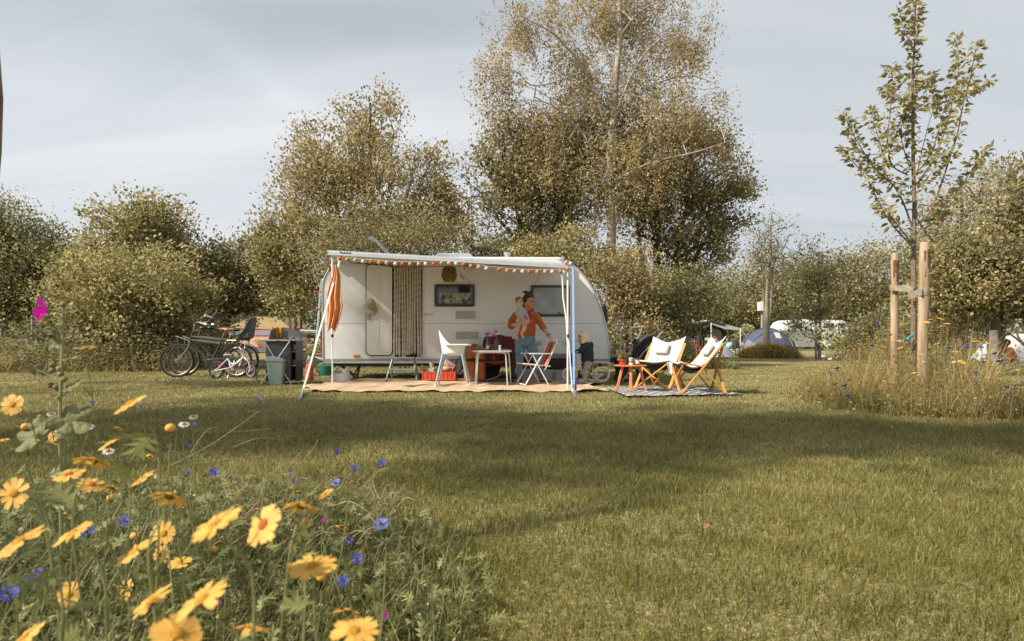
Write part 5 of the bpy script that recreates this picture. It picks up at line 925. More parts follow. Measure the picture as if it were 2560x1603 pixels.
def under_caravan():
    t = thing('wheel_skirt', 'pale grey fabric skirt with zip under the caravan behind the woman', 'skirt', (P(1370, 940, 12.30).x, 12.30, 0)); SK = mat('skirt_cloth', (.36, .38, .40), .8, var=.12, scale=4, bump=.5, bscale=6)
    def f(u, v): p = P(1306+124*u, 0, 12.28); return V((p.x+(.12*(1-u)*(1-v)*-1), 12.28+.02*math.sin(u*13)+.25*(1-v)**2*(1-u)*0-.03*(1-v), .03+.22*v+.012*math.sin(u*7)))
    sheet('panel', SK, t, f, 30, 8, .004)
    m = MB(); x = P(1387, 0, 12.25).x; m.box((x, 12.235, .13), (.012, .006, .2)).box((x-.045, 12.235, .13), (.006, .006, .2)).box((x-.02, 12.23, .16), (.03, .01, .012)); m.build('zip', BLACK, t, world=True)
    t = thing('storage_tent', 'dark brown cloth box packed beneath the caravan with grey top', 'storage box', (P(1370, 910, 12.5).x, 12.5, 0)); mb = MB(); a = P(1300, 925, 12.36); b = P(1436, 891, 12.36)
    mb.prism([V((a.x, 12.36, .235)), V((b.x, 12.36, .235)), V((b.x, 12.36, .46)), V((a.x, 12.36, .46))], (0, .6, 0)); mb.build('side', mat('brown_cloth', (.045, .026, .018), .8, var=.25, scale=5, bump=.5, bscale=7), t, world=True, bevel=.02)
    mb = MB(); mb.prism([V((a.x-.02, 12.33, .46)), V((b.x, 12.33, .46)), V((b.x, 12.33, .565)), V((a.x+.05, 12.33, .575))], (0, .10, 0)); mb.build('flap', mat('flap_grey', (.22, .22, .215), .8, var=.15, scale=4, bump=.4, bscale=8), t, world=True, bevel=.02)
under_caravan()
def striped_chair():
    t = thing('striped_chair', 'white tube folding chair with red and orange striped fabric', 'chair', (P(1334, 967, 11.0).x, 11.0, .045), R(198)); w_ = .21
    # local: faces +x, camera sees its front after the turn
    m, nt_ = newmat('deck_stripe'); N = nt_.nodes; L = nt_.links; o = N.new('ShaderNodeOutputMaterial'); b = N.new('ShaderNodeBsdfPrincipled'); b.inputs['Roughness'].default_value = .8; c = N.new('ShaderNodeTexCoord'); s = N.new('ShaderNodeSeparateXYZ'); L.new(c.outputs['Object'], s.inputs[0])
    mm = N.new('ShaderNodeMath'); mm.operation = 'MULTIPLY_ADD'; mm.inputs[1].default_value = 2.3; mm.inputs[2].default_value = .5; L.new(s.outputs[1], mm.inputs[0]); r = N.new('ShaderNodeValToRGB'); r.color_ramp.interpolation = 'CONSTANT'; cs = [(.55, .10, .05), (.70, .34, .20), (.40, .05, .04), (.72, .42, .28), (.45, .06, .05), (.20, .03, .05), (.60, .13, .06), (.74, .40, .25), (.42, .05, .04), (.62, .20, .10)]
    el = r.color_ramp.elements
    while len(el) < len(cs): el.new(.5)
    for i, q in enumerate(cs): el[i].position = i/len(cs); el[i].color = (*q, 1)
    L.new(mm.outputs[0], r.inputs[0]); L.new(r.outputs[0], b.inputs['Base Color']); tr = N.new('ShaderNodeBsdfTranslucent'); L.new(r.outputs[0], tr.inputs[0]); mx = N.new('ShaderNodeMixShader'); mx.inputs[0].default_value = .25; L.new(b.outputs[0], mx.inputs[1]); L.new(tr.outputs[0], mx.inputs[2]); L.new(mx.outputs[0], o.inputs[0])
    MB().grid(lambda u, v: V((.24-.46*u, (v-.5)*2*(w_-.02), .37-.03*u-.02*math.sin(math.pi*v))), 10, 6).build('seat', m, t, solid=.004)
    MB().grid(lambda u, v: V((-.17-.19*u-.01*math.sin(math.pi*u), (v-.5)*2*(w_-.02), .32+.44*u)), 10, 6).build('backrest', m, t, solid=.004)
    fr = MB()
    for s_ in (-1, 1): fr.tube(curve([(-.12, s_*w_, .27), (-.17, s_*w_, .33), (-.36, s_*w_, .76), (-.375, s_*(w_-.03), .79), (-.378, s_*(w_-.06), .795)], 4), .0115, 7); fr.tube([(.25, s_*w_, .38), (-.24, s_*w_, .33)], .011, 7)
    fr.tube([(-.378, -(w_-.06), .795), (-.378, (w_-.06), .795)], .0115, 7).tube([(.25, -w_, .38), (.25, w_, .38)], .011, 7); fr.build('frame', TUBEW, t)
    for s_ in (-1, 1):
        y = s_*(w_+.022); MB().box((-.03, y, .555), (.40, .035, .018)).build('armrest', TUBEW, t, bevel=.006)
        MB().tube([(.10, y, .545), (.0, y, .35), (-.20, y, .0)], .0115, 7).build('leg', TUBEW, t); MB().tube([(-.08, y, .545), (.04, y+.0, .35), (.24, y, .0)], .0115, 7).build('leg', TUBEW, t)
    mb = MB(); mb.tube([(.24, -w_-.03, .012), (.24, w_+.03, .012)], .011, 7); mb.build('stretcher', TUBEW, t)
striped_chair()
def sling_chairs():
    OK_ = mat('chair_oak', (.58, .27, .06), .5, var=.14, scale=6, stretch=(1, 1, 5)); DK = mat('sling_black', (.015, .014, .014), .9); WF = mat('sling_white', (.62, .585, .54), .9, var=.06, scale=9, bump=.35, bscale=120)
    def mk(label, loc, rz, pil):
        t = thing('sling_chair', label, 'lounge chair', loc, rz, 'sling lounge chairs on the patterned rug'); h = .30   # local: faces -x, y is width
        for s in (-1, 1):
            y = s*h; MB().bar((-.30, y, 0), (.33, y, .74), .022, .042, (0, s, 0)).build('side_rail', OK_, t, bevel=.004)
            mb = MB(); mb.bar((.36, y-s*.03, 0), (.03, y-s*.03, .40), .022, .040, (0, s, 0)); mb.bar((.03, y-s*.03, .40), (-.27, y-s*.03, .46), .022, .040, (0, s, 0)); mb.build('seat_rail', OK_, t, bevel=.004)
            MB().bar((.37, s*h, 0), (.335, -s*h, .75), .022, .036, (1, 0, 0) if s > 0 else (1, 0, .01)).build('back_cross', OK_, t, bevel=.004)
            MB().bar((-.31+.012*s, s*h, 0), (-.27+.012*s, -s*h, .45), .022, .036, (1, 0, 0)).build('front_cross', OK_, t, bevel=.004)
        def f(u, v, drop=0.0):
            a = v*2-1; back = .335+.02*u; P0 = V((-.29-.015*abs(a), a*(h+.005), .465-.03*(1-abs(a)))); P3 = V((.355+.02*abs(a), a*(h-.0), .80+.045*abs(a)**2-.06*(1-abs(a))))
            q1 = V((-.08, a*h*.86, .22+.06*abs(a)-drop)); q2 = V((.10, a*h*.84, .30+.08*abs(a)-drop)); s_ = u; p = P0*(1-s_)**3+q1*3*s_*(1-s_)**2+q2*3*s_*s_*(1-s_)+P3*s_**3; return p
        MB().grid(lambda u, v: f(u, v, .035)+V((.012, 0, -.012)), 24, 12).build('under_sling', DK, t, solid=.004)
        MB().grid(lambda u, v: f(u, v)+V((0, 0, .012+.004*math.sin(v*13+u*9))), 30, 16).build('cover', WF, t, solid=.016)
        mb = MB(); c = V((.205, pil, .66)); mb.box(c, (.20, .24, .07), (0, R(-52), 0)); mb.build('headrest', WF, t, bevel=.03); mb = MB(); mb.tube([(.27, pil, .80), (.36, pil, .83)], .004, 5); mb.build('tie', WF, t)
        return t
    mk('white sling chair with wooden frame nearest the camera on the patterned rug', (2.83, 9.42, .045), R(2), .02)
    c = mk('white sling chair with crumpled cover beside the orange side table', (2.47, 10.16, .045), R(51), .06)
    q = thing('throw', 'cream cloth hanging over the seat edge of the rear sling chair', 'cloth', (2.52, 9.72, .48))
    def f(u, v): x = 1668+22*u+8*v*(1-2*u)*.3; y = 905+(18+12*math.sin(u*3))*v+4*u; p = P(x, y, 9.62); p.y += .02*math.sin(u*9)-.02*v; return p
    sheet('cloth', WF, q, f, 14, 10, .008)
sling_chairs()
def side_table():
    Yt = 9.6; t = thing('side_table', 'small round orange side table beside the sling chairs', 'table', (P(1576, 950, Yt).x, Yt, .045)); OG = mat('table_orange', (.60, .17, .05), .45, var=.08); h = .40
    MB().lathe([(0.001, h-.012), (.25, h-.012), (.258, h-.006), (.258, h+.004), (.25, h+.008), (.001, h+.008)], (0, 0, 0), 40).build('top', OG, t)
    for a in (R(200), R(340), R(262), R(80)): MB().bar((.14*math.cos(a), .14*math.sin(a), h-.01), (.245*math.cos(a), .215*math.sin(a), 0), .042, .03).build('leg', mat('leg_orange', (.66, .24, .09), .5), t, bevel=.006)
    c = V(t.location)+V((0, 0, h+.009))
    b = thing('potted_plant', 'small leafy plant in a red pot on the orange table', 'plant', c+V((-.125, .0, 0))); MB().lathe([(.038, 0), (.05, .005), (.056, .085), (.058, .09), (.05, .09), (.046, .02), (.001, .02)], (0, 0, 0), 20).build('pot', mat('pot_red', (.62, .05, .03), .35), b)
    MB().lathe([(.0555, .055), (.0585, .06), (.0585, .078), (.0575, .08)], (0, 0, 0), 20).build('pot_band', mat('pot_dark', (.35, .03, .02), .4), b); rng = np.random.default_rng(7); n = 90; pos = rng.normal(0, 1, (n, 3))*np.array([.035, .03, .03])+np.array([.005, 0, .16]); A, B, C = leaf_axes(rng, n, .8); v, f = scatter(*LEAF_H, pos+np.array(b.location), A, B, C, rng.uniform(.03, .06, n)); mesh_np('foliage', v, f, leafmat('pot_leaf', [(.10, .14, .03), (.25, .26, .07), (.42, .38, .14)], clump=9), b)
    mb = MB()
    for k in range(6): mb.tube([(0, 0, .06), (rng.normal(0, .02), rng.normal(0, .02), .16)], .003, 4)
    mb.build('stem', mat('stalk_green', (.1, .16, .05)), b)
    b = thing('jar_candle', 'white mug with rainbow stripes on the orange table', 'mug', c+V((.0, -.06, 0))); MB().lathe([(.03, 0), (.034, .004), (.034, .115), (.031, .115), (.030, .008), (.001, .008)], (0, 0, 0), 20).build('mug', mat('mug_white', (.76, .75, .72), .35), b)
    for k, cc in enumerate(((.70, .20, .04), (.75, .52, .06), (.10, .35, .22), (.10, .24, .5), (.30, .14, .4))): MB().lathe([(.0352, .085-k*.013), (.0352, .096-k*.013)], (0, 0, 0), 20).build('stripe', mat('stripe%d' % k, cc, .5), b)
    GL = glass('bottle_glass')
    for k, (dx, dy, lab) in enumerate(((.055, .02, 'clear glass tumbler behind the rainbow mug'), (-.035, .06, 'clear glass standing behind the potted plant'))):
        b = thing('tumbler', lab, 'glass', c+V((dx, dy, 0)), 0, 'tumblers on the orange table'); MB().lathe([(.025, .003), (.03, .11), (.028, .11), (.023, .008)], (0, 0, 0), 16).build('tumbler', GL, b)
    b = thing('jar', 'dark brown jar with white label on the orange table', 'jar', c+V((.10, -.04, 0))); MB().lathe([(.034, 0), (.037, .004), (.037, .10), (.034, .105)], (0, 0, 0), 20).build('body', mat('jar_brown', (.12, .035, .015), .15, coat=.5), b); MB().lathe([(.0378, .02), (.0378, .08)], (0, 0, 0), 20).build('label', mat('label_white', (.7, .7, .68)), b); MB().lathe([(.0375, .101), (.0375, .118), (.001, .118)], (0, 0, 0), 20).build('lid', BLACK, b)
side_table()
def pushchair():
    Yp = 12.3; o = P(1622, 965, Yp); t = thing('pushchair', 'black pushchair with folded hood behind the side table', 'pushchair', (o.x, Yp, 0)); AL = mat('pram_alu', (.42, .44, .45), .35, metal=.6)
    q = lambda px, py, dy=0: P(px, py, Yp+dy)
    for dy in (-.22, .22):
        MB().tube([q(1657, 828, dy), q(1630, 862, dy), q(1608, 882, dy), q(1584, 915, dy), q(1556, 952, dy)], .014, 8).build('frame_tube', AL, t, world=True); MB().tube([q(1650, 846, dy), q(1643, 890, dy), q(1632, 950, dy)], .013, 8).build('rear_tube', AL, t, world=True)
    MB().tube(curve([q(1657, 828, -.22), q(1655, 822, -.15), q(1650, 819, 0), q(1655, 822, .15), q(1657, 828, .22)], 4), .018, 8).build('handle', BLACK, t, world=True)
    mb = MB(); mb.prism([q(1590, 880, -.2), q(1592, 862, -.2), q(1606, 846, -.2), q(1632, 836, -.2), q(1640, 842, -.2), q(1637, 862, -.2), q(1640, 890, -.2), q(1628, 905, -.2), q(1600, 905, -.2), q(1585, 890, -.2)], (0, .4, 0)); mb.build('seat', mat('pram_cloth', (.018, .017, .018), .75, var=.3, scale=5, bump=.6, bscale=8), t, world=True, bevel=.03)
    mb = MB(); mb.tube(curve([q(1592, 866, -.23), q(1610, 845, -.24), q(1636, 836, -.23)], 5), .02, 8); mb.build('hood', mat('hood_grey', (.07, .065, .07), .6), t, world=True)
    mb = MB(); mb.prism([q(1598, 925, -.2), q(1640, 925, -.2), q(1636, 940, -.2), q(1602, 940, -.2)], (0, .4, 0)); mb.build('basket', BLACK, t, world=True, bevel=.01)
    for px, py in ((1547, 951), (1567, 953), (1602, 951), (1632, 951)):
        w_ = MB().lathe([(.05, -.02), (.085, -.025), (.095, 0), (.085, .025), (.05, .02)], P(px, 950, Yp-.2)*1.0, 20, Euler((R(90), 0, 0)).to_matrix()); 
        w_.v = [(x, y, z-P(px, 950, Yp-.2).z+.095) for x, y, z in w_.v]; w_ = w_.build('wheel', RUBBER, t, world=True); c = V((P(px, 950, Yp-.2).x, Yp-.2, .095)); MB().lathe([(.0, -.028), (.03, -.028), (.05, -.015), (.05, .015), (.0, .028)], c, 14, Euler((R(90), 0, 0)).to_matrix()).build('hub', GREYP, w_, world=True)
    t = thing('hand_cart', 'silver tube frame of a folding cart leaning by the drawbar', 'cart', G(1550, 955)+V((0, .8, 0))); Yc = 12.9; q = lambda px, py, dy=0: P(px, py, Yc+dy)
    mb = MB(); mb.tube(curve([q(1541, 889), q(1570, 836), q(1578, 822), q(1582, 819.5), q(1600, 818.5), q(1604, 820), q(1600, 835), q(1566, 895)], 5), .018, 8); mb.tube([q(1566, 895), q(1552, 935, .1)], .018, 8).tube([q(1541, 889), q(1548, 940, .2)], .018, 8); mb.build('handle_frame', mat('cart_tube', (.34, .39, .39), .35, metal=.6), t, world=True)
    mb = MB(); mb.tube([q(1562, 851), q(1570, 836)], .03, 8).tube([q(1582, 860), q(1590, 847)], .03, 8); mb.build('grip', BLACK, t, world=True); mb = MB(); mb.prism([q(1540, 900), q(1575, 900), q(1572, 945), q(1545, 945)], (0, .3, 0)); mb.build('sack', mat('sack_dark', (.03, .03, .03), .8, bump=.4, bscale=8), t, world=True, bevel=.04)
pushchair()

# ================================================================ BICYCLES
def wheel(mb_t, name, c, r, tyre, rim, spoke_m, parent, ns=28, M_=None, hubr=.03, wt=.022):
    c = V(c); M_ = M_ or Matrix.Identity(3); circ = lambda rr_, n=40: [c+M_@V((rr_*math.cos(a), 0, rr_*math.sin(a))) for a in np.linspace(0, 2*math.pi, n+1)]
    w_ = MB().tube(circ(r-wt), wt, 8, cap=False).build(name, tyre, parent, world=True); MB().tube(circ(r-wt*2.1), wt*.45, 6, cap=False).build('rim', rim, w_, world=True); mb = MB()
    for k in range(ns):
        a = 2*math.pi*k/ns; s = 1 if k % 2 else -1; mb.tube([c+M_@V((hubr*math.cos(a+.9*s), s*.03, hubr*math.sin(a+.9*s))), c+M_@V(((r-wt*2)*math.cos(a), 0, (r-wt*2)*math.sin(a)))], .0014, 3, cap=False)
    mb.build('spokes', spoke_m, w_, world=True); MB().tube([c+M_@V((0, -.045, 0)), c+M_@V((0, .045, 0))], hubr*.8, 10).build('hub', STEEL, w_, world=True); return w_
def bikes():
    FRM = mat('bike_frame', (.050, .044, .034), .35, var=.1, coat=.4); CH_ = mat('chrome', (.33, .30, .27), .42, metal=.7); TAN = mat('saddle_tan', (.30, .10, .035), .45); SP = mat('spoke', (.5, .48, .42), .3, metal=.8)
    z3_ = lambda px, py: (380+px/5.75, 760+py/5.75)
    def bike(label, Y, dx, back=False, tyre_m=RUBBER):
        q = lambda px, py, dy=0: P(z3_(px, py)[0]+dx, z3_(px, py)[1], Y+dy)
        r = .375; cf = q(360, 0); cf.z = r; crr = q(1205, 0); crr.z = r; t = thing('bicycle', label, 'bicycle', ((cf.x+crr.x)/2, Y, 0), 0, 'black city bicycles')
        M1 = Euler((0, 0, R(6))).to_matrix()
        wheel(None, 'wheel', cf, r, tyre_m, CH_, SP, t, M_=M1, wt=.027); wheel(None, 'wheel', crr, r, tyre_m, CH_, SP, t, wt=.027)
        mb = MB(); ht = q(600, 380); hb = q(550, 530); BB = q(850, 850); st = q(1000, 525); mb.tube([ht, hb], .027, 8); mb.tube([q(580, 470), st+V((0, 0, .01))], .025, 8).tube([q(560, 520), q(985, 575)], .025, 8).tube([q(550, 545), BB], .030, 8).tube([BB, st], .022, 8).tube([BB, crr+V((0, .04, 0))], .013, 7).tube([st, crr+V((0, .05, 0))], .011, 7).tube([BB, crr+V((0, -.04, 0))], .013, 7).tube([st, crr+V((0, -.05, 0))], .011, 7); mb.build('frame', FRM, t, world=True)
        mb = MB()
        for s in (-.055, .055): mb.tube(curve([hb, q(530, 580, s), q(490, 670, s), cf+V((0, s, 0))], 4), .012, 7)
        mb.build('fork', CH_ if not back else FRM, t, world=True)
        mb = MB(); mb.tube([ht, q(620, 300)], .014, 8); mb.tube(curve([q(860, 310, -.3), q(760, 290, -.28), q(650, 262, -.15), q(625, 275, 0), q(650, 262, .15), q(760, 280, .28), q(850, 290, .3)], 5), .012, 7); mb.build('handlebar', CH_, t, world=True)
        mb = MB(); mb.tube([q(790, 296, -.29), q(850, 312, -.3)], .018, 8).tube([q(790, 284, .29), q(850, 292, .3)], .018, 8); mb.build('grip', BLACK, t, world=True)
        mb = MB(); mb.ball(q(740, 345, -.05), (.09, .09, .05)); mb.box(q(700, 320, 0), (.10, .12, .06)); mb.tube(curve([q(640, 300), q(600, 400), q(680, 430), q(700, 330)], 5), .006, 5); mb.build('lamp', BLACK, t, world=True, bevel=.01)
        s = MB(); s.tube([st, q(1045, 405)], .013, 8); s.build('seat_post', CH_, t, world=True); mb = MB(); sc_ = q(1060, 375); mb.ball(sc_+V((.07, 0, .0)), (.10, .085, .035)); mb.tube([sc_+V((.05, 0, .012)), sc_+V((-.12, 0, .025)), sc_+V((-.20, 0, .03))], [.05, .028, .022], 10); mb.build('saddle', TAN if not back else BLACK, t, world=True, remesh=.012)
        for c in (crr,):
            mb = MB()
            def fen(u, v): a = R(20+185*u); return c+V(((r+.025)*math.cos(a), (v-.5)*.055, (r+.025)*math.sin(a)))
            mb.grid(fen, 24, 3); mb.build('mudguard', BLACK, t, world=True, solid=.004)
        mb = MB(); mb.prism([BB+V((-.09, -.05, -.07)), BB+V((-.12, -.05, 0)), BB+V((-.07, -.05, .09)), BB+V((.03, -.05, .10)), crr+V((-.02, -.05, .07)), crr+V((.04, -.05, 0)), crr+V((-.02, -.05, -.05)), BB+V((.02, -.05, -.10))], (0, .03, 0)); mb.build('chain_case', BLACK, t, world=True, bevel=.01)
        mb = MB(); mb.tube([BB+V((0, -.10, 0)), BB+V((-.10, -.10, -.14))], .01, 6).tube([BB+V((0, .10, 0)), BB+V((.10, .10, .14))], .01, 6).box(BB+V((-.10, -.15, -.14)), (.08, .07, .02)).box(BB+V((.10, .15, .14)), (.08, .07, .02)); mb.build('crank', BLACK, t, world=True)
        mb = MB(); 
        for s in (-.06, .06): mb.tube([q(1040, 570, s), q(1080, 522, s), q(1380, 525, s)], .007, 6); mb.tube([q(1300, 525, s), crr+V((0, s, 0))], .006, 6)
        for k in range(4): mb.tube([q(1120+k*80, 524, -.06), q(1120+k*80, 524, .06)], .006, 6)
        mb.build('rear_carrier', CH_, t, world=True)
        mb = MB()
        for s in (-.12, .12): mb.tube([q(335, 462, s), q(530, 525, s)], .008, 6)
        for k in range(4): mb.tube([q(340+k*55, 464+k*17, -.12), q(340+k*55, 464+k*17, .12)], .006, 6)
        mb.tube([q(360, 470), cf+V((0, .06, 0))], .006, 6); mb.build('front_carrier', STEEL, t, world=True)
        mb = MB(); mb.tube([crr+V((0, -.07, 0)), crr+V((-.05, -.30, -r+.01))], .009, 6); mb.build('kickstand', STEEL, t, world=True)
        return t, q
    bike('black city bicycle parked behind with its wheels offset', 14.15, 18, True)
    t, q = bike('black double tube city bicycle with tan saddle in front', 13.6, 0)
    SEAT = mat('child_seat', (.055, .068, .072), .6, var=.1); PAD = mat('seat_pad', (.10, .12, .13), .9, var=.15, scale=14)
    cs = thing('rear_child_seat', 'grey child seat with high back on the rear of the black bicycles', 'child seat', q(1330, 480, .1))
    MB().prism([q(1210, 490, -.13), q(1215, 430, -.13), q(1270, 395, -.13), q(1330, 350, -.13), q(1385, 195, -.13), q(1410, 185, -.13), q(1437, 190, -.13), q(1435, 240, -.13), q(1405, 400, -.13), q(1390, 490, -.13), q(1340, 500, -.13)], (0, .3, 0)).build('shell', SEAT, cs, world=True, bevel=.03)
    MB().tube(curve([q(1225, 450, -.15), q(1300, 400, -.15), q(1355, 300, -.15), q(1405, 210, -.15)], 4), .018, 7).build('pad', PAD, cs, world=True); mb = MB(); mb.prism([q(1195, 490, -.1), q(1370, 490, -.1), q(1360, 525, -.1), q(1205, 525, -.1)], (0, .2, 0)); mb.build('mount', BLACK, cs, world=True, bevel=.01)
    cs = thing('front_child_seat', 'small grey child seat mounted at the handlebar', 'child seat', q(850, 250, .05)); mb = MB(); mb.bar(q(960, 125), q(890, 215), .24, .03, (1, 0, .4)); mb.bar(q(890, 212), q(800, 290), .22, .03, (1, 0, .6)); mb.build('shell', SEAT, cs, world=True, bevel=.012)
    mb = MB(); mb.tube(curve([q(890, 210, -.12), q(760, 175, -.14), q(690, 240, -.05), q(720, 285, 0)], 5), .010, 6).tube(curve([q(890, 210, .12), q(770, 165, .14), q(700, 225, .05), q(720, 285, 0)], 5), .010, 6); mb.ball(q(770, 160, 0), .03); mb.build('grab_bar', CH_, cs, world=True)
    # child's bicycle
    Yk = 13.3; q = lambda px, py, dy=0: P(*z3_(px, py), Yk+dy); WP = mat('kid_white', (.72, .71, .70), .35); PK = mat('kid_pink', (.72, .03, .22), .4); PU = mat('kid_purple', (.42, .30, .48), .5); r = .172; crr = q(925, 0); crr.z = r; cf = q(1420, 0); cf.z = r
    t = thing('child_bicycle', 'small white childrens bicycle with pink mudguards and purple rims', 'bicycle', ((cf.x+crr.x)/2, Yk, 0)); wheel(None, 'wheel', crr, r, RUBBER, PU, SP, t, 12, hubr=.05); wheel(None, 'wheel', cf, r, RUBBER, PU, SP, t, 12, M_=Euler((0, 0, R(-25))).to_matrix())
    mb = MB(); bb = q(1135, 915); hd = q(1320, 745); mb.tube(curve([hd, q(1270, 810), q(1190, 865), q(1130, 850), q(1085, 780)], 4), .022, 8); mb.tube([q(1110, 850), bb], .02, 8).tube([q(1085, 790), crr+V((0, -.04, 0))], .011, 7).tube([bb, crr+V((0, -.04, 0))], .011, 7).tube([bb+V((.02, 0, .02)), q(1270, 800)], .018, 8); mb.build('frame', WP, t, world=True)
    mb = MB()
    for s in (-.05, .05): mb.tube(curve([hd+V((0, 0, -.02)), q(1350, 800, s), q(1390, 840, s), cf+V((0, s, 0))], 4), .012, 7)
    mb.build('fork', WP, t, world=True); mb = MB(); mb.tube([hd, q(1335, 600)], .011, 7); mb.tube(curve([q(1180, 640, -.22), q(1230, 620, -.2), q(1285, 665, -.12), q(1330, 640, -.04), q(1340, 560, 0), q(1335, 640, .04), q(1300, 665, .12), q(1250, 620, .2)], 4), .009, 6); mb.build('handlebar', CH_, t, world=True)
    MB().tube([q(1175, 640, -.22), q(1225, 622, -.2)], .015, 8).build('grip', WP, t, world=True); MB().tube([q(1080, 790), q(1085, 745)], .011, 7).build('seat_post', CH_, t, world=True); mb = MB(); c = q(1085, 735); mb.ball(c+V((-.02, 0, 0)), (.075, .06, .022)); mb.tube([c, c+V((.10, 0, .0))], [.03, .018], 8); mb.build('saddle', PU, t, world=True, remesh=.008)
    for c, a0, a1 in ((crr, 20, 110), (cf, 60, 150)): MB().grid(lambda u, v: c+V(((r+.022)*math.cos(R(a0+(a1-a0)*u)), (v-.5)*.05, (r+.022)*math.sin(R(a0+(a1-a0)*u)))), 14, 2).build('mudguard', PK, t, world=True, solid=.006)
    MB().lathe([(.035, -.05), (.055, -.055), (.07, -.05), (.07, -.04)], bb, 20, Euler((R(90), 0, 0)).to_matrix()).build('chain_ring', PU, t, world=True); mb = MB(); mb.tube([bb+V((0, -.08, 0)), bb+V((.05, -.09, -.07))], .008, 6); mb.box(bb+V((.05, -.12, -.08)), (.06, .05, .015)); mb.build('crank', BLACK, t, world=True)
    mb = MB(); mb.tube([crr+V((0, -.02, .02)), crr+V((0, -.13, -r*.6))], .006, 5); mb.lathe([(.035, -.015), (.045, 0), (.035, .015)], crr+V((0, -.14, -r+.05)), 12, Euler((R(90), 0, 0)).to_matrix()); mb.build('stabiliser', BLACK, t, world=True)
bikes()
# ================================================================ PEOPLE
SKIN = mat('skin', (.52, .27, .17), .5, var=.05, scale=8); SKINP = mat('skin_pale', (.62, .36, .25), .5, var=.05, scale=8); SKINT = mat('skin_tan', (.42, .20, .11), .5, var=.05)
def loft(mb, rings, n=20):
    vs = []; fs = []
    for p, rx, ry in rings:
        for k in range(n): a = 2*math.pi*k/n; vs.append(V(p)+V((rx*math.cos(a), ry*math.sin(a), 0)))
    for i in range(len(rings)-1):
        for k in range(n): a = i*n+k; b = i*n+(k+1) % n; fs.append((a, b, b+n, a+n))
    fs.append(tuple(range(n))[::-1]); fs.append(tuple((len(rings)-1)*n+k for k in range(n))); mb.add(vs, fs)
def limb(mb, pts, rs):
    mb.tube(pts, rs, 12)
    for p, r in zip(pts, rs): mb.ball(p, r, 12, 8)
def hand(mb, wrist, d, palm_n, thumb, s=1.0, curl=.5):
    """palm and five unequal bent fingers; d points along the hand"""
    d = V(d).normalized(); n = V(palm_n).normalized(); side = d.cross(n).normalized()*thumb; w0 = V(wrist); pc = w0+d*.048*s
    mb.ball(pc, (.042*s, .042*s, .042*s), 10, 8) if False else None
    for k in range(5): mb.tube([w0+side*(.006*s*(k-2)), w0+d*.085*s+side*(.017*s*(k-2))], [.014*s, .013*s], 8)
    for k, L_ in enumerate((.062, .074, .078, .070)):
        b = w0+d*.085*s+side*s*(-.030+.020*(3-k)); m_ = b+(d+n*curl*.6).normalized()*L_*.5*s; e = m_+(d*.6+n*curl*1.4).normalized()*L_*.5*s; mb.tube([b, m_, e], [.0095*s, .0085*s, .007*s], 7); mb.ball(e, .007*s, 7, 5)
    b = w0+d*.03*s+side*.03*s; m_ = b+(d+side*.9).normalized()*.035*s; e = m_+(d+n*curl*.5).normalized()*.03*s; mb.tube([b, m_, e], [.012*s, .010*s, .008*s], 7); mb.ball(e, .008*s, 7, 5)
def head(mb, c, r, look, tilt=0):
    """skull, jaw, nose, ears, lips; look is the horizontal direction faced"""
    f = V(look).normalized(); s = f.cross(V((0, 0, 1))).normalized(); c = V(c); mb.ball(c, (r*.80, r*.86, r), 18, 14)
    mb.ball(c+f*r*.22+V((0, 0, -r*.45)), (r*.62, r*.62, r*.62), 14, 10); mb.ball(c+f*r*.55+V((0, 0, -r*.82)), r*.26, 10, 8)
    mb.tube([c+f*r*.80+V((0, 0, r*.02)), c+f*r*1.10+V((0, 0, -r*.30)), c+f*r*.80+V((0, 0, -r*.36))], [r*.09, r*.13, r*.08], 8)
    mb.ball(c+f*r*.80+V((0, 0, -r*.56)), (r*.17, r*.17, r*.09), 8, 6)
    for q in (-1, 1): mb.ball(c+s*q*r*.82+V((0, 0, -r*.1)), (r*.12, r*.16, r*.24), 8, 6); mb.ball(c+f*r*.62+s*q*r*.42+V((0, 0, -r*.28)), r*.28, 8, 6)
    return f, s
def eyes(parent, c, r, f, s, m):
    mb = MB()
    for q in (-1, 1): mb.ball(V(c)+f*r*.80+s*q*r*.34+V((0, 0, r*.02)), r*.085, 8, 6)
    mb.build('eyes', m, parent, world=True); mb = MB()
    for q in (-1, 1): mb.tube([V(c)+f*r*.84+s*q*r*.18+V((0, 0, r*.20)), V(c)+f*r*.72+s*q*r*.52+V((0, 0, r*.18))], r*.045, 6)
    mb.build('eyebrows', m, parent, world=True)
BRN = mat('hair_brown', (.050, .028, .016), .55, var=.3, scale=30, bump=.5, bscale=90); BLD = mat('hair_blond', (.78, .63, .42), .6, var=.15, scale=30, bump=.5, bscale=90); FAIR = mat('hair_fair', (.26, .15, .065), .6, var=.2, scale=40)
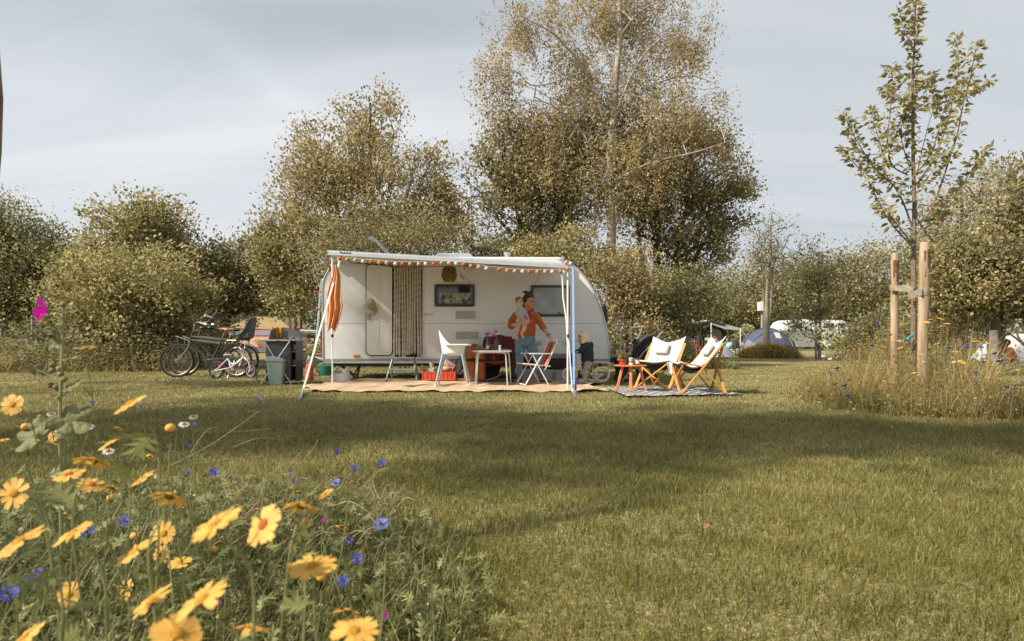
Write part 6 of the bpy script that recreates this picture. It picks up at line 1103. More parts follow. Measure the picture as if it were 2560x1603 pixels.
def woman():
    Y = 11.62; q = lambda px, py, dy=0: P(px, py, Y+dy); m_ = lambda x: x/131.0
    t = thing('person', 'woman in orange sweater and blue jeans holding a baby and reaching for the striped chair', 'person', (q(1314, 900).x, Y, .05)); b = MB()
    look = V((.80, -.55, 0)).normalized(); hc = q(1322, 756); f, s = head(b, hc+V((0, 0, -.005)), .122, look)
    limb(b, [q(1315, 785), q(1319, 768)], [.062, .052]); loft(b, [(q(1313, 781), m_(15), .06), (q(1312, 800), m_(24), .085), (q(1314, 836), m_(19), .085), (q(1312, 856), m_(21), .10)])
    limb(b, [q(1340, 790), q(1357, 819, -.06)], [.045, .037]); limb(b, [q(1357, 819, -.06), q(1374, 842, -.20)], [.040, .026]); d = q(1384, 858, -.24)-q(1374, 842, -.20); hand(b, q(1374, 842, -.20), d, (-.5, .2, -.6), 1, 1.0, .45)
    limb(b, [q(1285, 790), q(1279, 814, -.10)], [.046, .040]); limb(b, [q(1279, 814, -.10), q(1284, 813, -.40), q(1306, 806, -.46)], [.042, .036, .028]); hand(b, q(1305, 806, -.46), (1, .05, .12), (0, 1, .1), 1, 1.0, .5)
    for (hp, kn, an, toe) in (((1301, 856), (1298, 898), (1299, 948), (-.03, -.17)), ((1325, 856), (1341, 893), (1355, 942), (.14, -.12))):
        limb(b, [q(*hp), q(*kn, -.03), q(*an)], [.085, .055, .036]); a = q(*an); a2 = V((a.x, a.y, .11)); limb(b, [a, a2], [.036, .036]); e = V((a.x+toe[0], a.y+toe[1], .085)); limb(b, [a2+V((-toe[0]*.25, -toe[1]*.25, -.02)), a2.lerp(e, .6), e], [.036, .036, .026])
        for k in range(5): o = V((-toe[1], toe[0], 0)).normalized()*(.016*(k-2)); b.tube([e+o*.8, e+o*1.15+V((toe[0], toe[1], 0)).normalized()*(.045-.004*abs(k-1))+V((0, 0, -.012))], [.011, .008], 6)
        mb = MB(); sd = V((toe[0], toe[1], 0)).normalized(); c = V((a.x, a.y, 0))+sd*.06; mb.ball(V((c.x, c.y, .062)), (.05, .05, .014), 14, 6); mb.bar(V((a.x, a.y, .06))-sd*.05, V((a.x, a.y, .06))+sd*.19, .085, .022); sd2 = V((-sd.y, sd.x, 0))
        for k in (.04, .10, .14): mb.tube([c+sd*(k-.06)-sd2*.042+V((0, 0, .07)), c+sd*(k-.06)+V((0, 0, .125-.18*k)), c+sd*(k-.06)+sd2*.042+V((0, 0, .07))], .009, 6)
        mb.tube([V((a.x, a.y, .12))+sd*.04*math.cos(w_)+sd2*.04*math.sin(w_) for w_ in np.linspace(0, 6.28, 13)], .008, 6); mb.build('sandal', mat('sandal', (.03, .018, .014), .6), t, world=True, bevel=.003)
    b.build('body', SKIN, t, world=True, remesh=.0075, smoothit=3)
    sw = MB(); loft(sw, [(q(1314, 778), m_(10), .07), (q(1313, 783), m_(22), .095), (q(1312, 789), m_(30), .105), (q(1312, 803), m_(28.5), .125), (q(1314, 822), m_(24), .125), (q(1314, 835), m_(26), .13), (q(1314, 840), m_(23.5), .12)])
    limb(sw, [q(1338, 789), q(1350, 806, -.03), q(1359, 821, -.07), q(1361, 824, -.085)], [.072, .066, .062, .05]); limb(sw, [q(1287, 790), q(1279, 804, -.05), q(1278, 816, -.14), q(1281, 815, -.26)], [.072, .068, .068, .052])
    sw.build('sweater', mat('sweater_rust', (.47, .125, .035), .9, var=.12, scale=14, bump=.5, bscale=55), t, world=True, remesh=.011, smoothit=3, folds=.035)
    tr = MB(); loft(tr, [(q(1314, 837), m_(20.5), .11), (q(1313, 847), m_(24.5), .13), (q(1312.5, 858), m_(26), .135), (q(1312, 866), m_(24), .12)]); limb(tr, [q(1301, 860), q(1298.5, 898, -.03), q(1299, 925), q(1299, 945)], [.108, .080, .068, .060]); limb(tr, [q(1325, 860), q(1341, 893, -.03), q(1349, 920), q(1354.5, 940)], [.108, .080, .068, .060])
    tr.build('jeans', mat('denim', (.17, .27, .33), .85, var=.22, scale=9, bump=.5, bscale=70, col2=(.10, .17, .22)), t, world=True, remesh=.011, smoothit=3, folds=.028)
    h = MB(); h.ball(hc+V((-.012, .015, .035))-look*.022, (.108, .115, .112), 18, 12); h.ball(hc-look*.085+V((0, 0, -.02)), (.07, .07, .085), 12, 8); h.ball(q(1319, 737), (.062, .06, .05), 14, 10); rg = random.Random(2)
    for k in range(14): a = rg.uniform(0, 6.28); h.tube(curve([q(1319, 738), q(1319, 735)+V((.05*math.cos(a), .05*math.sin(a), .03)), q(1318, 733)+V((.10*math.cos(a), .05*math.sin(a), .01+.04*rg.random()))], 3), [.016]*6+[.005], 6)
    h.tube(curve([hc+look*.07+V((-.02, 0, .09)), hc+s*.09+V((0, 0, .03)), hc+s*.10-look*.0+V((0, 0, -.03))], 4), [.02]*8+[.01], 6); h.build('hair', BRN, t, world=True, remesh=.009, smoothit=1)
    eyes(t, hc, .122, f, s, BRN); mb = MB(); 
    for k in (-1, 1): mb.ball(hc+look*.035+s*k*.042+V((0, 0, .125)), (.034, .034, .022), 12, 6)
    mb.tube([hc+look*.03-s*.09+V((0, 0, .09)), hc+look*.03+V((0, 0, .13)), hc+look*.03+s*.09+V((0, 0, .09))], .006, 5); mb.build('sunglasses', mat('lens_dark', (.02, .03, .035), .12, coat=.5), t, world=True)
    RD = mat('print_red', (.72, .045, .015), .8, var=.2, scale=30); sc_ = MB()
    for x, y, dy, rx, rz in ((1322, 779, -.105, .045, .028), (1316, 780, -.10, .03, .02), (1327, 796, -.122, .032, .03), (1324, 785, -.118, .02, .014), (1330, 790, -.115, .015, .012)): sc_.ball(q(x, y, dy), (rx, .012, rz), 12, 8)
    sc_.build('embroidery', RD, t, world=True); mb = MB(); w0 = q(1371, 838, -.17); dd = (q(1374, 842, -.2)-q(1357, 819, -.06)).normalized(); e1 = dd.cross(V((0, 1, 0))).normalized(); e2 = dd.cross(e1); mb.tube([w0+e1*.036*math.cos(a)+e2*.036*math.sin(a) for a in np.linspace(0, 6.28, 15)], .008, 6); mb.build('bracelet', BLACK, t, world=True)
    # the baby on her arm
    Y2 = 11.30; q = lambda px, py, dy=0: P(px, py, Y2+dy); t = thing('person', 'baby in striped top and dotted trousers carried on the arm', 'person', q(1302, 800)); b = MB(); look = V((.80, -.55, -.1)).normalized(); hc = q(1298.5, 754); f, s = head(b, hc, .078, look)
    limb(b, [q(1299, 765), q(1300, 772)], [.035, .04]); loft(b, [(q(1301, 770), .045, .045), (q(1302, 785), .065, .06), (q(1302, 800), .07, .065)]); limb(b, [q(1297, 800, -.04), q(1294, 820, -.09), q(1291, 838, -.06)], [.05, .038, .026]); limb(b, [q(1308, 800, -.04), q(1311, 820, -.10), q(1303, 834, -.08)], [.05, .038, .026])
    for a, tp in ((q(1291, 838, -.06), q(1293, 849, -.11)), (q(1303, 834, -.08), q(1308, 844, -.12))):
        limb(b, [a, a.lerp(tp, .6), tp], [.026, .026, .018])
        for k in range(5): b.ball(tp+V((.009*(k-2), -.005, -.012)), .007, 6, 5)
    limb(b, [q(1310, 778), q(1317, 789, -.05), q(1321, 797, -.07)], [.03, .024, .018]); hand(b, q(1321, 797, -.07), (.3, -.2, -1), (0, 1, 0), 1, .45, .6)
    b.build('body', SKINP, t, world=True, remesh=.0065, smoothit=2)
    tp = MB(); loft(tp, [(q(1300, 768.5), .035, .04), (q(1301, 772), .07, .06), (q(1302, 785), .082, .075), (q(1303, 797), .080, .078)]); limb(tp, [q(1309, 775), q(1315, 786, -.04), q(1319, 793, -.06)], [.042, .036, .028]); limb(tp, [q(1294, 775), q(1293, 785, -.04)], [.042, .034])
    m, nt_ = newmat('stripe_top'); N = nt_.nodes; L = nt_.links; o = N.new('ShaderNodeOutputMaterial'); bs = N.new('ShaderNodeBsdfPrincipled'); bs.inputs['Roughness'].default_value = .9; c = N.new('ShaderNodeTexCoord'); wv = N.new('ShaderNodeTexWave'); wv.bands_direction = 'Z'; wv.inputs['Scale'].default_value = 22; wv.inputs['Distortion'].default_value = .4; L.new(c.outputs['Object'], wv.inputs[0]); r = N.new('ShaderNodeValToRGB'); r.color_ramp.elements[0].position = .45; r.color_ramp.elements[0].color = (.64, .62, .58, 1); r.color_ramp.elements[1].position = .6; r.color_ramp.elements[1].color = (.10, .13, .20, 1); L.new(wv.outputs[0], r.inputs[0]); L.new(r.outputs[0], bs.inputs[0]); L.new(bs.outputs[0], o.inputs[0])
    tp.build('top', m, t, world=True, remesh=.008, smoothit=2)
    tr = MB(); loft(tr, [(q(1303, 793), .078, .075), (q(1303, 802), .085, .08)]); limb(tr, [q(1297, 802, -.04), q(1294.5, 819, -.09), q(1293, 827, -.08)], [.062, .050, .040]); limb(tr, [q(1309, 802, -.04), q(1311.5, 817, -.10), q(1308, 827, -.09)], [.062, .050, .040])
    tr.build('trousers', mat('dotted', (.64, .58, .52), .9, var=.0, scale=55, col2=(.42, .13, .05)), t, world=True, remesh=.008, smoothit=2)
    h = MB(); h.ball(hc+V((-.0, .005, .018))-look*.014, (.070, .075, .075), 16, 10); h.build('hair', FAIR, t, world=True, remesh=.008, smoothit=2); eyes(t, hc, .078, f, s, BRN)
woman()
def toddler():
    Y = 11.40; q = lambda px, py, dy=0: P(px, py, Y+dy); t = thing('person', 'blond toddler in navy hoodie and spotted leggings on the balance bike', 'person', (q(1466, 900).x, Y, .05)); b = MB(); look = V((-.96, -.22, -.15)).normalized(); hc = q(1458, 841); f, s = head(b, hc, .098, look)
    limb(b, [q(1464, 853), q(1465, 862)], [.042, .05]); loft(b, [(q(1466, 860), .06, .06), (q(1468, 880), .08, .075), (q(1469, 905), .085, .08)]); limb(b, [q(1463, 866, -.08), q(1452, 877, -.10), q(1441, 880, -.10)], [.042, .034, .024]); hand(b, q(1441, 880, -.10), (-1, 0, -.1), (0, 0, -1), 1, .6, .9)
    limb(b, [q(1466, 866, .09), q(1455, 876, .12), q(1443, 880, .12)], [.042, .034, .024]); hand(b, q(1443, 880, .12), (-1, 0, -.1), (0, 0, -1), -1, .6, .9)
    for dx, dy in ((0, -.06), (6, .08)): limb(b, [q(1468+dx, 908, dy), q(1463+dx, 930, dy), q(1461+dx, 951, dy)], [.06, .046, .032])
    b.build('body', SKINP, t, world=True, remesh=.008, smoothit=2)
    h = MB(); loft(h, [(q(1463, 855.5), .05, .06), (q(1465, 860), .10, .10), (q(1468, 874), .115, .115), (q(1469, 892), .12, .12), (q(1469, 904), .118, .118), (q(1469, 908), .10, .10)]); limb(h, [q(1463, 866, -.09), q(1452, 876, -.11), q(1441, 879.5, -.10)], [.062, .05, .038]); limb(h, [q(1465, 866, .09), q(1455, 876, .12), q(1445, 880, .12)], [.062, .05, .038]); h.ball(q(1477, 865, .02), (.055, .09, .075), 12, 8)
    h.build('hoodie', mat('navy', (.022, .034, .050), .9, var=.2, scale=9, bump=.5, bscale=30), t, world=True, remesh=.010, smoothit=3, folds=.03)
    tr = MB(); tr.ball(q(1471, 908), (.105, .10, .07), 14, 8)
    for dx, dy in ((0, -.06), (6, .08)): limb(tr, [q(1470+dx*.5, 909, dy), q(1464+dx, 930, dy), q(1462+dx, 949, dy)], [.078, .058, .047])
    tr.build('leggings', mat('spotted_leggings', (.56, .50, .46), .9, var=.0, scale=45, col2=(.10, .08, .09)), t, world=True, remesh=.009, smoothit=2, folds=.02)
    for dx, dy in ((0, -.06), (6, .08)):
        o = MB(); c = q(1461+dx, 0, dy); c.z = .085; o.ball(c+V((-.025, 0, .005)), (.085, .036, .032), 12, 8); o.ball(c+V((.02, 0, .025)), (.04, .036, .04), 10, 8); o = o.build('shoe', mat('shoe_rust', (.55, .17, .06), .6, var=.4, scale=30, col2=(.7, .65, .6)), t, world=True, remesh=.007); o2 = MB(); o2.box(c+V((-.02, 0, -.028)), (.17, .07, .014)); o2.build('sole', mat('sole_white', (.6, .58, .55)), o, world=True, bevel=.005)
    h = MB(); h.ball(hc-look*.02+V((0, 0, .02)), (.098, .098, .095), 18, 12); h.ball(hc-look*.055+V((0, 0, -.045)), (.075, .09, .085), 14, 10); rg = random.Random(5)
    for k in range(26): a = R(-120+240*k/25); d = (-look*math.cos(a)+s*math.sin(a)).normalized(); h.tube(curve([hc+d*.06+V((0, 0, .06)), hc+d*.098+V((0, 0, -.02)), hc+d*(.10+.02*rg.random())+V((0, 0, -.105-.03*rg.random()))], 3), [.02]*6+[.007], 6)
    for k in range(6): d = (look*.8+s*(k-2.5)*.25).normalized(); h.tube([hc+V((0, 0, .09)), hc+d*.085+V((0, 0, .06)), hc+d*.095+V((0, 0, .028))], [.015, .014, .006], 6)
    h.build('hair', BLD, t, world=True, remesh=.008, smoothit=1); eyes(t, hc, .098, f, s, BRN)
    # balance bike
    CT = mat('tyre_cream', (.62, .56, .46), .75, var=.08); FW = mat('bike_ivory', (.60, .57, .50), .4); t = thing('balance_bike', 'cream tyred ivory balance bike under the toddler', 'balance bike', (q(1466, 945).x, Y, .05)); r = .148; cf = q(1425, 0); cf.z = r+.05; cr_ = q(1506, 0); cr_.z = r+.05
    for c in (cf, cr_): wheel(None, 'wheel', c, r, CT, STEEL, mat('spoke', (.5, .48, .42)), t, 16, wt=.021)
    mb = MB(); mb.tube(curve([cr_+V((0, -.045, 0)), q(1482, 950, -.03), q(1462, 943, 0), q(1447, 915, 0), q(1441, 897, 0)], 4), .015, 8).tube([cr_+V((0, .045, 0)), q(1482, 944), q(1478, 935)], .013, 8).tube([cr_+V((0, -.045, 0)), q(1480, 936), q(1455, 925)], .014, 8).tube([q(1480, 938), q(1483, 917)], .013, 8); mb.build('frame', FW, t, world=True)
    mb = MB(); mb.tube([q(1439, 886), q(1436, 905)], .013, 8)
    for s_ in (-.04, .04): mb.tube([q(1436, 905), q(1431, 925, s_), cf+V((0, s_, 0))], .012, 8)
    mb.build('fork', FW, t, world=True); MB().tube(curve([q(1444, 880, -.2), q(1438, 881, -.12), q(1437, 884, 0), q(1438, 881, .12), q(1444, 880, .2)], 4), .011, 8).build('handlebar', FW, t, world=True)
    o = MB(); o.ball(q(1486, 912), (.085, .05, .028), 14, 8); o.tube([q(1484, 913), q(1472, 913)], [.03, .02], 8); o.build('saddle', mat('saddle_tan', (.3, .1, .03)), t, world=True)
    bg_ = thing('handlebar_bag', 'white cloth bag with blue flower print hanging from the balance bike handlebar', 'bag', q(1443, 905, -.16)); 
    def fb(u, v): p = q(1436+17*u*(.8+.2*v)+2*v, 884+(34+8*u)*v, -.17); p.y -= .035*math.sin(math.pi*u)*math.sin(math.pi*min(1, v*1.1)); return p
    sheet('cloth', mat('floral', (.60, .60, .62), .9, var=.0, scale=48, col2=(.12, .16, .30)), bg_, fb, 14, 16, .012)
toddler()
def small_person(label, px, py_top, py_foot, Y, shirt, shorts, hair_m, look, skin=SKINT, arm=(0, 0), sit=False):
    top = P(px, py_top, Y).z; q = P(px, 0, Y); H = top; x = q.x; t = thing('person', label, 'person', (x, Y, 0)); b = MB(); h = lambda z, dx=0, dy=0: V((x+dx*H, Y+dy*H, z*H)); lk = V(look).normalized()
    if sit:
        f, s = head(b, h(.86), H*.13, lk); limb(b, [h(.70), h(.76)], [.05*H, .05*H]); loft(b, [(h(.66), .17*H, .10*H), (h(.2), .16*H, .13*H)]); limb(b, [h(.62, -.17), h(.5, -.33, -.12), h(.62, -.46, -.2)], [.06*H, .05*H, .035*H]); limb(b, [h(.62, .17), h(.35, .2, -.15), h(.25, -.02, -.3)], [.06*H, .05*H, .035*H]); limb(b, [h(.12, -.08), h(.22, -.3, -.25), h(.06, -.5, -.2)], [.10*H, .08*H, .05*H]); limb(b, [h(.12, .08), h(.22, .0, -.45), h(.06, -.25, -.55)], [.10*H, .08*H, .05*H])
        b.build('body', skin, t, world=True, remesh=.02, smoothit=2); c = MB(); loft(c, [(h(.71), .09*H, .08*H), (h(.67), .20*H, .13*H), (h(.45), .20*H, .16*H), (h(.15), .21*H, .17*H)]); limb(c, [h(.62, -.17), h(.52, -.32, -.11), h(.60, -.42, -.17)], [.09*H, .075*H, .06*H]); limb(c, [h(.62, .17), h(.38, .2, -.14)], [.09*H, .075*H]); c.build('shirt', shirt, t, world=True, remesh=.02, smoothit=2)
        c = MB(); limb(c, [h(.12, -.08), h(.2, -.24, -.2)], [.13*H, .1*H]); limb(c, [h(.12, .08), h(.2, .0, -.35)], [.13*H, .1*H]); c.build('shorts', shorts, t, world=True, remesh=.02); hc = h(.86)
    else:
        f, s = head(b, h(.92), H*.078, lk); limb(b, [h(.82), h(.87)], [.03*H, .03*H]); loft(b, [(h(.81), .10*H, .05*H), (h(.66), .085*H, .06*H), (h(.5), .09*H, .065*H)])
        for k, a in ((-1, arm[0]), (1, arm[1])):
            w0 = h(.44, k*.16+a*.05, -.08*abs(a)); limb(b, [h(.79, k*.11), h(.62, k*.15), w0], [.032*H, .026*H, .018*H]); hand(b, w0, (0, 0, -1), (0, -1, 0), 1, H/1.75, .5); limb(b, [h(.49, k*.05), h(.27, k*.06, -.01), h(.04, k*.07)], [.06*H, .042*H, .027*H]); limb(b, [h(.025, k*.07), h(.018, k*.07+lk.x*.08, lk.y*.08)], [.025*H, .02*H])
        b.build('body', skin, t, world=True, remesh=.016, smoothit=2); c = MB(); loft(c, [(h(.83), .055*H, .045*H), (h(.81), .115*H, .065*H), (h(.66), .105*H, .08*H), (h(.49), .11*H, .085*H)]); 
        for k in (-1, 1): limb(c, [h(.79, k*.11), h(.70, k*.135)], [.045*H, .042*H])
        c.build('shirt', shirt, t, world=True, remesh=.016, smoothit=2); c = MB(); loft(c, [(h(.52), .10*H, .08*H), (h(.46), .115*H, .085*H)])
        for k in (-1, 1): limb(c, [h(.47, k*.055), h(.31, k*.062)], [.068*H, .058*H])
        c.build('shorts', shorts, t, world=True, remesh=.016, smoothit=2); hc = h(.92)
    r = H*(.13 if sit else .078); hr = MB(); hr.ball(hc-lk*r*.15+V((0, 0, r*.2)), (r*.95, r*.95, r*.95), 14, 10); hr.build('hair', hair_m, t, world=True, remesh=.016, smoothit=1); return t
C_ = lambda n, c, **k: mat(n, c, .85, var=.1, scale=6, **k)
small_person('boy in black shirt and red trimmed shorts standing at the camping awning', 1746, 829, 890, 29.5, C_('shirt_black', (.05, .045, .05)), C_('shorts_red', (.35, .03, .03)), BRN, (1, -.1, 0))
small_person('child in a blue cap and pale green shirt under the camping awning', 1771, 835, 890, 29.8, C_('shirt_lime', (.40, .46, .28)), C_('shorts_navy', (.04, .06, .12)), C_('cap_blue', (.06, .10, .22)), (0, 1, 0))
small_person('girl in a light top facing away beside the boy with the cap', 1787, 840, 890, 30.0, C_('shirt_cream', (.60, .50, .42)), C_('shorts_grey', (.2, .2, .22)), mat('hair_auburn', (.20, .08, .03), .6), (-.5, .8, 0))
small_person('small child in teal top and skirt standing on the sunny grass', 1818, 846, 890, 30.2, C_('shirt_teal', (.03, .30, .28)), C_('skirt_blue', (.25, .50, .60)), mat('hair_red', (.38, .16, .06), .6), (-.3, -1, 0), arm=(-1, 1))
small_person('seated person in a bright orange jacket on the grass at the frame edge', 2516, 848, 890, 19.0, C_('jacket_orange', (.85, .13, .01)), C_('shorts_dark', (.05, .05, .06)), BRN, (-.8, -.3, 0), sit=True)
small_person('little child in grey and pink seated before the person in orange', 2500, 862, 890, 18.4, C_('shirt_grey', (.40, .42, .42)), C_('trousers_pink', (.62, .14, .20)), BRN, (-.8, -.5, 0), sit=True)
# ================================================================ THE REST OF THE CAMPSITE, FAR OFF
def far_camp():
    # awning tent with pale roof and dark green trim
    Y = 31.5; q = lambda px, py, dy=0: P(px, py, Y+dy); t = thing('awning_tent', 'green trimmed awning tent with pale sun roof behind the children', 'tent', (q(1775, 850).x, Y, 0)); PR = mat('roof_pale', (.52, .54, .54), .7, var=.08, scale=2, thin=.2); GT = mat('trim_green', (.018, .045, .038), .7)
    mb = MB(); a = [q(1700, 817), q(1778, 803.5), q(1852, 821)]; b = [q(1700, 812, 2.6), q(1770, 800, 2.6), q(1815, 812, 2.6)]
    for i in range(2): mb.add([a[i], a[i+1], b[i+1], b[i]], [(0, 1, 2, 3)])
    mb.add([a[1], a[2], q(1852, 826), q(1812, 823), q(1778, 811)], [(0, 1, 2, 3, 4)]); mb.build('canopy', PR, t, world=True, solid=.02, smooth=False)
    mb = MB(); mb.bar(a[0], a[1], .06, .10).bar(a[1]+V((0, -.02, 0)), q(1812, 812, -.02), .06, .10); mb.build('trim', GT, t, world=True)
    mb = MB(); fl = [q(1697, 0, 1.5), q(1816, 0, 1.5)]; 
    for p in fl: p.z = 0
    mb.prism([fl[0], fl[1], V((fl[1].x-.05, fl[1].y, 1.25)), V((fl[1].x-.35, fl[1].y, 1.62)), V((fl[0].x+1.6, fl[0].y, 1.75)), V((fl[0].x, fl[0].y, 1.5))], (0, 1.2, 0)); mb.build('rear_wall', mat('tent_dark', (.035, .038, .035), .85), t, world=True)
    mb = MB(); x0 = q(1780, 0, 1.45).x; x1 = q(1806, 0, 1.45).x; mb.prism([V((x0, Y+1.47, .15)), V((x1, Y+1.47, .15)), V((x1, Y+1.47, 1.1)), V((x1-.12, Y+1.47, 1.35)), V((x0, Y+1.47, 1.45))], (0, .02, 0)); mb.build('window_panel', mat('panel_beige', (.36, .34, .29), .8), t, world=True)
    for px, top in ((1778, 804), (1851, 822)):
        p = q(px, 0); p.z = 0; MB().tube([p, q(px, top)], .028, 6).build('pole', ALUW, t, world=True)
    p = q(1868, 0, -.4); p.z = 0; MB().tube([q(1852, 821), p+V((.4, 0, .3))], .01, 4).build('guy_line', mat('cord_white', (.6, .58, .54)), t, world=True)
    Y = 36; c = thing('far_caravan', 'white caravan roof half hidden by leaves behind the awning tent', 'caravan', (P(1690, 850, Y).x, Y, 0)); mb = MB(); pr = [P(x, y, Y) for x, y in ((1600, 868), (1600, 815), (1612, 803), (1640, 797), (1725, 797), (1760, 806), (1770, 840), (1772, 868))]; mb.prism(pr, (0, 2.2, 0)); mb.build('body', WHITE, c, world=True, bevel=.06); mb = MB(); mb.prism(rrp(1640, 812, 1670, 828, 2, Y-.02), (0, .02, 0)); mb.build('window', mat('far_window', (.05, .05, .05), .2), c, world=True)
    # translucent play tent
    Y = 29.3; t = thing('play_tent', 'small translucent white play tent on the grass', 'tent', (P(1808, 890, Y).x, Y, 0)); 
    def pt(u, v): a = 2*math.pi*u; x = P(1800, 0, Y).x; r = (1-v)**.75; return V((x+.05+.62*r*math.cos(a)*(1.15 if math.cos(a) > 0 else .6), Y+.45*r*math.sin(a), .03+.58*v**.9))
    MB().grid(pt, 24, 8).build('shell', mat('play_white', (.58, .62, .72), .5, var=.1, scale=4, thin=.5), t, world=True); mb = MB(); mb.tube([pt(u, 0) for u in np.linspace(0, 1, 25)], .02, 5, cap=False); mb.tube([pt(0, v) for v in np.linspace(0, 1, 8)]+[pt(.5, v) for v in np.linspace(1, 0, 8)], .015, 5); mb.build('hoop', ALUW, t, world=True)
    tag(MB().ball(P(1824, 0, 29).xyz+V((0, 0, .55+(-P(1824, 0, 29).z))), .16, 14, 10).build('beach_ball', mat('ball_sky', (.25, .5, .58), .4, var=.3, scale=5, col2=(.6, .62, .62))), 'pale blue ball held low by the child in teal', 'ball')
    # dome tent
    Y = 29.7; cx_ = P(1945, 0, Y).x; t = thing('dome_tent', 'blue grey dome tent with arched porch behind the yellow flowers', 'tent', (cx_, Y, 0)); D1 = mat('dome_blue', (.075, .088, .14), .65, var=.12, scale=1.6, bump=.2, bscale=3); D2 = mat('dome_light', (.18, .21, .25), .6, var=.1); D3 = mat('dome_dark', (.055, .07, .10), .7, var=.1)
    def dome(u, v, k=1.0): a = math.pi*u; w_ = 1.28; z = 1.42*math.sin(a)**.85; x = -w_*math.cos(a); d = v*2-1; s = math.sqrt(max(0, 1-d*d))**.9; return V((cx_+x*(.55+.45*s)*k, Y+1.3+1.35*d, max(0, z*s)*k))
    MB().grid(dome, 28, 16).build('flysheet', D1, t, world=True); mb = MB(); 
    for v in (.22, .5): mb.tube([dome(u, v, 1.01) for u in np.linspace(0, 1, 25)], .022, 6, cap=False)
    mb.build('pole_sleeve', D3, t, world=True); MB().grid(lambda u, v: dome(.03+.15*u, .12+.3*v, 1.012), 6, 6).build('side_panel', D2, t, world=True); MB().grid(lambda u, v: dome(.62+.35*u, .04+.3*v, 1.012), 8, 6).build('lower_panel', D3, t, world=True); MB().grid(lambda u, v: dome(.50+.08*u, .10+.12*v, 1.016), 4, 4).build('window', mat('pane_pale', (.5, .5, .5), .4), t, world=True)
    MB().tube([dome(.72, .2, 1.02), P(1996, 892, Y-.6)], .012, 4).build('guy_line', mat('cord_orange', (.55, .25, .08)), t, world=True)
    # the far white caravan
    Y = 46; t = thing('white_caravan', 'long white caravan parked across the field beyond the dome tent', 'caravan', (P(2040, 850, Y).x, Y, 0)); pr = [P(x, y, Y) for x, y in ((1945, 868), (1946, 832), (1962, 806), (1975, 800), (2005, 798), (2108, 801), (2118, 805), (2123, 818), (2123, 868))]; MB().prism(pr, (0, 2.2, 0)).build('body', WHITE, t, world=True, bevel=.08)
    mb = MB(); mb.bar(P(1950, 826, Y-.02), P(2123, 824, Y-.02), .03, .06, (0, 0, 1)); mb.build('stripe', GREYP, t, world=True); mb = MB(); mb.prism([P(1975, 800, Y-.9), P(2010, 799, Y-.9), P(2012, 826, Y-.9), P(1966, 826, Y-.9)], (0, .9, 0)); mb.build('porch', mat('porch_grey', (.42, .44, .43), .6), t, world=True)
    for a, b in ((1990, 2004), (2060, 2085), (2095, 2112)): MB().prism(rrp(a, 808, b, 820, 1, Y-.93 if a < 2000 else Y-.03), (0, .04, 0)).build('window', mat('far_window', (.06, .06, .06), .2), t, world=True)
    MB().lathe([(.2, -.1), (.3, -.1), (.3, .1), (.2, .1)], (P(2050, 0, Y).x, Y, .3), 16, Euler((R(90), 0, 0)).to_matrix()).build('wheel', RUBBER, t, world=True)
    # grey campsite pole with a white box
    Y = 34; x = P(1905, 0, Y).x; t = thing('service_pole', 'tall grey pole with a white box at its top behind the dome tent', 'pole', (x, Y, 0)); MB().tube([(x, Y, 0), (x+.03, Y, 3.0)], .09, 8).build('post', mat('pole_grey', (.30, .27, .24), .8, var=.15), t, world=True); MB().box((x-.12, Y-.1, 2.68), (.28, .22, .5)).build('box', ALUW, t, world=True, bevel=.02); MB().tube([(x+.2, Y, 0), (x+.2, Y, 2.8)], .03, 6).build('pipe', mat('pipe_green', (.16, .24, .22), .6), t, world=True)
    # bush of yellow flowers below the airy tree
    rng = np.random.default_rng(5); t = thing('flower_bush', 'bank of small yellow flowers and grass round the airy tree trunk', 'flowers', (P(1915, 0, 28).x, 28, 0)); t['kind'] = 'stuff'; n = 9000; x0 = P(1858, 0, 28).x; x1 = P(1985, 0, 28).x
    xy = np.stack([rng.uniform(x0, x1, n), rng.normal(28, .35, n)], 1); u = (xy[:, 0]-x0)/(x1-x0); hh = (.22+.42*np.sin(np.pi*u)**.7)*rng.uniform(.4, 1.1, n); v, f, tips = stems(rng, n, z3(xy), hh, .25, 4, np.full(n, .011), .3); tag(mesh_np('stems', v, f, M_TALL, t), kind='stuff'); k = rng.choice(n, 4000); A, B, C = leaf_axes(rng, 4000, .7); v, f = scatter(*LEAF_T, tips[k]+rng.normal(0, .05, (4000, 3)), A, B, C, rng.uniform(.05, .10, 4000)); tag(mesh_np('blossoms', v, f, mat('yellow_far', (.62, .40, .06), .7, var=.2, scale=3), t), kind='stuff')
    for x_, lab in ((2040, 'thinner grey stake of the small tree before the far caravan'), (2050, 'second grey stake of the small tree before the far caravan')):
        p = P(x_, 0, 25.8); s = tag(MB().tube([(p.x, 25.8, 0), (p.x, 25.8, 1.65)], .05, 8).build('stake', mat('stake_grey', (.30, .27, .23), .85, var=.15)), lab, 'stake', 'grey stakes of the small tree')
    # laundry rack, bicycle
    Y = 31; t = thing('laundry_rack', 'drying rack hung with purple and orange clothes by the awning pole', 'laundry rack', (P(1862, 0, Y).x, Y, 0)); a = P(1853, 0, Y).x; b = P(1874, 0, Y).x; mb = MB(); mb.tube([(a, Y, 0), (a, Y, .66)], .012, 5).tube([(b, Y, 0), (b, Y, .66)], .012, 5).tube([(a, Y, .66), (b, Y, .66)], .012, 5); mb.build('frame', ALUW, t, world=True)
    for k, (cc, w_, h_) in enumerate((((.35, .22, .42), .13, .5), ((.55, .12, .14), .10, .25), ((.70, .25, .03), .12, .22), ((.6, .58, .55), .06, .4))):
        x = a+.03+k*.105; MB().grid(lambda u, v: V((x+w_*u, Y-.02+.01*math.sin(u*8), .66-h_*v)), 5, 4).build('garment', C_('garment%d' % k, cc), t, world=True, solid=.01)
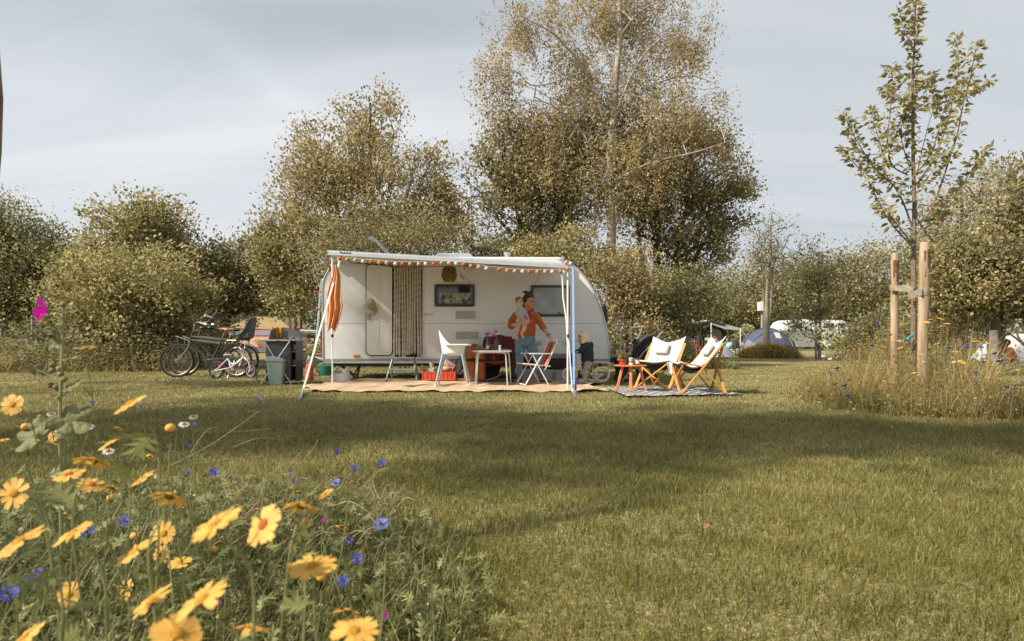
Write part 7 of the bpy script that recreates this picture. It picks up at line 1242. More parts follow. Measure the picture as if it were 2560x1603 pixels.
    t = thing('far_bicycle', 'dark bicycle standing on the grass by the awning tent', 'bicycle', (P(1836, 0, 31).x, 31, 0)); c = V((P(1836, 0, 31).x, 31, .33)); M1 = Euler((0, 0, R(55))).to_matrix()
    for s in (-.5, .5): wheel(None, 'wheel', c+M1@V((s, 0, 0)), .33, RUBBER, STEEL, mat('spoke', (.5, .48, .42)), t, 12, M_=M1)
    mb = MB(); F = lambda x, z: c+M1@V((x, 0, z)); mb.tube([F(-.5, 0), F(-.1, -.03), F(.35, .42), F(-.2, .45), F(-.1, -.03)], .018, 6).tube([F(-.5, 0), F(-.2, .45), F(-.22, .56)], .016, 6).tube([F(.5, 0), F(.33, .6)], .016, 6).tube([F(.33, .6)+M1@V((0, -.25, 0)), F(.33, .6)+M1@V((0, .25, 0))], .014, 6); mb.build('frame', mat('bike_frame', (.05, .04, .03)), t, world=True); MB().ball(F(-.24, .6), (.11, .07, .04)).build('saddle', BLACK, t, world=True)
    # white tent and stump at the frame edge
    Y = 21; t = thing('white_tent', 'pale tent partly outside the frame behind the seated person in orange', 'tent', (P(2570, 0, Y).x, Y, 0)); a = P(2522, 0, Y).x; b = P(2640, 0, Y).x; mb = MB(); mb.add([(a, Y, 0), (b, Y, 0), ((a+b)/2, Y+.3, 1.05), (a, Y+2, 0), (b, Y+2, 0), ((a+b)/2, Y+1.7, 1.05)], [(0, 1, 2), (3, 5, 4), (0, 2, 5, 3), (1, 4, 5, 2)]); mb.build('flysheet', mat('tent_white', (.66, .66, .66), .6, thin=.2), t, world=True, smooth=False); MB().tube([((a+b)/2, Y+.28, 0), ((a+b)/2, Y+.28, 1.07)], .02, 6).build('pole', ALUW, t, world=True)
    x = P(2486, 0, 16.5).x; tag(MB().tube([(x, 16.5, -.05), (x+.01, 16.5, .3), (x-.02, 16.5, 1.1)], [.13, .115, .10], 12).build('tree_stump', mat('stump_grey', (.22, .19, .155), .9, var=.2, scale=8, bump=.6)), 'grey leaning tree stump beside the seated person in orange', 'stump')
    q = lambda px, py: P(px, py, 13.0); mb = MB()
    for pts in (((2600, 900), (2545, 850), (2510, 825)), ((2600, 880), (2570, 845), (2555, 810)), ((2580, 880), (2545, 842), (2548, 815))): mb.tube(curve([q(*p) for p in pts], 5), .02, 7)
    tag(mb.build('dead_branch', BARK_D), 'dark bare branch poking into the frame above the white tent', 'branch')
    # tan folding trailer tent and a car behind the bicycles
    Y = 38; s = 1.0; t = thing('trailer_tent', 'tan roofed trailer tent with red and blue banded sides behind the bicycles', 'tent', (P(640, 0, Y).x, Y, 0)); q = lambda px, py, dy=0: P(px, py, Y+dy); TN = mat('tent_tan', (.58, .42, .22), .75, var=.06, scale=1.5, thin=.15)
    mb = MB(); A_ = [q(566, 819), q(632, 792), q(692, 792), q(715, 812), q(732, 826)]; B_ = [p+V((.3, 3.0, 0)) for p in A_]
    for i in range(4): mb.add([A_[i], A_[i+1], B_[i+1], B_[i]], [(0, 1, 2, 3)])
    mb.add([A_[0], A_[1], A_[2], A_[3], A_[4], q(690, 824), q(622, 822)], [(0, 1, 2, 3, 4, 5, 6)]); mb.build('roof', TN, t, world=True, smooth=False, solid=.02)
    for y0, y1, nm, cc in ((820, 826, 'red_band', (.42, .05, .045)), (826, 838, 'blue_band', (.30, .32, .42)), (838, 842, 'red_band', (.42, .06, .05)), (842, 867, 'side_panel', (.62, .42, .30)), (867, 870, 'red_band', (.42, .08, .06)), (870, 880, 'skirt', (.16, .18, .22))):
        mb = MB(); mb.prism([q(574 if y0 < 838 else 600, y1), q(738, y1), q(738, y0), q(572 if y0 < 838 else 600, y0)], (0, 2.2, 0)); mb.build(nm, C_('tt_'+nm, cc), t, world=True, smooth=False)
    mb = MB()
    for k in range(9): a = R(200+14*k); mb.tube([q(648, 867, -.02), q(648, 867, -.02)+V((.55*math.cos(a+math.pi), 0, -.55*math.sin(a)*.9))], .012, 4)
    mb.build('gathered_curtain', mat('gather', (.40, .24, .16), .8), t, world=True)
    mb = MB(); mb.prism([q(575, 823, -.03), q(588, 822, -.03), q(584, 838, -.03), q(572, 838, -.03)], (0, .02, 0)); mb.build('side_window', mat('tt_window', (.45, .48, .55), .4), t, world=True)
    for px, cc, lab in ((548, (.55, .05, .03), 'small red bundle on the grass behind the black bicycle'), (535, (.08, .35, .55), 'small blue bowl on the grass behind the black bicycle')):
        p = P(px, 872, 20); tag(MB().ball((p.x, 20, .13), (.16, .12, .13), 12, 8).build('camp_bundle', C_('bundle'+lab[6:9], cc)), lab, 'bundle')
    Y = 23.5; t = thing('parked_car', 'grey blue car seen in glimpses behind the many stemmed shrub', 'car', (P(280, 0, Y).x, Y, 0)); q = lambda px, py, dy=0: P(px, py, Y+dy); pr = [q(205, 866), q(205, 838), q(232, 830), q(252, 809), q(318, 807), q(342, 826), q(362, 832), q(364, 866)]; MB().prism(pr, (0, 1.6, 0)).build('body', mat('car_paint', (.20, .27, .32), .3, metal=.3, coat=.6), t, world=True, bevel=.06)
    MB().prism([q(240, 829, -.02), q(256, 812, -.02), q(315, 810.5, -.02), q(332, 827, -.02)], (0, .03, 0)).build('windows', mat('car_glass', (.35, .45, .50), .08, coat=1), t, world=True)
    for px in (234, 334): MB().lathe([(.1, -.1), (.3, -.1), (.3, .1), (.1, .1)], (q(px, 0).x, Y+.08, .3), 18, Euler((R(90), 0, 0)).to_matrix()).build('wheel', RUBBER, t, world=True)
    for i, (px, top, Y) in enumerate(((333, 792, 17.6), (80, 788, 18.2), (436, 784, 17.9))):
        p = P(px, 0, Y); z = P(px, top, Y).z; tag(MB().tube([(p.x, Y, 0), (p.x+.02, Y, z)], .035, 8).build('fence_post', mat('post_grey', (.36, .32, .26), .85, var=.2, scale=9)), ['pale wooden post among the stems of the yellowing shrub', 'grey wooden post standing below the pink flower by the hedge', 'pale wooden post at the hedge above the bicycle front carrier'][i], 'post', 'wooden posts along the hedge')
    # blurred stem of the stake right beside the camera
    Y = 1.9; a = P(-4, 900, Y); t = tag(MB().tube([(a.x-.035, Y, 0), (a.x-.040, Y, 1.35), (a.x-.031, Y, 1.45), (a.x-.026, Y, 1.62), (a.x-.038, Y, 1.78), (a.x-.05, Y, 2.3)], .033, 10).build('near_stake', mat('stake_brown', (.22, .15, .09), .8, var=.2)), 'brown wooden stake just showing at the edge of the frame above the meadow flowers', 'stake')
    # fallen leaves
    rng = np.random.default_rng(12)
    for i, (px, py, c, lab) in enumerate(((2078, 1295, 0, 'orange fallen leaf on the shaded edge of the open lawn'), (1767, 1335, 1, 'small brown fallen leaf on the lit lawn'), (1935, 1192, 2, 'nearly black fallen leaf in the tree shadow on the lawn'), (2234, 1083, 1, 'brown fallen leaf on the lawn in front of the flower mound'), (1355, 1100, 1, 'brown fallen leaf on the shaded lawn in front of the rug'), (1115, 1112, 1, 'tan fallen leaf beside the flower bed shadow'), (910, 1077, 3, 'pale fallen leaf on the lawn in front of the storm strap peg'), (365, 930, 2, 'dark fallen leaf on the grass left of the bicycles'))):
        g = G(px, py); S = .055 if py > 1150 else .05; A, B, C = leaf_axes(rng, 1, 3); v, f = scatter(*LEAF_H, np.array([[g.x, g.y, .045]]), A, B, C, np.array([S])); o = mesh_np('fallen_leaf', v, f, mat('fallen%d' % c, [(.60, .16, .04), (.30, .14, .05), (.03, .025, .02), (.6, .5, .35)][c], .8)); tag(o, lab, 'leaf', 'fallen leaves on the lawn')
far_camp()
# ================================================================ FLOWERS
YP = mat('petal_yellow', (.78, .46, .095), .6, var=.10, scale=40, thin=.3); YD = mat('disc_yellow', (.68, .33, .02), .8, var=.25, scale=300, bump=.6, bscale=500); OD = mat('disc_orange', (.62, .15, .01), .8, var=.25, scale=300, bump=.6, bscale=500)
BP = mat('petal_blue', (.045, .065, .50), .6, var=.25, scale=60, thin=.3); BP2 = mat('petal_pale_blue', (.16, .22, .62), .6, var=.2, scale=60, thin=.3); BC = mat('floret_purple', (.16, .03, .28), .6, thin=.2); WPt = mat('petal_white', (.74, .72, .68), .6, thin=.3)
STM = mat('flower_stem', (.26, .26, .10), .6, var=.2, scale=30, thin=.1); CAL = mat('calyx', (.12, .13, .05), .7, var=.2, scale=90)
FR = np.random.default_rng(77)
def basis(n):
    n = V(n).normalized(); x = n.cross(V((0, 0, 1))) if abs(n.z) < .95 else V((1, 0, 0)); x.normalize(); return x, n.cross(x), n
def petals(mb, c, n, r0, r1, k, w_, droop=.1, rng=FR, notch=.18, gap=0):
    x, y, n = basis(n)
    for i in range(k):
        if gap and rng.random() < gap: continue
        a = 2*math.pi*(i+rng.uniform(-.15, .15))/k; d = x*math.cos(a)+y*math.sin(a); s = n.cross(d); L_ = (r1-r0)*rng.uniform(.86, 1.08); dr = (droop*rng.uniform(.5, 1.5)+rng.uniform(-.35, .35))*8*(r1-r0+.01); tw = rng.uniform(-.2, .2); rows = []
        for t, ww, ct in ((0, .35, 0), (.35, .85, .10), (.7, 1.0, .08), (.93, .80, .03)):
            m = c+d*(r0+L_*t*(1-.15*abs(dr)*t))-n*(dr*L_*t*t)+n*.0005; rows.append([m-s*w_*ww/2+n*tw*w_*ww/2, m-n*ct*w_, m+s*w_*ww/2-n*tw*w_*ww/2])
        tip = [rows[-1][0]+d*L_*.07+s*w_*.12, rows[-1][1]+d*L_*(.07-notch*.5), rows[-1][2]+d*L_*.07-s*w_*.12]; rows.append(tip)
        mb.add([p for r_ in rows for p in r_], [(j*3+q, j*3+q+1, j*3+q+4, j*3+q+3) for j in range(4) for q in (0, 1)])
def dome(mb, c, n, r, h, m=6, k=16):
    x, y, n = basis(n); vs = []; fs = []
    for i in range(m+1):
        a = math.pi/2*i/m; vs += [c+(x*math.cos(2*math.pi*j/k)+y*math.sin(2*math.pi*j/k))*r*math.cos(a)+n*h*math.sin(a) for j in range(k)]
    for i in range(m):
        for j in range(k): fs.append((i*k+j, i*k+(j+1) % k, (i+1)*k+(j+1) % k, (i+1)*k+j))
    mb.add(vs, fs)
def stalk(t, c, n, r, gx=None, leaves=3, ls=.07, bend=.3):
    c = V(c); n = V(n).normalized(); g = V((c.x+(FR.uniform(-.10, .10) if gx is None else gx), c.y+FR.uniform(-.04, .08), 0)); e = c-n*.02; m1 = e-V((n.x*.05, n.y*.05, .10*min(1, c.z))); m2 = g.lerp(m1, .5)+V((FR.uniform(-.03, .03), FR.uniform(-.02, .02), 0))
    cp = curve([g, m2, m1, e-n*.004], 5); MB().tube(cp, [r*1.25-(r*.35)*k/(len(cp)-1) for k in range(len(cp))], 7).build('stem', STM, t, world=True)
    if leaves:
        pos = np.array([cp[int(FR.integers(2, len(cp)-3))] for _ in range(leaves)]); A, B, C = leaf_axes(FR, leaves, 1.0, None, -.35); 
        for q in range(leaves): v, f = scatter(*LOBED, pos[q:q+1], A[q:q+1], B[q:q+1], C[q:q+1], ls*FR.uniform(.7, 1.2, 1)); mesh_np('leaf', v, f, M_WEED, t)
FACE = dict(ur2=(-.45, -.72, .55), c=(.05, -1, .35), u=(0, -.22, 1), ur=(-.42, -.3, .85), ul=(.4, -.3, .85), b=(.1, .45, .85), cl=(-.5, -.8, .35), cr=(.5, -.75, .4), r=(.75, -.45, .4))
def yellow(px, py, s, face, label, orange=False, gx=None):
    Y = min(2.3, max(.56, .050*FX/s)); D = s*Y/FX; c = P(px, py, Y); n = V(FACE[face]); t = thing('yellow_daisy', label, 'flower', (c.x, c.y, 0), 0, 'yellow daisies of the near flower bed')
    K = int(FR.integers(10, 15)); mb = MB(); petals(mb, c, n, D*.10, D*.54, K, D*.2, 1.5 if face == 'b' else .35, gap=.10); petals(mb, c-V(n).normalized()*.001, n, D*.10, D*.47, 9, D*.17, .3, gap=.55); mb.build('petals', YP, t, world=True)
    mb = MB(); dome(mb, c, n, D*.15, D*.075); mb.build('disc', OD if orange else YD, t, world=True); mb = MB(); dome(mb, c-V(n).normalized()*.001, -V(n), D*.13, D*.12, 4, 12); mb.build('calyx', CAL, t, world=True); stalk(t, c-V(n).normalized()*D*.08, n, .0015, gx)
def bud(px, py, s, label, col=None):
    Y = min(2.3, max(.7, .022*FX/s)); D = s*Y/FX; c = P(px, py, Y); t = thing('flower_bud', label, 'flower bud', (c.x, c.y, 0), 0, 'closed yellow buds of the near flower bed'); mb = MB(); mb.ball(c, (D*.48, D*.48, D*.42), 14, 8); mb.build('head', col or YP, t, world=True); mb = MB(); mb.ball(c-V((0, 0, D*.3)), (D*.30, D*.30, D*.25), 12, 6); mb.build('calyx', CAL, t, world=True); stalk(t, c-V((0, 0, D*.45)), (0, 0, 1), .0015, leaves=1)
def cornflower(px, py, s, label, pale=False, face=(.1, -.5, .85), group='blue cornflowers of the near flower bed', Y=None):
    Y = Y or min(4.0, max(.9, .034*FX/s)); D = s*Y/FX; c = P(px, py, Y); n = V(face)+V(FR.normal(0, .15, 3)); t = thing('cornflower', label, 'flower', (c.x, c.y, 0), 0, group); x, y, n = basis(n); mb = MB(); K = 10
    for i in range(K):
        a = 2*math.pi*(i+FR.uniform(-.2, .2))/K; d = (x*math.cos(a)+y*math.sin(a)+n*FR.uniform(.15, .6)).normalized(); sd = d.cross(n).normalized(); o = c+d*D*.10; m = c+d*D*.30; vs = [o-sd*D*.015, o+sd*D*.015, m-sd*D*.05, m+sd*D*.05]; mb.add(vs, [(0, 1, 3, 2)])
        for q in (-1.4, -.5, .5, 1.4): tip = m+(d+sd*q*.45).normalized()*D*.22; b0 = m+sd*D*.035*q; mb.add([b0-sd*D*.03, b0+sd*D*.03, tip], [(0, 1, 2)])
    mb.build('petals', BP2 if pale else BP, t, world=True); mb = MB()
    for i in range(12): a = i*2.4; d = (n+(x*math.cos(a)+y*math.sin(a))*.5*math.sqrt(i/12)).normalized(); mb.tube([c, c+d*D*.22], [D*.02, D*.008], 4)
    mb.build('florets', BC, t, world=True); mb = MB(); mb.ball(c-n*D*.18, (D*.15, D*.15, D*.19), 10, 7); mb.build('calyx', CAL, t, world=True); stalk(t, c-n*D*.3, n, .0013, leaves=0)
def chamomile(px, py, s, label, face=(.2, -.4, .85)):
    Y = .026*FX/s; D = .026; c = P(px, py, Y); n = V(face); t = thing('chamomile', label, 'flower', (c.x, c.y, 0), 0, 'white chamomile flowers of the near flower bed'); mb = MB(); petals(mb, c, n, D*.12, D*.5, 13, D*.16, 1.1); mb.build('petals', WPt, t, world=True); mb = MB(); dome(mb, c, n, D*.2, D*.22); mb.build('disc', YD, t, world=True); stalk(t, c-V(n).normalized()*.002, n, .0012, leaves=1, ls=.04)
for a in ((35, 1233, 76, 'c', 'round yellow daisy facing the camera, highest big one at the frame edge'), (171, 1186, 70, 'u', 'flat yellow daisy with orange centre above the frame edge daisy', True), (234, 1150, 82, 'b', 'drooping yellow daisy with a white chamomile tucked behind it'),
        (229, 1211, 58, 'ul', 'yellow daisy with deep orange centre touching its neighbour', True), (283, 1218, 52, 'b', 'yellow daisy seen from below next to the orange centred one'), (356, 1196, 60, 'ur', 'steeply tilted yellow daisy on a long thin stem'), (376, 1138, 42, 'b', 'small dull yellow daisy above the steeply tilted one'),
        (274, 1107, 56, 'ur', 'thin edge on yellow daisy in front of the white chamomile'), (426, 1238, 95, 'b', 'large drooping yellow daisy with a raised centre'), (537, 1311, 122, 'ur', 'wide yellow daisy seen edge on with few petals'), (48, 1353, 115, 'ur', 'long yellow daisy seen edge on at the frame edge'),
        (181, 1333, 88, 'ur', 'edge on yellow daisy with a blue cornflower behind its tip'), (336, 1379, 86, 'ur', 'yellow daisy with splayed petals in the middle of the leaves'), (409, 1333, 60, 'c', 'half hidden ragged yellow daisy beneath the drooping large one'), (404, 1386, 44, 'c', 'small ragged yellow daisy in a tight cluster'),
        (449, 1406, 58, 'u', 'low yellow daisy at the end of the tight cluster'), (173, 1486, 60, 'c', 'five petalled half open yellow daisy alone in the leaves'), (313, 1476, 52, 'cl', 'narrow yellow daisy turned away beside the wide orange tinted one'), (379, 1502, 102, 'ur', 'tilted yellow daisy with many petals near the bottom'),
        (505, 1499, 128, 'ur', 'large tilted yellow daisy with a magenta spot beside it'), (442, 1585, 125, 'ul', 'huge yellow daisy cut by the bottom edge'), (60, 1594, 95, 'ur', 'yellow daisy cut by the bottom corner of the frame'), (747, 1229, 34, 'b', 'dull yellow daisy behind the pair of bright ones'), (755, 1261, 90, 'b', 'broad yellow daisy with folded petals below the dull one'),
        (813, 1235, 42, 'ur', 'small bright yellow daisy at the top of the pair'), (658, 1311, 104, 'ur2', 'open yellow daisy with orange centre turned to the camera', True), (765, 1307, 28, 'c', 'tiny yellow daisy under the broad folded one'), (855, 1315, 38, 'b', 'small brownish yellow daisy near the large pale cornflower'), (779, 1415, 112, 'u', 'wide yellow daisy with a smaller one above its end'),
        (827, 1391, 38, 'b', 'small brown yellow daisy above the wide one'), (871, 1526, 78, 'b', 'yellow daisy just above the lowest full one'), (883, 1578, 118, 'u', 'lowest full yellow daisy with open disc near the bottom edge'), (630, 1566, 95, 'b', 'yellow daisy hanging with petals down at the bottom edge'), (217, 868, 40, 'u', 'lone yellow daisy on the tallest stem in front of the hedge'),
        (326, 1008, 82, 'ur', 'yellow daisy tilted on a thick stem above the grass'), (31, 1011, 54, 'c', 'ragged yellow daisy against the lawn at the frame edge'), (134, 1090, 28, 'c', 'small yellow daisy in front of the big mallow leaf'), (9, 1100, 24, 'u', 'tiny yellow daisy at the frame edge above the clump'), (295, 1069, 25, 'b', 'faded small yellow daisy beside the chamomile')): yellow(*a)
for a in ((426, 1070, 26, 'closed golden bud on a pale stem before the lawn'), (64, 1067, 22, 'dull golden bud under the ragged daisy'), (156, 1033, 18, 'tiny golden bud on the mallow stem'), (803, 1443, 24, 'round golden bud under the wide yellow daisy'), (337, 1340, 22, 'pinkish round bud amid grey leaves'), (535, 1374, 20, 'pale pink round bud under the edge on daisy'), (277, 1245, 20, 'small pink tinted bud below the daisy seen from below')): bud(*a)
for a in ((536, 1181, 28, 'blue cornflower floating above the grass alone behind the daisies'), (594, 1203, 16, 'small blue cornflower further along from the lone one'), (578, 1231, 12, 'tiny blue cornflower in the dry stems'), (727, 1181, 14, 'thin violet cornflower bud among straw'), (735, 1204, 18, 'small blue cornflower under the violet bud'), (841, 1209, 30, 'pale blue cornflower with violet top beside the straw', True),
        (887, 1171, 24, 'deep blue cornflower turned sideways with pink base'), (844, 1130, 22, 'flat violet blue cornflower highest above the lawn shadow'), (955, 1160, 28, 'blue cornflower on a bare stem nearest to the open lawn'), (953, 1313, 46, 'largest pale blue cornflower with violet heart', True), (873, 1353, 24, 'small deep blue cornflower under the largest pale one'), (891, 1399, 38, 'blue cornflower seen from the side with another on top'),
        (893, 1385, 22, 'small blue cornflower stacked on the side view one'), (857, 1455, 36, 'spiky deep blue cornflower beside the golden bud'), (907, 1441, 22, 'dark blue cornflower next to the spiky one'), (638, 1408, 18, 'small blue cornflower deep between grey leaves'), (795, 1379, 18, 'dim blue cornflower above the wide yellow daisy'), (761, 1293, 22, 'pale blue cornflower hidden under the broad yellow daisy', True),
        (650, 1002, 17, 'blue cornflower high against the sunny lawn'), (995, 1534, 22, 'blue cornflower by the magenta floret at the bed edge'), (1094, 1522, 14, 'small blue cornflower lying at the outer edge of the bed'), (919, 1538, 18, 'dark blue cornflower behind the yellow daisy at the bottom'), (313, 1304, 36, 'violet blue cornflower in the heart of the bed'), (219, 1333, 42, 'blue cornflower behind the tip of an edge on daisy'),
        (91, 1441, 48, 'big blurred blue cornflower at the lower frame edge'), (20, 1487, 56, 'biggest blurred blue cornflower cut by the frame edge'), (10, 1456, 28, 'dark blue cornflower above the biggest blurred one'), (466, 1186, 24, 'blue and pink cornflower right of the long stem', True), (161, 1238, 12, 'tiny blue cornflower below the flat daisy'), (219, 1255, 14, 'small dark blue cornflower between stems'),
        (231, 1008, 18, 'violet wilted cornflower against the sunny grass'), (353, 1015, 13, 'violet cornflower under the tilted daisy petals'), (440, 1042, 11, 'lilac cornflower bud beside the golden bud'), (484, 1063, 16, 'dark violet cornflower right under the chamomile'), (473, 1117, 13, 'small violet cornflower on the shaded lawn edge')): cornflower(a[0], a[1], a[2], a[3], len(a) > 4)
for a in ((484, 1042, 24, 'white chamomile with yellow top above the shade line'), (460, 1061, 26, 'flat white chamomile seen edge on'), (128, 1035, 22, 'white chamomile with drooping petals on the mallow stem'), (225, 1067, 22, 'pinkish white chamomile against the lawn'), (270, 1128, 28, 'white chamomile behind the drooping daisy')): chamomile(*a)
for px, py, s, lab in ((963, 1536, 16, 'magenta floret beside a blue cornflower at the bed edge'), (542, 1508, 20, 'magenta floret beside the large tilted daisy'), (809, 1301, 12, 'small magenta floret in the dry grass')):
    Y = 1.5; c = P(px, py, Y); t = thing('magenta_floret', lab, 'flower', (c.x, c.y, 0), 0, 'small magenta florets'); mb = MB(); petals(mb, c, (.3, -.5, .8), .001, s*Y/FX*.55, 6, .007, .1); mb.build('petals', mat('petal_magenta', (.42, .02, .28), .6, thin=.3), t, world=True); stalk(t, c, (0, 0, 1), .0011, leaves=0)
def mallow():
    Y = 1.5; q = lambda px, py, dy=0: P(px, py, Y+dy); t = thing('mallow_plant', 'tall mallow with one vivid magenta flower rising at the frame edge', 'plant', (q(155, 0).x, Y, 0)); g = V((q(158, 0).x, Y, 0)); MG = mat('mallow_magenta', (.66, .0, .40), .5, var=.15, scale=20, thin=.35)
    MB().tube(curve([g, q(152, 1200), q(150, 1035), q(154, 930), q(157, 830), q(158, 765), q(157, 752)], 5), [.0042]*18+[.0032]*12+[.0028], 8).build('stem', mat('mallow_stem', (.26, .25, .10), .6), t, world=True)
    fl = MB(); c = q(119, 777); n = V((-.9, -.35, .15)); x, y, n_ = basis(n)
    for i in range(5):
        a = 2*math.pi*i/5+.35; d = (x*math.cos(a)+y*math.sin(a)+n_*.45).normalized(); s = n_.cross(d).normalized(); rows = []
        for tt, ww in ((0, .15), (.4, .6), (.75, 1), (1, .75)): m = c+d*.036*tt+n_*.006*tt; rows += [m-s*.013*ww, m+n_*-.002, m+s*.013*ww]
        rows[10] = rows[10]-d*.006; fl.add(rows, [(j*3+k, j*3+k+1, j*3+k+4, j*3+k+3) for j in range(3) for k in (0, 1)])
    fl.build('flower', MG, t, world=True, sub=1); MB().tube(curve([q(157, 770), q(140, 776), q(121, 777)], 4), [.002]*8+[.005], 7).build('flower_stalk', STM, t, world=True)
    ML = mat('mallow_leaf', (.25, .25, .105), .6, var=.2, scale=30, thin=.4, bump=.4, bscale=60)
    def lobed(px, py, r, nn, lab=None, rot=0):
        c = q(px, py); x, y, n = basis(nn); mb = MB(); K = 30; ps = [c]; 
        for k in range(K): a = 2*math.pi*k/K+rot; rr_ = r*(.62+.38*abs(math.cos(a*2.5)))*(.45 if abs((k % K)-K/2) < 1 else 1); ps.append(c+(x*math.cos(a)+y*math.sin(a))*rr_+n*.12*r*math.cos(a*5))
        mb.add(ps, [(0, 1+k, 1+(k+1) % K) for k in range(K)]); mb.build('leaf', ML, t, world=True); MB().tube([c, q(153, py+25)], .0018, 5).build('leaf_stalk', STM, t, world=True)
    for a in ((178, 1051, .052, (.3, -.8, .5)), (78, 1090, .046, (-.3, -.8, .5)), (124, 830, .026, (.35, -.12, .9)), (92, 925, .032, (.55, -.1, .8)), (180, 966, .024, (-.3, -.5, .8)), (136, 860, .020, (.2, -.9, .4)), (178, 895, .022, (-.2, -.25, .95)), (175, 778, .020, (0, -.3, .95)), (100, 1065, .03, (0, -.9, .4)), (150, 985, .018, (.3, -.8, .5))): lobed(*a)
    mb = MB()
    for px, py in ((131, 926), (131, 912), (149, 922), (152, 935), (161, 948), (158, 762), (127, 963), (140, 968)): mb = MB(); mb.ball(q(px, py), .0075, 10, 7); mb.build('seed_pod', mat('pod', (.22, .17, .09), .8, var=.2, scale=50), t, world=True)
mallow()
def dry_stalks():
    rng = np.random.default_rng(3); c = lambda x, y: (500+x/2.507, 1000+y/2.507); root = thing('dry_stalks', 'long arching dry stalks leaning out of the flower bed over the lawn', 'stalks', (-.8, 1.9, 0)); root['kind'] = 'stuff'; mb = MB()
    for ln in ([(-200, 420), (0, 320), (160, 220), (370, 70)], [(-150, 420), (100, 380), (350, 360), (520, 345), (700, 320)], [(1000, 760), (1080, 700), (1200, 680), (1400, 680)], [(1200, 1120), (1320, 1000), (1420, 925), (1500, 935), (1540, 980)], [(1100, 1330), (1200, 1250), (1440, 1020)], [(1300, 1330), (1420, 1315), (1560, 1340), (1680, 1400)], [(1470, 1300), (1580, 1220), (1720, 1150)], [(620, 410), (690, 330), (740, 250)], [(-60, 330), (60, 180), (200, 200), (440, 180)],
              [(1000, 560), (1060, 500), (1110, 460)], [(1220, 640), (1280, 600), (1330, 590)], [(1380, 860), (1410, 830), (1450, 850)], [(700, 600), (760, 520), (830, 480)], [(200, 300), (370, 240), (520, 260), (550, 300), (600, 340)], [(1040, 860), (1180, 880), (1280, 870)], [(1240, 1180), (1380, 1210), (1440, 1220)], [(760, 700), (800, 600), (860, 560)], [(1120, 620), (1090, 540), (1080, 490)], [(1260, 1090), (1380, 1070), (1440, 1100), (1465, 1060), (1460, 990)]):
        Y0 = 1.65+.35*rng.random(); pts = [P(*c(*p), Y0+.08*i) for i, p in enumerate(ln)]; cp = curve(pts, 5); mb.tube(cp, [.0013-.0006*k/len(cp) for k in range(len(cp))], 5)
    for _ in range(150):
        x = rng.uniform(520, 1020); y = rng.uniform(1175, 1370)+(x-520)*.12; Y = rng.uniform(1.7, 3.0); a = P(x, y, Y); a.z = max(a.z, .05); L_ = rng.uniform(.03, .11); an = rng.uniform(-.4, 1.3); b = a+V((math.cos(an)*L_, rng.uniform(-.05, .05), math.sin(an)*L_*.8)); mb.tube(curve([a, a.lerp(b, .5)+V((0, 0, .02)), b], 3), .0011, 4)
    o = mb.build('stalks', mat('dry_stalk', (.36, .28, .16), .7, var=.2, scale=20), root, world=True, kind='stuff')
dry_stalks()
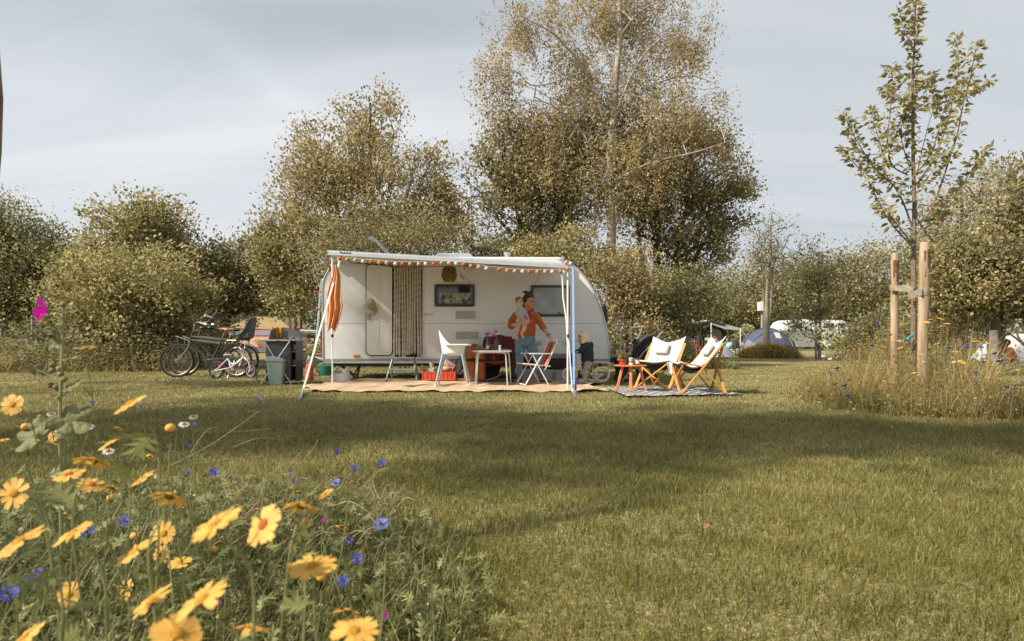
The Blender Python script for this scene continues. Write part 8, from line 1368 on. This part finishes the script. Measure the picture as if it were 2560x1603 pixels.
# flowers scattered over the mound round the cherry: one prototype each, copied with its parts
def mound_flowers():
    rng = np.random.default_rng(17); o0 = V((0, 0, 0)); n = (0, -.35, 1)
    def proto(nm, lab, grp, fn): t = thing(nm, lab, 'flower', (0, 0, 0), 0, grp); fn(t); return t
    def fy(t):
        mb = MB(); petals(mb, o0, n, .005, .024, 12, .010, .25); mb.build('petals', YP, t); mb = MB(); dome(mb, o0, n, .008, .006, 3, 10); mb.build('disc', YD, t)
    def fu(t):
        mb = MB()
        for i in range(22): a = i*2.4; r = .034*math.sqrt(i/22); mb.ball((r*math.cos(a), r*math.sin(a), .004-r*r*4), (.008, .008, .006), 6, 4)
        mb.build('flower_cluster', YP, t)
    def fb(t):
        mb = MB()
        for i in range(11): a = i*.571; d = V((math.cos(a), math.sin(a)-.2, .5+.3*(i % 2))).normalized(); s = V((-math.sin(a), math.cos(a), 0)); mb.add([o0, d*.02-s*.008, d*.023, d*.02+s*.008], [(0, 1, 2, 3)])
        mb.build('petals', BP, t); mb = MB(); mb.ball((0, 0, -.008), (.006, .006, .008), 8, 5); mb.build('calyx', CAL, t)
    def fw(t):
        mb = MB(); petals(mb, o0, n, .004, .017, 11, .007, .5); mb.build('petals', WPt, t); mb = MB(); dome(mb, o0, n, .006, .006, 3, 10); mb.build('disc', YD, t)
    S = dict(y=('yellow_flower', 'small yellow flower in the tall grass around the staked cherry', 'yellow flowers round the staked cherry', fy), u=('yarrow', 'flat topped golden flower head beside the thick cherry stake', 'golden flat flower heads by the thick stake', fu), b=('blue_flower', 'small blue cornflower in the tall grass around the staked cherry', 'blue cornflowers round the staked cherry', fb), w=('white_flower', 'small white daisy in the tall grass around the staked cherry', 'white daisies round the staked cherry', fw))
    pts = dict(u=[(2325, 799), (2340, 795), (2352, 798), (2316, 806), (2367, 810), (2358, 817), (2440, 855), (2466, 859), (2216, 827), (2288, 933)],
        y=[(2102, 843), (2170, 860), (2185, 865), (2297, 859), (2239, 892), (2209, 867), (2388, 879), (2202, 922), (2277, 905), (2154, 951), (2136, 887), (2124, 879), (2475, 916), (2555, 970), (2340, 860), (2355, 900), (2405, 905), (2300, 885), (2250, 870), (2165, 905), (2480, 945), (2420, 930), (2500, 900), (2230, 850), (2330, 880), (2190, 845)],
        b=[(2193, 808), (2077, 843), (2075, 870), (2110, 832), (2180, 867), (2455, 840), (2431, 860), (2420, 870), (2396, 872), (2453, 871), (2413, 898), (2459, 900), (2466, 890), (2488, 887), (2499, 907), (2523, 882), (2440, 934), (2466, 995), (2509, 979), (2515, 970), (2523, 988), (2534, 967), (2315, 988), (2113, 967), (2121, 992), (2076, 936), (2094, 924), (2558, 959), (2369, 873), (2457, 908), (2505, 905), (2552, 975)],
        w=[(2058, 890), (2070, 876), (2075, 897), (2084, 892), (2093, 894), (2035, 936), (2042, 927), (2053, 933), (2126, 898), (2202, 892), (2247, 852), (2243, 835), (2496, 948), (2542, 925), (2339, 995), (2510, 914), (2110, 927), (2107, 876), (2145, 860), (2160, 880), (2265, 880), (2385, 905), (2310, 905), (2530, 930)])
    for k, ps in pts.items():
        p0 = proto(*S[k]); parts = [c for c in bpy.data.objects if c.parent is p0]; st = MB().tube([(0, 0, 0), (.01, .0, .5), (0, 0, 1)], .0022, 5).build('stem', STM, p0); parts.append(st)
        for i, (px, py) in enumerate(ps):
            Y = rng.uniform(7.0, 8.5) if py < 905 else rng.uniform(6.55, 7.0)
            if px < 2090: Y = rng.uniform(8.0, 8.8)
            c = P(px, py, Y); c.z = max(c.z, .08)
            if i == 0: r, ch = p0, parts
            else:
                r = p0.copy(); COL.objects.link(r); ch = []
                for q in parts: d = q.copy(); COL.objects.link(d); d.parent = r; ch.append(d)
            zn = [('at the lawn end of the wild mound', 2100), ('in the wild mound before the thin cherry stake', 2230), ('between the two cherry stakes', 2312), ('just past the thick cherry stake', 2445), ('in the mound at the frame edge', 9999)]; zn = next(a for a, b in zn if px < b)
            if k != 'u': r['label'] = S[k][1].split(' in the tall')[0]+' '+zn; r['group'] = S[k][1].split(' in the tall')[0].replace('flower', 'flowers', 1)+' '+zn if False else {'y': 'yellow flowers ', 'b': 'blue cornflowers ', 'w': 'white daisies '}[k]+zn
            elif py > 825: r['label'] = {2440: 'first flat golden head near the orange jacket', 2466: 'flat golden head closest to the stump', 2216: 'flat golden head beside the thin stake', 2288: 'low flat golden head beneath the stakes'}[px]
            r.location = (c.x, c.y, 0); s = rng.uniform(1.2, 1.9)*(.65 if k == 'u' else 1)
            for q in ch:
                if q.name.startswith('stem'): q.scale = (1, 1, c.z)
                else: q.location = (0, 0, c.z); q.scale = (s, s, s); q.rotation_euler = (rng.uniform(-.3, .3), rng.uniform(-.3, .3), rng.uniform(0, 6))
mound_flowers()
